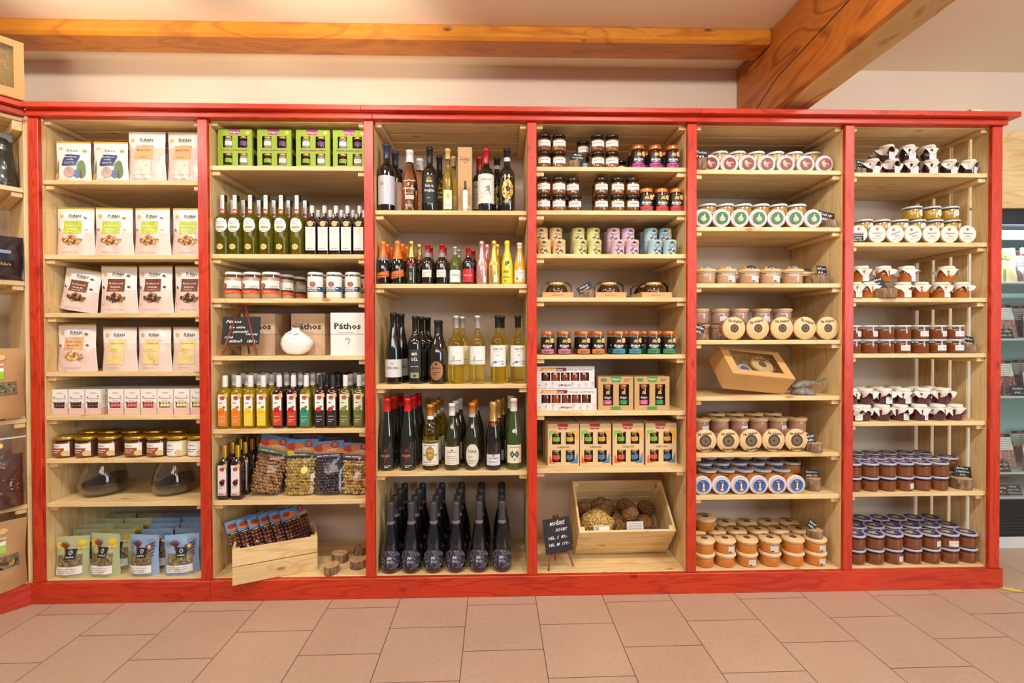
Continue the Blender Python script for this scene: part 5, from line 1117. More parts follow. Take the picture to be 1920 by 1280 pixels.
# tall honey jars with copper lids
COP = C(204, 116, 50, .3, .4, .5); HB_ = C(46, 20, 12, .1, .9)
def honey(col):
    o = [('r', -.05, .003, .05, .072, C(26, 22, 22, .4)), ('r', -.034, .004, .034, .024, col), ('t', 'Meligyris', -.003, .034, .0155, CHALK, dict(shear=.35, w=.044, bold=.02)), ('w', -.018, .018, .028, 1, 1, .002, CHALK), ('w', -.016, .016, .014, 2, .005, .002, DK), ('p', [(-.013, .053), (.008, .053), (.004, .066), (-.008, .066)], C(196, 160, 80, .4)), ('d', .02, .062, .0115, .0115, STICK)]
    return jar('honey_jar', .030, .103, HB_, COP, o, None, .017, .0295, .93, .008, 20)
def hj_row(si, nm, col, pxs, cn, Y=.04, rn='', tail=''):
    row(4, si, 'honey' + nm, honey(col), pxs, Y, 'tall dark honey jar with copper lid and %s label band%s' % (cn, tail), 'jar', 'copper lidded honey jars with %s band%s' % (cn, tail), jit=.1)
MGT = C(190, 50, 150, .45); RDB = C(210, 40, 50, .45)
hj_row(1, 'm', MGT, [1195.5, 1227.5, 1260], 'magenta'); hj_row(1, 'm', MGT, [1188, 1216, 1246], 'magenta', .12, tail=' behind')
hj_row(2, 'r', RDB, [1211.5, 1239.5, 1267], 'red'); hj_row(2, 'r', RDB, [1204, 1228], 'red', .12, tail=' behind')
for nm, col, pxs, cn in (('p', C(216, 110, 150, .45), [1026.5, 1057.5], 'pink'), ('o', C(226, 124, 40, .45), [1093.5, 1120.5], 'orange'), ('c', C(56, 150, 170, .45), [1159.5, 1189.5], 'cyan'), ('g', C(40, 150, 96, .45), [1224.5, 1253], 'green')):
    hj_row(5, nm, col, pxs, cn); hj_row(5, nm, col, [p + (937 - p) * .08 + 8 for p in pxs], cn, .12, tail=' second row')
row(4, 1, 'sign41', sign('price_sign', .027, .036, .074, .046, .08, ['Mořská', 'houbička', '75,-'], .016, .034), [1076], .045, 'log slice holding small black price card between jar stacks', 'price sign', None)
# tins
def tin(c1, c2, cn):
    o = [('p', [(-.012, .048), (.012, .048), (0, .060)], DK), ('t', cn, 0, .036, .009, c2, dict(shear=.3, w=.032)), ('w', -.01, .01, .031, 1, 1, .0016, DK), ('d', .02, .054, .009, .009, STICK), heap(.0, .014, .018, .010, [C(120, 80, 50, .5), C(70, 50, 40, .5), C(226, 214, 190, .5), c2], 18, .005, 4)]
    def b():
        r = empty('tea_tin'); m = M(); R, H = .0295, .066
        m.lathe([(0, .001), (R * .96, 0), (R, .002), (R * .985, .004), (R * .985, H - .006), (R, H - .005), (R, H - .001), (R * .96, H), (R * .93, H - .003), (0, H - .003)], c1, 24); m.obj('tin_body', r)
        decal(o, cyl(R)).obj('print', r); return r
    return b
tins = [('to', tin(C(220, 186, 134, .45), C(110, 66, 30, .5), 'Zázvor'), 'pale orange', [1015.5, 1042], [1021, 1048]), ('ty', tin(C(206, 204, 136, .45), C(90, 110, 50, .5), 'Citron'), 'yellow green', [1084, 1112], [1087.5, 1115]),
        ('tp', tin(C(212, 178, 196, .45), C(80, 90, 160, .5), 'Malina'), 'pink', [1150, 1177], [1158, 1185]), ('tb', tin(C(164, 194, 204, .45), C(50, 80, 110, .5), 'Borůvka'), 'pale blue', [1219.5, 1247], [1227, 1255])]
for key, bd, cn, up, lo in tins:
    row(4, 3, key, bd, lo, .04, '%s tea tin, front row' % cn, 'tin', 'tea tins in the front row', jit=.3)
    for t in (0, 1): row(4, 3, key, bd, up, .108, '%s tea tin, second row, %s' % (cn, ('lower', 'upper')[t]), 'tin', 'tea tins stacked two high', dz=.0665 * t, jit=.4)
    for t in (0, 1): row(4, 3, key, bd, [p + (937 - p) * .03 for p in up], .18, '%s tea tin, third row, %s' % (cn, ('lower', 'upper')[t]), 'tin', 'tea tins in the third row', dz=.0665 * t, jit=.4)
# honeys in carrier trays
def traypot():
    r = empty('jar_in_carrier'); w, h, d = .138, .025, .10; m = M(); kr = C(204, 160, 108, .7)
    m.box(-w / 2, w / 2, 0, .002, 0, h, kr); m.box(-w / 2, w / 2, d - .002, d, 0, h, kr); m.box(-w / 2, -w / 2 + .002, .0022, d - .0022, 0, h, kr); m.box(w / 2 - .002, w / 2, .0022, d - .0022, 0, h, kr); m.box(-w / 2 + .0022, w / 2 - .0022, .0022, d - .0022, 0, .002, kr)
    m.obj('tray', r); decal([('t', 'dárkový med', 0, h * .38, .008, BROWN, dict(shear=.3, w=.05))], flat).obj('print', r)
    m = M(); m.lathe([(0, .003), (.042, .003), (.049, .012), (.050, .036), (.044, .05), (.036, .056), (.036, .060)], C(70, 34, 22, .1, .9), 24, c=(0, .05, 0)); m.obj('honey_glass', r)
    M().lathe([(.037, .059), (.0385, .061), (.0385, .0705), (.036, .072), (0, .072)], C(206, 184, 120, .3, .3, .5), 24, c=(0, .05, 0)).obj('lid', r)
    for s in (-1, 1):
        m = M(); path = [(s * .067, .045, .004), (s * .066, .045, .055), (s * .05, .045, .071), (s * .02, .045, .0755), (0, .045, .0765)]
        for (a, b) in zip(path, path[1:]):
            m.add([(a[0], .035, a[2]), (b[0], .035, b[2]), (b[0], .055, b[2]), (a[0], .055, a[2])], [(0, 1, 2, 3)], BLK); m.add([(a[0] - .001 * s, .035, a[2] - .0015), (b[0] - .001 * s, .035, b[2] - .0015), (b[0] - .001 * s, .055, b[2] - .0015), (a[0] - .001 * s, .055, a[2] - .0015)], [(0, 1, 2, 3)], BLK)
        m.obj('strap', r)
    return r
row(4, 4, 'traypot', traypot, [1046, 1145.5, 1232], .03, 'wide honey jar in a kraft carrier tray with black strap', 'jar', 'honey jars in kraft trays', rot=[0, .0, .06])
row(4, 4, 'traypot', None, [1214], .15, 'wide honey jar in kraft tray standing behind the last one', 'jar', None, rot=.05)
row(4, 4, 'sign44', sign('price_sign', .026, .034, .068, .032, -.5, ['Dárkový', 'med 185,-'], -.01, .030, lean=.1), [1103.5], .035, 'cork coloured log holding slanted black card between kraft trays', 'price sign', None)
# honey boxes
HBX = C(222, 216, 216, .55)
def longbox():
    w, h = .268, .0965; wins = [(-w * .42 + i * w * .168, h * .33, -w * .42 + i * w * .168 + .041, h * .72) for i in range(5)]
    def inner(r):
        for i, a in enumerate(wins):
            m = M(); cx = (a[0] + a[2]) / 2; col = [C(70, 34, 22, .1, .9), C(140, 62, 20, .1, .9), C(118, 56, 28, .1, .9), C(130, 60, 24, .1, .9), C(104, 44, 20, .1, .9)][i]
            m.lathe([(0, 0), (.018, 0), (.0205, .006), (.0205, .038), (.017, .046), (.017, .06)], col, 14, c=(cx, .0225, h * .24)); m.obj('honey_jar', r)
    ops = [('p', [(-w * .45, h * .78), (-w * .1, h * .78), (-w * .08, h * .86), (-w * .1, h * .94), (-w * .42, h * .94)], C(222, 150, 60, .5)), ('p', [(-w * .17, h * .78), (.0, h * .78), (w * .02, h * .86), (0, h * .94), (-w * .17, h * .94)], C(120, 50, 34, .5)), ('t', 'Amber&Dark', -w * .22, h * .81, .012, WHT, dict(w=w * .34)), ('t', 'Honey Collection', w * .25, h * .82, .010, GREY, dict(w=w * .42, shear=.2)),
           ('t', 'Meligyris', w * .0, h * .10, .013, BROWN, dict(w=.05, shear=.3))]
    for i in range(9): x = -w * .47 + i * w * .115; ops += [('l', [(x, .002), (x + .004, h * (.14 + .05 * (i % 3)))], .0012, GREY), ('d', x + .004, h * (.15 + .05 * (i % 3)), .004, .0035, C(190, 160, 160, .5))] if abs(x) > .035 or i % 2 else []
    return winbox('honey_gift_box', w, h, .11, HBX, wins, ops, inner)
o = row(4, 6, 'longbox', longbox(), [1062.5], .035, 'white honey gift box with five jars, lower of two', 'gift box', 'white honey gift boxes')
o = row(4, 6, 'longbox', None, [1060.5], .045, 'white honey gift box with five jars, stacked on top', 'gift box', 'white honey gift boxes', dz=.098, rot=-.01); o[0].scale = (.965, 1, 1)
KR2 = C(196, 156, 104, .7); GTAB = C(60, 150, 70, .5)
def pack2():
    w, h = .158, .148; wins = [(-w * .36, h * .13, -w * .07, h * .77), (w * .09, h * .13, w * .38, h * .77)]
    def inner(r):
        for i, (a, col) in enumerate(zip(wins, (C(216, 110, 150, .45), C(40, 150, 96, .45)))):
            m = M(); cx = (a[0] + a[2]) / 2; z = h * .135; R = .0225; m.lathe([(0, 0), (R * .9, 0), (R, .004), (R, .074), (R * .9, .08)], HB_, 16, c=(cx, R + .002, z)); m.lathe([(R * .92, .078), (R * .97, .079), (R * .97, .091), (R * .9, .093), (0, .093)], COP, 16, c=(cx, R + .002, z))
            decal([('r', -R, z + .004, R, z + .022, col), ('t', 'Meligyris', 0, z + .03, .013, CHALK, dict(w=.033, shear=.3)), ('p', [(-.01, z + .05), (.008, z + .05), (.004, z + .064), (-.006, z + .064)], C(196, 160, 80, .4))], cyl(R, (cx, R + .002)), m); m.obj('honey_jar', r)
    ops = [('p', [(-w * .15, h), (w * .17, h), (w * .12, h * .83), (-w * .1, h * .83)], GTAB), ('t', 'Meligyris', 0, h * .9, .011, WHT, dict(w=.036, shear=.3)), ('r', -w * .42, h * .86, -w * .26, h * .95, C(70, 130, 80, .5)), ('w', w * .24, w * .44, h * .92, 2, .008, .002, BROWN), ('r', -w * .14, .001, w * .14, .014, GTAB)]
    return winbox('honey_pair_box', w, h, .062, KR2, wins, ops, inner, C(176, 138, 90, .7))
row(4, 6, 'pack2', pack2(), [1154.5, 1222.5], .04, 'kraft box of two honey jars with green tab', 'gift box', 'kraft boxes of two honeys'); row(4, 6, 'pack2', None, [1149, 1212], .11, 'kraft box of two honeys behind the front pair', 'gift box', 'kraft boxes of two honeys, second row')
KC = C(218, 188, 142, .65); RTAB = C(190, 30, 40, .45)
cor = [('p', [(-.064, .158), (-.035, .158), (-.035, .148), (-.058, .14), (-.064, .11)], C(130, 190, 70, .5)), ('p', [(.036, .158), (.064, .158), (.064, .11), (.056, .13)], C(230, 170, 50, .5)), ('p', [(-.064, .02), (-.06, .05), (-.05, .02), (-.03, .012), (-.064, .012)], C(220, 90, 50, .5)), ('p', [(.064, .012), (.064, .06), (.054, .03), (.03, .012)], C(70, 130, 180, .5)), ('t', '4 SEASONS', 0, .081, .010, INK, dict(w=.052))]
DJ2 = C(50, 28, 16, .15, .7)
p4 = pack4('jar_gift_pack', .140, .188, .066, KC, RTAB, 'Meligyris', [(DJ2, C(220, 90, 50, .5)), (DJ2, C(70, 130, 190, .5)), (DJ2, C(130, 190, 60, .5)), (DJ2, C(232, 170, 50, .5))], None, None, None, cor, jr=.021, jh=.056, rowz=(.08, .51))
for k, (Y, xs) in enumerate(((.05, [1056.5, 1116.5, 1178, 1239.5]), (.125, [1051, 1110, 1168, 1226]), (.2, [1046, 1104, 1160, 1214]))):
    row(4, 7, 'p4b', p4, xs, Y, 'cream gift pack of four honeys with red tab, %s, {n}' % ['front row', 'second row', 'third row'][k], 'gift pack', 'cream four honey packs', order=False)
# bottom: easel board, tilted crate, sponges
o = row(4, 8, 'easel_b', easel('easel_chalkboard', .125, .148, .235, [('MOŘSKÉ', .02, .80, .15, .58), ('HOUBY', .16, .61, .13, .46), ('VEL. S  89,-', .0, .40, .12, .7), ('VEL. M  119,-', .02, .2, .12, .76)], .075), [1048], .055, 'chalkboard reading MOŘSKÉ HOUBY on a brown easel beside the sponge crate', 'chalkboard', None)[0]; o.rotation_euler = (0, radians(-4), .2)
zc = SH[4][-1] + .001; th = radians(41); cw, cdp, chh = .438, .262, .21
rim = Vector((atY(1177.5, 1002, .03).x, .03, zc + .004 + chh * cos(th)))          # middle of the front rim
cr = place('crate_b', crate(cw, cdp, chh, 3, .010), 'pine crate tipped back with its opening forward, full of sea sponges', 'crate', None, (0, 0, 0))
RC = Matrix.Rotation(radians(-.4), 3, 'Y') @ Matrix.Rotation(th, 3, 'X')
cr.rotation_euler = RC.to_euler(); cr.location = rim - RC @ Vector((0, -cdp / 2, chh))
CRM = Matrix.Translation(cr.location) @ RC.to_4x4()
def sponge_mat(name, a, b_):
    m, nt, p = newmat(name); tc = nt.nodes.new('ShaderNodeTexCoord'); v = nt.nodes.new('ShaderNodeTexVoronoi'); v.inputs['Scale'].default_value = 95; nt.links.new(tc.outputs['Object'], v.inputs['Vector'])
    nt.links.new(ramp(nt, v.outputs['Distance'], [(.15, a), (.5, b_)]), p.inputs['Base Color']); p.inputs['Roughness'].default_value = .95
    bu = nt.nodes.new('ShaderNodeBump'); bu.inputs['Strength'].default_value = 1; bu.inputs['Distance'].default_value = .006; nt.links.new(v.outputs['Distance'], bu.inputs['Height']); nt.links.new(bu.outputs[0], p.inputs['Normal']); return m
SPL = sponge_mat('honeycomb_sponge', (96, 66, 30), (206, 166, 96)); SPD = sponge_mat('brown_sponge', (60, 40, 22), (140, 98, 52))
def sponge(mat, seed, R=.06, fl=.75):
    def b():
        import mathutils.noise as mn
        rnd = random.Random(seed); off = Vector((rnd.uniform(0, 9),) * 3); m = M()
        def f(u, v):
            a = 2 * pi * u; t = pi * v; d = Vector((sin(t) * cos(a), sin(t) * sin(a), cos(t))); n = mn.noise(d * 1.5 + off) * .12 + mn.noise(d * 5 + off) * .08; h = mn.cell(d * 9 + off) * .05
            q = d * R * (1 + n - h); return (q.x, q.y * fl, q.z * .9)
        m.grid(f, 44, 26, mat, True, True); r = empty('sea_sponge'); m.obj('sponge_body', r); return r
    return b
def incrate(x, y, z): return CRM @ Vector((x, y, z))
# local crate axes: z = depth of the crate (0 bottom boards), y = up the tipped floor side
SPG = [(-.112, -.040, .108, .080, 0, 'large pale honeycomb sea sponge with paper tag at the front'), (-.062, .056, .076, .060, 1, 'brown sea sponge high at the back of the crate'), (.056, .064, .066, .047, 1, 'dark round sea sponge at the back, middle of the crate'), (.155, .060, .062, .043, 1, 'dark sea sponge at the back by the crate side'), (.120, -.038, .076, .060, 1, 'brown sponge in the front half near the crate side'), (.0, -.052, .07, .054, 1, 'upright brown sponge beside the large pale one'), (-.168, .062, .058, .038, 1, 'small brown sponge squeezed into the back corner'), (.045, -.01, .15, .040, 1, 'half hidden brown sponge resting on top of the others')]
for i, (lx, ly, lz, R, k, lk) in enumerate(SPG):
    place('sponge%d' % i, sponge([SPL, SPD][k], i + 2, R), lk, 'sponge', 'sea sponges in the crate', incrate(lx, ly, lz), (.4, .3 * i, 0))
def tagcard(w, h, lines, c): 
    def b():
        r = empty('product_label_card'); M().box(-w / 2, w / 2, 0, .003, 0, h, c).obj('card', r); decal([('w', -w * .4, w * .4, h * .8, 5, h * .14, .0022, GREY)] + lines, flat).obj('print', r); return r
    return b
for px, py, w_, h_, c, ln, lk in ((1129, 1002, .075, .04, C(222, 200, 160, .5), [('r', -.012, .006, .034, .034, WHT)], 'small cream packed sponge tag at the crate rim'), (1192, 1000, .076, .052, C(214, 210, 204, .3, .3), [('r', -.034, .004, .034, .012, C(60, 110, 170, .5))], 'white and blue printed sponge packet at the crate rim'), (1224, 999, .07, .018, C(70, 120, 180, .4), [('t', 'SPONGE', 0, .005, .009, WHT)], 'flat blue sponge packet in the crate corner')):
    p = atY(px, py, .062); place('tag%d' % px, tagcard(w_, h_, ln, c), lk, 'packet', None, p, (-.25, 0, .03))
# ================================================================== bay 5: spreads and pates with painted or wooden lids
WLID = C(226, 222, 222, .4, .2); WPR = C(214, 206, 204, .5)
def ringprint(R, col, deco): return [('d', 0, 0, R * .97, R * .97, C(224, 214, 212, .45))] + [('d', R * .84 * cos(2 * pi * i / 20), R * .84 * sin(2 * pi * i / 20), R * .035, R * .05, C(150, 70, 80, .5)) for i in range(20)] + [('d', 0, 0, R * .66, R * .66, col)] + deco
def facejar(name, R, H, content, col, deco, lh=.010):
    return jar(name, R * .96, H, content, WLID, None, ringprint(R, col, deco), lh, R, .95, .004, 22)
pig = [('d', .002, -.004, .013, .008, C(200, 150, 120, .5)), ('d', -.008, .002, .006, .006, C(220, 180, 150, .5)), ('p', [(-.014, .006), (-.006, .012), (-.008, .002)], C(220, 180, 150, .5)), ('d', .008, -.006, .007, .006, C(120, 70, 50, .5))]
gar = [('d', 0, -.004, .0105, .009, C(206, 196, 166, .5)), ('p', [(-.005, .0), (.005, .0), (.002, .015), (0, .015)], C(216, 206, 176, .5)), ('l', [(0, .0), (.0, -.012)], .001, C(150, 140, 110, .5)), ('l', [(-.004, .0), (-.006, -.010)], .0008, C(150, 140, 110, .5))]
cow = [('p', [(-.008, .010), (.009, .010), (.006, -.008), (.002, -.014), (-.004, -.014), (-.007, -.006)], C(110, 70, 50, .5)), ('p', [(-.016, .010), (-.007, .006), (-.008, .011)], C(90, 56, 40, .5)), ('p', [(.017, .008), (.008, .005), (.008, .011)], C(90, 56, 40, .5)), ('p', [(-.0025, .008), (.003, .008), (.002, -.012), (-.002, -.012)], C(230, 220, 206, .5)), ('d', -.0, -.013, .006, .004, C(226, 190, 170, .5)), ('d', -.004, .0, .001, .001, DK), ('d', .005, .0, .001, .001, DK), ('w', -.01, .01, .017, 1, 1, .002, WHT)]
def big(deco, f):
    o = []
    for q in deco:
        if q[0] == 'd': o.append(('d', *[v * f for v in q[1:5]], q[5]))
        elif q[0] == 'p': o.append(('p', [(a * f, b * f) for a, b in q[1]], q[2]))
        elif q[0] == 'l': o.append(('l', [(a * f, b * f) for a, b in q[1]], q[2] * f, q[3]))
        else: o.append(q)
    return o
pig, gar, cow = big(pig, 1.35), big(gar, 1.2), big(cow, 1.35)
PATE = C(196, 166, 110, .2, .6)
fr = facejar('spread_jar', .0405, .064, PATE, C(128, 26, 42, .45), pig); RL = [0, .2, -.15, .1, -.1, .05, -.2]
facing(5, 1, 'f_red', fr, [1331, 1365.5, 1399.6, 1435, 1471, 1508, 1543], .0405, .106, 'spread jar on its side with crimson pig printed lid, {n}', 'jar', 'crimson lidded spread jars lying on their side', roll=RL)
for t in (0, 1): row(5, 1, 'f_red', None, [1348, 1381, 1416, 1452, 1487, 1522], .155, 'standing spread jar behind the crimson lids, ' + ('lower', 'upper')[t], 'jar', 'upright spread jars on the top shelf', dz=.0645*t, jit=.5)
for t in (0, 1): row(5, 1, 'f_red', None, [1355, 1387, 1421, 1456, 1490, 1524], .242, 'spread jar at the back behind the crimson lids, ' + ('lower', 'upper')[t], 'jar', 'back row spread jars on the top shelf', dz=.0645*t, jit=.5)
fg = facejar('spread_jar', .0405, .064, C(176, 130, 60, .2, .6), C(50, 110, 60, .45), gar)
facing(5, 2, 'f_green', fg, [1307.5, 1341.5, 1376, 1410.5, 1444.5, 1479, 1513.5], .0405, .074, 'spread jar on its side with green garlic printed lid, {n}', 'jar', 'green lidded spread jars lying on their side', roll=RL[::-1])
for t in (0, 1): row(5, 2, 'f_green', None, [1326, 1359, 1391, 1424.5, 1458, 1492.5], .13, 'standing spread jar behind the green lids, ' + ('lower', 'upper')[t], 'jar', 'upright spread jars on the second shelf', dz=.0645*t, jit=.5)
for t in (0, 1): row(5, 2, 'f_green', None, [1334, 1366, 1398, 1430, 1462, 1494], .215, 'spread jar at the back behind the green lids, ' + ('lower', 'upper')[t], 'jar', 'back row spread jars on the second shelf', dz=.0645*t, jit=.5)
row(5, 1, 's51', sign('price_sign', .022, .050, .058, .052, .12, ['Kachní', '149,-'], .0, .046), [1315], .014, 'upright log piece with black card beside the first crimson lid', 'price sign', None)
row(5, 2, 's52', sign('price_sign', .033, .034, .076, .055, .22, ['Kozí sýr', 'medvědí 119,-'], -.012, .026), [1553], .03, 'low log slice with slanted black card at the end of green lids', 'price sign', None)
# jars with wooden lids
PINKP = C(190, 150, 120, .2, .5); BRP = C(160, 110, 90, .2, .5); ORP = C(206, 122, 46, .2, .5)
def wlab(x0=.0): return [('r', x0 - .018, .008, x0 + .018, .034, C(232, 230, 228, .5)), ('w', x0 - .015, x0 + .015, .029, 5, .0048, .0014, GREY), ('r', x0 - .016, .009, x0 - .004, .014, INK)]
def woodjar(R, H, content, lab, lidops=None, lh=.013, name='pate_jar', orn=0):
    jb = jar(name, R, H, content, LIDW, lab, lidops, lh, R * 1.13, .9, .006, 20, lidshape='wood', rim=C(222, 214, 190, .4))
    if not orn: return jb
    def b():
        r = jb(); m = M(); import mathutils.noise as mn
        cols = {1: (C(120, 140, 160, .3, .6), C(206, 160, 80, .5)), 2: (C(150, 150, 150, .3, .6), C(190, 150, 90, .5)), 3: (C(40, 50, 76, .2, .8), C(206, 140, 60, .5)), 4: (C(90, 90, 96, .3, .5), C(206, 160, 80, .5)), 5: (C(112, 118, 124, .3, .6), C(190, 140, 70, .5))}[orn]
        m.lathe([(.018, 0), (.02, .006), (.014, .016), (0, .022)], cols[0], 12, 1.2, .9, c=(.008, 0, H)); m.lathe([(.0, .0), (.012, .001), (.011, .006), (0, .009)], cols[1], 10, 1.6, 1, c=(-.016, -.004, H)); m.lathe([(0, .0), (.005, .004), (.004, .010), (0, .013)], cols[1], 8, c=(-.02, -.004, H + .004)); m.obj('ornament', r, 'small painted stone ornament'); return r
    return b
for i, (px, nm, st) in enumerate(((1322.5, 'pale blue stone ornament on lid', 1), (1361, 'grey stone ornament on lid and white label', 2), (1404, 'dark blue stone ornament on lid', 3), (1443.5, 'charcoal stone ornament on lid', 4), (1485.5, 'large grey stone ornament on lid', 5))):
    row(5, 3, 'wo%d' % st, woodjar(.041, .066, [PINKP, C(196, 160, 126, .2, .5)][i % 2], wlab(.01) if st in (2, 3, 4) else None, orn=st), [px], .055, 'wooden lidded pate jar, ' + nm, 'jar', 'wooden lidded jars with ornaments')
row(5, 3, 'wo2', None, [1345, 1385, 1425, 1463], .16, 'wooden lidded jar with ornament in the row behind', 'jar', 'ornament jars behind'); row(5, 3, 'wo3', None, [1509], .15, 'wooden lidded jar with dark blue ornament behind the log slice', 'jar', None)
row(5, 3, 's53', sign('price_sign', .052, .042, .045, .05, .1, ['Račí paté', '99,-'], .03, .040, half=False), [1529], .065, 'broad bark log slice with upright black card at shelf end', 'price sign', None)
def nml(R, word2, dark):
    return [('t', 'Na mlejnici', 0, R * .50, R * .36, DK, dict(w=R * 1.25, shear=.2, bold=.03))] + ([('t', word2, 0, -R * .82, R * .3, DK, dict(w=R * 1.15, shear=.2, bold=.03))] if word2 else []) + [('d', 0, -.0, R * .36 if not word2 else R * .52, R * .36 if not word2 else R * .52, C(72, 54, 42, .7)), ('d', 0, 0, R * (.38 if word2 else .25), R * (.38 if word2 else .25), C(116, 94, 74, .7)), ('d', 0, 0, R * .1, R * .1, C(60, 46, 38, .7))]
RW = .0515
nf = woodjar(RW / 1.13, .062, BRP, None, nml(RW, None, 0), .014)
facing(5, 4, 'f_wood', nf, [1375, 1419.5, 1466.5, 1508.5, 1549.5], RW, .075, 'jar on its side, round wooden lid branded Na mlejnici, {n}', 'jar', 'wooden lids facing front on the fourth shelf', roll=[-.1, .25, .05, -.3, .1])
up = woodjar(.039, .072, C(176, 136, 122, .2, .5), wlab(.006)); upn = woodjar(.039, .072, C(176, 136, 122, .2, .5), None)
for t in (0, 1): row(5, 4, ['upn', 'upl'], [upn, up], [1312, 1349, 1385, 1427, 1466], .14 if t else .155, 'wooden lidded pate jar standing behind, %s, {n}' % ('lower', 'upper')[t], 'jar', 'standing pate jars on the fourth shelf', dz=.0725 * t, jit=.2)
row(5, 4, 'upn', None, [1490], .22, 'pate jar at the far back, shelf of Na mlejnici lids', 'jar', None, dz=.03)
row(5, 4, 's54', sign('price_sign', .036, .026, .05, .05, .3, ['Svíčka', '149,-'], -.012, .022), [1313], .045, 'pale log slice with tilted black card before stacked pate jars', 'price sign', None)
# gift box with window, fish shaped stone
def giftbox(w, h, d, fill):
    def b():
        r = empty('window_gift_box'); m = M(); kr = C(206, 160, 100, .6); kd = C(186, 142, 88, .6); t = .002
        m.box(-w / 2, w / 2, -t, 0, 0, h, kr); m.box(-w / 2, -w / 2 + t, 0, d, 0, h, kr); m.box(w / 2 - t, w / 2, 0, d, 0, h, kr); m.box(-w / 2, w / 2, d, d + t, 0, h, kr); m.box(-w / 2 + t, w / 2 - t, 0, d, 0, t, kr)
        m.obj('box_tray', r)
        m = M(); e = .16
        for a in ((-w / 2, w / 2, 0, d * e), (-w / 2, w / 2, d * (1 - e * .7), d), (-w / 2, -w / 2 + w * .13, d * e, d * (1 - e * .7)), (w / 2 - w * .13, w / 2, d * e, d * (1 - e * .7))): m.box(a[0], a[1], a[2], a[3], h - t * .4, h + t, kr)
        m.obj('lid_frame', r)
        M().box(-w * .37, w * .37, d * e, d * (1 - e * .7), h - .001, h - .0004, FILM).obj('window_film', r)
        rnd = random.Random(5); m = M(); st = [C(216, 184, 120, .7), C(196, 160, 96, .7), C(230, 204, 150, .7)]
        for i in range(90):
            x, y = rnd.uniform(-w * .4, w * .4), rnd.uniform(d * .08, d * .9); a = rnd.uniform(0, 6); l = rnd.uniform(.015, .035); z = rnd.uniform(h * .45, h * .78)
            m.tube([(x, y, z), (x + l * cos(a), y + l * sin(a), z + rnd.uniform(-.01, .012)), (x + 1.6 * l * cos(a + .7), y + 1.6 * l * sin(a + .7), z - .004)], .0011, st[i % 3], 4)
        m.box(-w * .45, w * .45, d * .04, d * .95, h * .3, h * .42, st[1]); o = m.obj('straw_filling', r); o['kind'] = 'stuff'
        if fill: fill(r, w, h, d)
        return r
    return b
def fill5(r, w, h, d):
    m = M(); m.lathe([(0, 0), (.05, 0), (.052, .004), (.052, .012), (.049, .015), (0, .015)], LIDW, 22, c=(w * .13, d * .52, h * .74)); decal(nml(.05, None, 0), lambda x, z, k: (w * .13 + x, d * .52 + z, h * .74 + .0155 + k * .0002), m); m.obj('wooden_lid', r)
    m = M(); m.lathe([(.035, 0), (.035, .01), (0, .011)], WLID, 20, c=(-w * .2, d * .3, h * .72)); m.lathe([(0.022, .0112), (0, .0116)], C(70, 90, 170, .5), 16, c=(-w * .2, d * .3, h * .72)); m.obj('jar_lid', r)
gb_ = place('giftbox5', giftbox(.305, .098, .172, fill5), 'kraft gift box with window showing straw and a wooden lid, propped tilted', 'gift box', None, (XP(1411, .10, .9) , .075, SH[5][4] + .046), (radians(40), 0, 0))
gb_.rotation_euler = (Matrix.Rotation(radians(7), 3, 'Z') @ Matrix.Rotation(radians(6), 3, 'Y') @ Matrix.Rotation(radians(42), 3, 'X')).to_euler()
gb_.location = atY(1412, 734, .055); settle(gb_, SH[5][4])
def fish():
    r = empty('carved_fish'); m = M(); G = noise_mat('grey_soapstone', (96, 88, 84), (150, 138, 130), 60, .5, .3)
    m.lathe([(0, 0), (.045, .0), (.052, .006), (.040, .022), (.016, .032), (0, .034)], G, 22, 1.1, .8)
    m.obj('base_shell', r)
    m = M(); m.lathe([(0, -.055), (.014, -.045), (.023, -.015), (.024, .015), (.014, .045), (.006, .066), (0, .07)], G, 14, 1, 1, T=Matrix.Translation((.0, .01, .043)) @ Matrix.Rotation(radians(80), 4, 'Y') @ Matrix.Diagonal((.8, 1, 1, 1))); m.obj('fish_body', r)
    m = M(); m.add([(.055, .002, .050), (.105, .0, .072), (.09, .004, .052), (.098, .004, .036), (.055, .018, .050), (.105, .01, .072), (.09, .012, .052), (.098, .012, .036)], [(0, 1, 2), (0, 2, 3), (4, 6, 5), (4, 7, 6), (0, 4, 5, 1), (1, 5, 6, 2), (2, 6, 7, 3), (3, 7, 4, 0)], G); m.obj('tail', r); return r
row(5, 5, 'fish', fish, [1506], .06, 'grey soapstone fish figure on a shell shaped base beside the gift box', 'figurine', None)
# row 6: wooden lids facing with word below
nf6 = woodjar(.0515 / 1.13, .062, BRP, None, nml(.0515, 'Karamelka', 1), .014)
facing(5, 6, 'f_wood6', nf6, [1321, 1357.5, 1400, 1442.5, 1486], .0515, .075, 'jar on its side, wooden lid with dark carved medallion, {n}', 'jar', 'wooden lids with carved medallion', roll=[.1, .05, .15, -.1, .05])
up6 = woodjar(.040, .068, C(170, 120, 100, .2, .5), wlab(.014), nml(.04, None, 0)); up6n = woodjar(.040, .068, C(170, 120, 100, .2, .5), None, nml(.04, None, 0))
row(5, 6, ['u6n', 'u6l'], [up6n, up6], [1313, 1347, 1379, 1413, 1450, 1493], .125, 'wooden lidded jar behind the medallion lids, lower, {n}', 'jar', 'standing jars behind the medallion lids', jit=.15)
row(5, 6, ['u6l', 'u6n'], [up6, up6n], [1313, 1347, 1379, 1413, 1450, 1493], .125, 'wooden lidded jar behind the medallion lids, upper, {n}', 'jar', 'standing jars on top of the lower ones', dz=.0685, jit=.15)
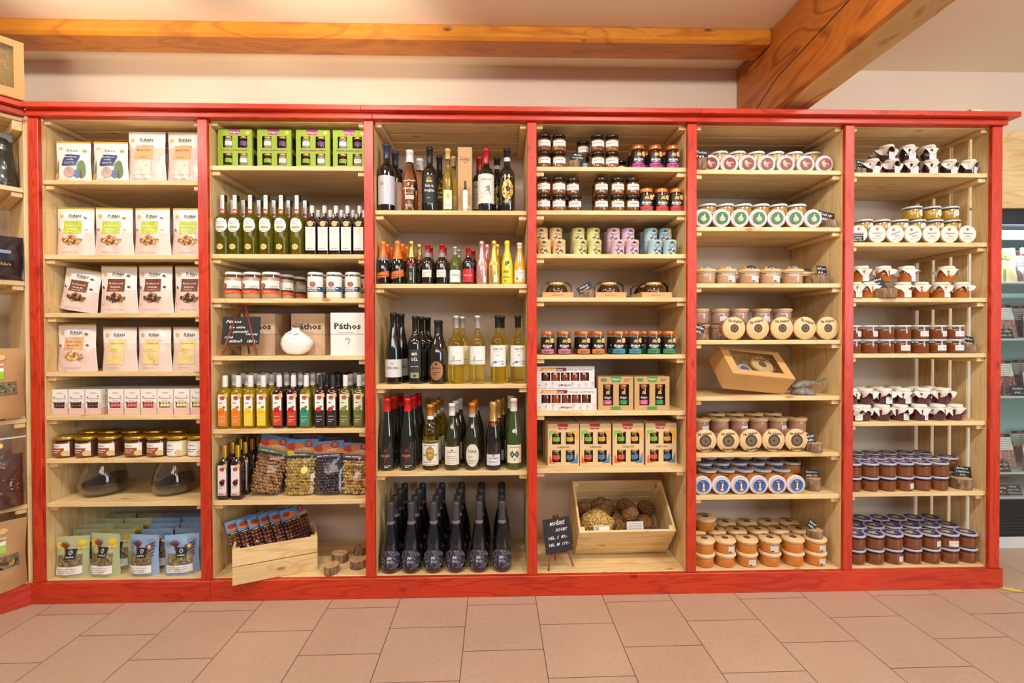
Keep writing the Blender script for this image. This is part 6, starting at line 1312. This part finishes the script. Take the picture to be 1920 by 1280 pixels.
row(5, 6, 'u6n', None, [1341, 1376, 1412, 1446], .215, 'wooden lidded jar at the back of the medallion shelf', 'jar', 'back row on the medallion shelf', dz=.075, jit=.15)
row(5, 6, 's56', sign('price_sign', .034, .040, .046, .040, -.15, ['Srnčí paté', '149,-'], -.012, .038), [1526], .02, 'yellowish log slice with black card beside the last medallion lid', 'price sign', None)
# row 7: blue cow lids
fb = facejar('cream_jar', .0415, .055, C(212, 136, 60, .2, .5), C(50, 96, 170, .45), cow, .011)
facing(5, 7, 'f_blue', fb, [1313.5, 1348.5, 1381.5, 1416, 1453.5, 1486.5], .0415, .065, 'jar on its side with blue cow face lid, {n}', 'jar', 'blue cow lids facing front', roll=[.05, -.1, .1, .0, .08, -.05])
for k, (Y, dz, xs) in enumerate(((.125, .03, [1326, 1360, 1394, 1428, 1463]), (.19, .045, [1318, 1350, 1383, 1416, 1450, 1483]), (.255, .057, [1328, 1360, 1393, 1426]), (.315, .058, [1322, 1355, 1388]))):
    row(5, 7, 'f_blue', None, xs, Y, 'standing cream jar with blue lid, %s behind the cow faces' % ['first row', 'second row', 'third row', 'last row'][k], 'jar', 'standing blue lidded cream jars', dz=dz, jit=.6)
    row(5, 7, 'f_blue', None, xs, Y, 'bottom standing cream jar, %s behind the cow faces' % ['first row', 'second row', 'third row', 'last row'][k], 'jar', 'bottom blue lidded cream jars', dz=.0, jit=.6) if dz > .055 else None
row(5, 7, 's57', sign('price_sign', .034, .055, .066, .036, .04, ['Karamel z kravs.', 'mléka 129,-'], .0, .053), [1523], .07, 'tall pale log slice with wide black card at the end of cow lids', 'price sign', None)
# row 8: orange jars with wooden lids, two high
oj = woodjar(.042, .060, ORP, wlab(.008), nml(.042, None, 0), .014); ojn = woodjar(.042, .060, ORP, None, nml(.042, None, 0), .014)
K8, B8 = ['ojn', 'ojl'], [ojn, oj]
xs0 = [1320, 1358.5, 1400, 1443, 1486.5, 1528]
row(5, 8, ['ojn', 'ojn', 'ojl'], [ojn, ojn, oj], xs0, .055, 'orange caramel jar with wooden lid, front row, lower, {n}', 'jar', 'orange jars with wooden lids in front', jit=.2)
row(5, 8, K8, B8, xs0, .055, 'orange caramel jar with wooden lid, front row, upper, {n}', 'jar', 'orange jars with wooden lids in front', dz=.0605, jit=.25)
for k, (Y, xs) in enumerate(((.15, [1304, 1340, 1380, 1420, 1459, 1497]), (.24, [1324, 1360, 1400, 1440, 1478]))):
    for t in (0, 1): row(5, 8, 'ojn', None, xs, Y, 'orange caramel jar with wooden lid, %s, %s, {n}' % (['second row', 'third row'][k], ('lower', 'upper')[t]), 'jar', 'orange jars with wooden lids behind', dz=.0605 * t, jit=.25)
row(5, 8, 'ojn', None, [1322], .155, 'single orange jar with wooden lid on top, third tier', 'jar', None, dz=.121)
row(5, 8, 's58', sign('price_sign', .033, .034, .042, .042, .6, ['Karamel', '149,-'], -.02, .034), [1527], .05, 'round log slice with diamond turned card on top of the orange jars', 'price sign', None, dz=.121)
# ================================================================== bay 6: preserves
DPL = C(60, 26, 34, .15, .8); AJ = C(176, 96, 30, .15, .8)
cj = [cloth_jar('cloth_topped_jar', .0300, .070, DPL, s, lx) for s, lx in ((1, .004), (2, .010), (3, .0), (4, -.006))]; CK = ['cj1', 'cj2', 'cj3', 'cj4']
row(6, 1, CK, cj, [1634, 1671, 1707, 1744, 1778, 1816], .05, 'cloth covered dark jam jar, lower tier, {n}', 'jar', 'cloth covered jars on the top shelf', jit=.3)
row(6, 1, CK[1:] + CK[:1], cj[1:] + cj[:1], [1662, 1701, 1739], .07, 'cloth covered dark jam jar, upper tier, {n}', 'jar', 'cloth covered jars stacked on top', dz=.0715, jit=.3)
row(6, 1, CK, cj, [1650, 1684, 1719], .15, 'cloth covered dark jam jar, second row, {n}', 'jar', 'cloth covered jars behind', jit=.4)
row(6, 1, CK, cj, [1645, 1680], .15, 'cloth covered dark jam jar, second row on top, {n}', 'jar', 'cloth covered jars behind on top', jit=.4, dz=.0715)
row(6, 1, 's61', sign('price_sign', .026, .028, .042, .05, .12, ['Marmeláda', 's cukrem', '119,-'], .01, .026), [1611], .05, 'small pale log slice with black card left of cloth jars', 'price sign', None)
# yellow spreads, cream lids facing
YS = C(176, 140, 44, .2, .6)
cur = [('d', 0, 0, .0375, .0375, C(236, 222, 204, .5)), ('d', -.003, .021, .0065, .006, RDB), ('t', 'Anguilotti', 0, .0, .0115, INK, dict(shear=.35, w=.046)), ('t', 'farma', .002, -.012, .009, INK, dict(shear=.35, w=.022)), ('z', -.02, .02, -.022, .003, .001, INK)]
ang_ = jar('yellow_spread_jar', .037, .052, YS, C(236, 224, 206, .45), None, cur, .010, .039, .95, .004, 22)
facing(6, 2, 'f_ang', ang_, [1611, 1646, 1679.5, 1713, 1747.5, 1781.5, 1815], .039, .062, 'jar on its side, cream lid with red dot and script, {n}', 'jar', 'cream script lids facing front', roll=[.0, .0, .35, .3, .05, .0, -.05])
yj_ = jar('yellow_spread_jar', .038, .062, YS, C(214, 214, 216, .35, .2), [('d', .012, .03, .015, .015, WHT), ('w', .003, .02, .034, 3, .005, .0012, GREY)], None, .008, .0385, .95, .008, 20)
for t in (0, 1): row(6, 2, 'yj', yj_, [1618, 1650.5, 1684, 1716.5, 1749, 1781], .125, 'yellow spread jar standing behind the cream lids, %s, {n}' % ('lower', 'middle')[t], 'jar', 'yellow spread jars behind the cream lids', dz=.0625 * t, jit=.2)
row(6, 2, 'yj', None, [1709, 1744.5, 1778], .125, 'yellow spread jar on the upper tier, {n}', 'jar', 'yellow spread jars on the upper tier', dz=.125, jit=.2)
row(6, 2, 'yj', None, [1630, 1663, 1696, 1729, 1762], .21, 'yellow spread jar in the back row', 'jar', 'yellow spread jars at the back', jit=.2)
def propcard(w, h, lines):
    def b():
        r = empty('price_card'); M().box(-w / 2, w / 2, -.0008, .0008, 0, h, CARD).obj('card', r)
        nl = len(lines); hh = h / (nl + .35)
        decal([('t', s, 0, h - (i + 1) * hh + hh * .12, hh * .8, CHALK, dict(shear=.35, w=min(w * .85, len(s) * hh * .5))) for i, s in enumerate(lines)], flat, y=-.0006).obj('chalk_writing', r); return r
    return b
o = place('card62', propcard(.060, .038, ['Sardinková', 'paštika', 'pálivá 75,-']), 'black price card leaning on the first cream script lid', 'price card', None, (XP(1609, .0, 1.55), .006, SH[6][1] + .001), (-.1, 0, 0))
# cloth jars, amber
cja = [cloth_jar('cloth_topped_jar', .0322, .072, AJ, s, lx) for s, lx in ((11, .008), (12, None), (13, .004), (14, None))]; CA = ['ca1', 'ca2', 'ca3', 'ca4']
row(6, 3, CA, cja, [1600, 1625, 1692, 1725, 1763, 1800], .05, 'cloth covered amber jar, lower tier, {n}', 'jar', 'cloth covered amber jars', jit=.3)
row(6, 3, CA, cja, [1613, 1655, 1699, 1774], .06, 'cloth covered amber jar, upper tier, {n}', 'jar', 'cloth covered amber jars on top', dz=.0735, jit=.3)
row(6, 3, CA, cja, [1610, 1648, 1684, 1716, 1748], .15, 'cloth covered amber jar in the row behind', 'jar', 'cloth covered amber jars behind', jit=.4)
row(6, 3, 's63', sign('price_sign', .048, .042, .064, .054, -.3, ['Borůvkový', 'džem', '119,-'], -.02, .040), [1658], .02, 'wide bark log with slanted black card before the cloth jars', 'price sign', None)
# plain brown preserves two high
BRJ = C(122, 62, 28, .15, .8)
def lb(x): return [('r', x - .020, .012, x + .020, .036, C(232, 228, 226, .5)), ('w', x - .017, x + .017, .031, 4, .0055, .0013, GREY)]
bj = [jar('brown_preserve_jar', .0365, .063, BRJ, C(196, 192, 200, .35, .2), l_, None, .0085, .0375, .94, .010, 20) for l_ in (lb(.0), lb(.018), None)]; BK = ['bj1', 'bj2', 'bj3']
fxs = [1594, 1623, 1656.5, 1689, 1722, 1755, 1788]
row(6, 4, ['bj2', 'bj2', 'bj3', 'bj3', 'bj1', 'bj2', 'bj1'], [bj[1], bj[1], bj[2], bj[2], bj[0], bj[1], bj[0]], fxs, .045, 'brown caramel jar with pale lid, upper tier, {n}', 'jar', 'brown caramel jars on the upper tier', dz=.0635, jit=.15)
row(6, 4, ['bj3', 'bj3', 'bj3', 'bj1', 'bj3', 'bj1', 'bj1'], [bj[2], bj[2], bj[2], bj[0], bj[2], bj[0], bj[0]], fxs, .045, 'brown caramel jar with pale lid, lower tier, {n}', 'jar', 'brown caramel jars on the lower tier', jit=.2)
row(6, 4, 'bj3', None, [x - 12 for x in fxs[1:]], .13, 'brown caramel jar in the row behind, {n}', 'jar', 'brown caramel jars behind', jit=.15)
row(6, 4, 's64', sign('price_sign', .034, .042, .072, .046, .2, ['Čatní hrušková', 'marmeláda'], .010, .034, cy=.012), [1826], .04, 'ridged log slice with slanted black card beside the caramel jars', 'price sign', None)
# cloth jars two high
cjd = [cloth_jar('cloth_topped_jar', .0325, .070, C(84, 28, 40, .15, .8), s, lx) for s, lx in ((21, .004), (22, None), (23, None), (24, .0))]; CD = ['cd1', 'cd2', 'cd3', 'cd4']
row(6, 5, CD, cjd, [1598, 1617, 1652.5, 1686.5, 1722, 1756, 1788], .045, 'cloth covered cherry red jar, lower tier, {n}', 'jar', 'cloth covered cherry red jars', jit=.4)
row(6, 5, CD[1:] + CD[:1], cjd[1:] + cjd[:1], [1592, 1621, 1656, 1690.5, 1728, 1766], .07, 'cloth covered cherry red jar, upper tier, {n}', 'jar', 'cloth covered cherry red jars on top', dz=.0715, jit=.4)
row(6, 5, CD, cjd, [1606, 1640, 1674, 1708, 1742], .15, 'cloth covered cherry red jar in the row behind, lower', 'jar', 'cloth covered cherry red jars behind', jit=.4); row(6, 5, CD, cjd, [1606, 1640, 1674, 1708, 1738], .155, 'cloth covered cherry red jar in the row behind, upper', 'jar', 'cloth covered cherry red jars behind on top', jit=.4, dz=.0715)
# purple lid jars
pl = [('d', 0, 0, .033, .033, C(66, 58, 120, .45)), ('d', -.004, .002, .017, .012, C(200, 166, 70, .5)), ('d', .006, .004, .007, .005, C(236, 226, 190, .5)), ('w', -.02, .02, -.018, 1, 1, .003, WHT)]
pj_ = [jar('purple_lid_jar', .0385, .063, BRJ, C(186, 182, 196, .35, .2), l_, pl, .0085, .0395, .94, .010, 22) for l_ in (None, lb(.02), lb(.0))]; PK = ['pj1', 'pj2', 'pj3']
def prow(si, xs0, Y, look, grp, dz, pat=(0, 0, 0), dd=None): row(6, si, [PK[i] for i in pat], [pj_[i] for i in pat], xs0, Y, look, 'jar', grp, dz=dz, jit=.3, scale=(1.08, 1.08, 1.05) if si == 7 else None)
x1 = [1591, 1622, 1655.5, 1688.5, 1724.5, 1757.5]
prow(6, x1, .045, 'caramel jar with purple print lid, front row, upper, {n}', 'purple lid jars on sixth shelf', .0635)
prow(6, x1, .045, 'caramel jar with purple print lid, front row, lower, {n}', 'purple lid jars on sixth shelf', .0, (0, 0, 0, 1, 0, 0))
x2 = [1612, 1643, 1675, 1707, 1741, 1776]
for t in (0, 1): prow(6, x2, .13, 'caramel jar with purple print lid, second row, %s, {n}' % ('lower', 'upper')[t], 'purple lid jars on sixth shelf, second row', .0635 * t)
x3 = [1601, 1632, 1663, 1695, 1728]
for t in (0, 1): prow(6, x3, .22, 'caramel jar with purple print lid, third row, %s, {n}' % ('lower', 'upper')[t], 'purple lid jars on sixth shelf, third row', .0635 * t)
row(6, 6, 's66', sign('price_sign', .040, .048, .082, .050, .12, ['Borůvkový', 's kadidlem', '119,-'], .020, .046, cy=.01), [1812], .05, 'pale log slice with black card right of the purple lid jars', 'price sign', None)
x1 = [1602, 1635, 1671, 1707, 1744, 1781, 1817]
prow(7, x1, .05, 'brown jar with purple oval print lid, bottom shelf, upper, {n}', 'purple lid jars on the bottom shelf', .0665, (0, 0, 0, 0, 1, 2, 0))
prow(7, x1, .05, 'brown jar with purple oval print lid, bottom shelf, lower, {n}', 'purple lid jars on the bottom shelf', .0, (0, 0, 1, 0, 0, 0, 0))
x2 = [1604, 1634, 1670, 1706, 1742, 1777]
for k, (Y, xs) in enumerate(((.14, x2), (.23, [x - 8 for x in x2[1:]]))):
    for t in (0, 1): prow(7, xs, Y, 'brown jar with purple oval print lid, %s, %s, {n}' % (('second row', 'third row')[k], ('lower', 'upper')[t]), 'purple lid jars on the bottom shelf, behind', .0665 * t)
# ================================================================== items of the angled unit
def angp(px, py, v, z=None):
    """point on the plane v metres behind the front of the angled unit"""
    d = ray(px, py); P0 = A0 + AN * v; t = (P0 - CAM).dot(AN) / d.dot(AN); return CAM + d * t
def angplace(key, bd, px, zs, v, label, cat, group, rz=0, dz=0):
    p = angp(px, 632 - (zs - 1.127) * 430, v); o = place(key, bd, label, cat, group, (0, 0, 0), (0, 0, 0)); o.location = (0, 0, 0); lo, hi = bbox(o)
    lx = min((p - A0).dot(-AD), -.003 - hi.x - abs(rz) * .1); vv = .024 if v < .1 else v
    q = A0 - AD * lx + AN * vv; o.location = (q.x, q.y, zs + .001 + dz); o.rotation_euler = (0, 0, ang + rz); return o
BKP = C(34, 32, 36, .3, .5)
for px, lk in ((8, 'glossy black clipped pouch partly cut by the picture edge'), (22, 'glossy black clipped pouch in the middle'), (36, 'glossy black clipped pouch nearest the corner post')):
    def bp():
        r = pouch('black_pouch', .10, .235, .06, BKP, [('w', -.03, .03, .02, 1, 1, .001, GREY)], 41, None, None, .45)(); M().box(-.03, .03, -.006, .006, .200, .232, C(90, 86, 90, .4)).obj('clip', r); return r
    angplace('blackp', bp, px, SHL[0], {8: .25, 22: .165, 36: .1}[px], lk, 'pouch', 'black pouches in the angled unit', rz=.0, dz=.0)
def darkpack():
    r = empty('vacuum_pack'); W_, H_, D_ = .26, .18, .1; f0 = lambda x, z: -.05 * (1 - abs(2 * x / W_) ** 3) * (1 - abs(2 * z / H_ - 1) ** 3) - .004 * sin(40 * x) * sin(55 * z)
    m = M(); K_ = C(44, 46, 54, .22, .6); m.grid(lambda u, v: ((u - .5) * W_, f0((u - .5) * W_, v * H_), v * H_), 14, 10, K_); m.grid(lambda u, v: ((.5 - u) * W_, -f0((.5 - u) * W_, v * H_), v * H_), 14, 10, K_); m.obj('pack_body', r)
    f = lambda x, z, k: (x, f0(x, z) - .0008 - k * .0003, z); f.bulge = True
    decal([('r', -.12, .105, .09, .118, C(150, 170, 206, .4)), ('w', -.11, .05, .07, 4, .012, .002, GREY), ('r', .05, .05, .1, .075, C(30, 30, 34, .4)), ('t', 'káva', .075, .056, .018, C(214, 180, 90, .4)), ('w', -.1, .0, .018, 1, 1, .002, GREY)], f).obj('print', r); return r
angplace('darkpack', darkpack, 18, SHL[1], .07, 'dark slate vacuum pack with pale blue stripe and gold name', 'pack', None)
CZ = [C(70, 70, 50, .8), C(110, 104, 80, .8), C(140, 130, 100, .8), C(60, 56, 40, .8), C(170, 150, 110, .8)]
def kraftbag(w, h, fillc, lab, lines, seed, flt):
    o = [('r', -w * .48, h * .33, w * .40, h * .52, C(120, 110, 84, .6)), heap(-w * .04, h * .425, w * .42, h * .09, fillc, 90, .010 if flt else .006, seed), ('r', -w * .46, h * .56, w * .22, h * .78, WHT), ('r', -w * .46, h * .56, w * .22, h * .67, C(150, 206, 60, .5)), ('t', lines, -w * .12, h * .6, .017, DK, dict(w=w * .52, bold=.03)), ('w', w * .0, w * .18, h * .75, 3, h * .028, .0016, GREY)] + emblem(-w * .16, h * .72, 1.9) + [('d', w * .18, h * .87, .014, .011, STICK)]
    return pouch('kraft_bag', w, h, .09, KRAFT, o, seed, None, None, .0, 0, 2.4)
angplace('kb1', kraftbag(.22, .285, CZ, None, 'čaj bylinkový', 6, False), 6, SHL[2], .07, 'brown kraft bag of green herb tea with lime label, on the wooden block', 'bag', 'kraft bags in the angled unit', dz=.01)
angplace('blk', lambda: M().box(-.03, .03, 0, .05, 0, .012, PINE, .001, 0).obj('wooden_block'), 38, SHL[2], .03, 'small pine block lying under the kraft tea bag', 'block', None)
def clearbag():
    r = empty('clear_bag'); w, h = .24, .30; W_, F_ = pouch_fn(w, h, .12, 9, .03, 2.2); m = M(); ff = C(86, 58, 48, .5, .3)
    m.grid(lambda u, v: ((u - .5) * w * .92, F_((u - .5) * w * .9, v * h * .74) * .9 + .002 + .004 * sin(90 * u) * sin(70 * v), .004 + v * h * .72), 20, 16, ff); m.obj('granola_filling', r, 'dark granola filling')
    m = M(); m.grid(lambda u, v: ((u - .5) * W_(v * h), F_((u - .5) * W_(v * h), v * h) - .003 + .003 * sin(50 * u + 20 * v), v * h), 14, 14, FILM); m.grid(lambda u, v: ((.5 - u) * W_(v * h), -F_((.5 - u) * W_(v * h), v * h) * .8, v * h), 10, 10, FILM); m.obj('clear_film', r)
    f = lambda x, z, k: (x, F_(x, z) - .0052 - k * .0004, z); f.bulge = True
    decal([heap(0, h * .35, w * .4, h * .3, [C(150, 110, 80, .6), C(60, 40, 34, .6), C(206, 180, 130, .6)], 50, .006, 5), ('d', -w * .1, h * .33, .052, .030, C(190, 150, 96, .5)), ('d', -w * .1, h * .33, .049, .027, C(214, 184, 130, .5)), ('w', -w * .2, w * .02, h * .37, 4, .011, .003, BROWN), ('d', w * .16, h * .87, .014, .011, STICK), ('r', -w / 2, h * .95, w / 2, h * .97, C(200, 200, 206, .3))], f).obj('label', r); return r
angplace('clearb', clearbag, 6, SHL[3], .09, 'clear zip bag of dark granola with oval kraft label', 'bag', None)
angplace('kb2', kraftbag(.22, .28, [C(70, 60, 40, .7), C(150, 130, 60, .7), C(110, 90, 60, .7), C(60, 50, 36, .7), C(196, 160, 60, .7)], None, 'Anatolský', 8, True), 10, SHL[4], .06, 'brown kraft bag of dried leaves with lime label at the bottom', 'bag', 'kraft bags in the angled unit')
angplace('kb2', None, 4, SHL[4], .16, 'second brown kraft bag standing behind the bottom one', 'bag', None, rz=.1)
# gift box on top of the cap
def topbox():
    def fl(r, w, h, d):
        m = M(); m.lathe([(0, 0), (.016, .002), (.018, .02), (.016, .06), (0, .064)], thin_clear((.8, .85, .8), 1.4), 14, c=(.0, d * .4, h * .5), T=None); m.obj('small_jar', r)
        m = M(); m.tube([(.03 + .014 * cos(2 * pi * i / 12), d * .75 + .014 * sin(2 * pi * i / 12), h * .8) for i in range(12)], .003, C(206, 180, 130, .7), 5, True); m.obj('straw_ring', r)
    return giftbox(.23, .09, .235, fl)()
p = angp(13, 188, .02)
o = place('topbox', topbox, 'cream gift box with window showing wood wool, standing on the red cap board', 'gift box', None, (p.x, p.y, 2.0995), (0, 0, 0))
o.rotation_euler = (Matrix.Rotation(ang, 3, 'Z') @ Matrix.Rotation(radians(88), 3, 'X')).to_euler(); o.location = Vector((A0.x, A0.y, 0)) - AD * -.115 * 0 + AD * .117 + AN * .05; o.location.z = 2.1
# ================================================================== refrigerated display to the right
r = empty('refrigerated_display', (5.2, .6, 0)); tag(r, 'glass fronted refrigerated display with packed sausages right of the shelving', 'refrigerator')
DKF = C(38, 44, 52, .4); WF = C(214, 214, 212, .4); X0, X1 = 4.36 - 5.2, 1.0
def fb(nm, a, mat, c=.002, lab=None): o = M().box(a[0], a[1], a[2] - .6, a[3] - .6, a[4], a[5], mat, c).obj(nm, r, lab); return o
fb('base_plinth', (X0, X1, .36, 1.1, 0.0, .06, ), WF); fb('vent_panel', (4.502 - 5.2, X1, .365, .40, .062, .25), C(24, 24, 26, .5)); fb('top_frame', (4.502 - 5.2, X1, .36, 1.1, 1.712, 1.788), DKF)
for k in range(5): fb('vent_slot', (4.52 - 5.2, X1, .362, .3655, .085 + k * .016, .090 + k * .016), C(52, 52, 54, .4), 0)
fb('side_wall', (X0, X0 + .03, .37, 1.1, .06, 1.71), WF); fb('door_frame', (X0, 4.50 - 5.2, .36, .3715, .062, 1.788), WF); fb('back_wall', (X0, X1, 1.08, 1.1, .06, 1.71), C(196, 222, 214, .5)); fb('display_floor', (X0 + .031, X1, .40, 1.079, .24, .26), WF)
fl_ = fb('lamp_tube', (X0 + .05, X1, .40, .43, 1.645, 1.69), C(226, 244, 255, .5, 0, 0, 5.0), .004, 'lit white tube lamp')
SF = [(1.245, .42), (1.095, .40), (.835, .38), (.535, .38)]
FZ = [atY(1895, y, .5).z for y in (531, 634, 739, 877)]
for z in FZ: fb('glass_shelf', (X0 + .031, X1, .42, 1.0, z - .012, z), C(206, 214, 210, .3))
fb('glass_door', (X0 + .03, X1, .372, .376, .26, 1.705), thin_clear((.95, .98, .97), .8), 0)
d = bpy.data.lights.new('display_tube_light', 'AREA'); d.shape = 'RECTANGLE'; d.size = 1.1; d.size_y = .06; d.energy = 3.5; d.color = (.88, .97, 1.0); o = bpy.data.objects.new('display_tube_light', d); COL.objects.link(o); o.location = (5.0, .46, 1.63); o.rotation_euler = (radians(25), 0, 0)
MEAT = [C(190, 90, 84, .4, .3), C(206, 130, 120, .4, .3), C(164, 96, 84, .4, .3), C(200, 150, 140, .4, .3)]
def meatpack(c, w=.12, h=.15, seed=1, yel=False, lab=True):
    def b():
        r = empty('meat_pack'); W_, F_ = pouch_fn(w, h, .035, seed, .05, 3); m = M(); m.grid(lambda u, v: ((u - .5) * w * .86, F_((u - .5) * w * .86, v * h * .62) * .8 + .003 * sin(70 * u), v * h * .62 + .003), 14, 10, c); m.obj('meat', r)
        m = M(); m.grid(lambda u, v: ((u - .5) * W_(v * h), F_((u - .5) * W_(v * h), v * h) - .002, v * h), 10, 10, FILM); m.grid(lambda u, v: ((.5 - u) * W_(v * h), .006, v * h), 4, 4, FILM); m.obj('clear_film', r)
        f = lambda x, z, k: (x, F_(x, z) - .005 - k * .0004, z); f.bulge = True; ops = [heap(0, h * .3, w * .36, h * .24, [C(226, 180, 170, .4), C(150, 60, 56, .4)], 40, .004, seed)]
        if yel: ops = [heap(0, h * .75, w * .36, h * .1, [C(236, 190, 50, .5), C(226, 160, 40, .5)], 20, .014, seed)]
        if lab: ops += [('r', -w * .3, h * .5, w * .3, h * .86, WHT), ('r', -w * .3, h * .84, w * .3, h * .93, DK), ('d', 0, h * .885, .012, .006, RDB), ('w', -w * .26, w * .26, h * .78, 5, .010, .002, GREY)]
        decal(ops, f).obj('label', r); return r
    return b
mk = [('mp%d' % i, meatpack(MEAT[i % 4] if i != 4 else C(230, 210, 150, .4, .3), .13, .165, i + 3, i in (4,), i != 4)) for i in range(5)]
for s, (z, ks) in enumerate(zip(FZ, ([4, 4, 3], [1, 3, 0], [0, 2, 0], [1, 3, 1]))):
    for i, k in enumerate(ks):
        for j in range(2):
            settle(place(mk[k][0], mk[k][1], '%s sausage pack, %s, %s' % (['pale cheese', 'grey pink', 'red', 'pink'][s], nth(i, 3), ['first behind glass', 'second behind glass'][j]), 'pack', 'packs on the refrigerated shelves', (4.56 + i * .19 + .012 * j, .50 + .09 * j, z + .006), (-.12, 0, .1 * (i - 1)), (1.3, 1, 1.22)), z)
m_flat = meatpack(MEAT[3], .16, .10, 9, False, False)
for k in range(4):
    for i in range(3): place('flatp', m_flat, 'flat stacked pink pack at the display bottom, layer %s, %s' % (['one', 'two', 'three', 'four'][k], nth(i, 3)), 'pack', 'flat packs at the display bottom', (4.56 + i * .17, .62, .275 + k * .036), (radians(-88), 0, 0), (1, 1, .9))
for px, py, ln, lk in ((1890, 631, ['Hovězí', 'klobása 129,-'], 'second'), (1914, 738, ['Salám', '99,-'], 'third'), (1884, 874, ['Uherský', 'salám 119,-'], 'fourth'), (1880, 972, ['Slanina', '89,-'], 'bottom left'), (1905, 972, ['Párky', 'jelení 109,-', 'Čankovice'], 'bottom middle')):
    p = atY(px, py, .42); p.y = .425; place('pc%d' % px, propcard(.075, .055, ln), 'black chalk price card on the %s refrigerated shelf' % lk, 'price card', None, (p.x, .425, (FZ + [.26])[{'second': 1, 'third': 2, 'fourth': 3}.get(lk, 4)] + .001), (-.35, 0, -.1))
for z in FZ[:4]:
    for i, dx in enumerate((.21, .245, .40)): pass
div = lambda: M().box(-.003, .003, 0, .012, 0, .07, C(180, 184, 186, .3, 0, .8), .001).obj('shelf_divider')
for s, z in enumerate(FZ[:4]):
    for i, dx in enumerate((4.585, 4.625, 4.74)): place('divider', div, 'upright metal divider on refrigerated shelf %s, %s' % (['one', 'two', 'three', 'four'][s], nth(i, 3)), 'divider', 'metal shelf dividers', (dx + .055, .432, z + .001))
# leaf on the floor, little wood offcut on the cap board
def leaf():
    m = M(); Y_ = C(206, 186, 70, .7); n = 8
    m.grid(lambda u, v: ((u - .5) * .075, (v - .5) * .022 * sin(pi * min(.97, max(.03, u))) , .002 + .006 * abs(sin(9 * u + 2 * v)) * v), 10, 4, Y_); return m.obj('fallen_leaf')
p = atZ(1892, 1106, 0); place('leaf', leaf, 'dry yellow leaf lying on the floor at the kick board corner', 'leaf', None, (p.x, p.y, .001), (0, 0, -.5))
p = atZ(1828, 210, 2.098); place('offc', lambda: M().box(-.03, .03, -.015, .015, 0, .008, PINE, .001, 0).obj('wood_offcut'), 'thin pale wood offcut lying on the cap board near its end', 'offcut', None, (p.x, max(p.y, -.045), 2.0985), (0, 0, .1))
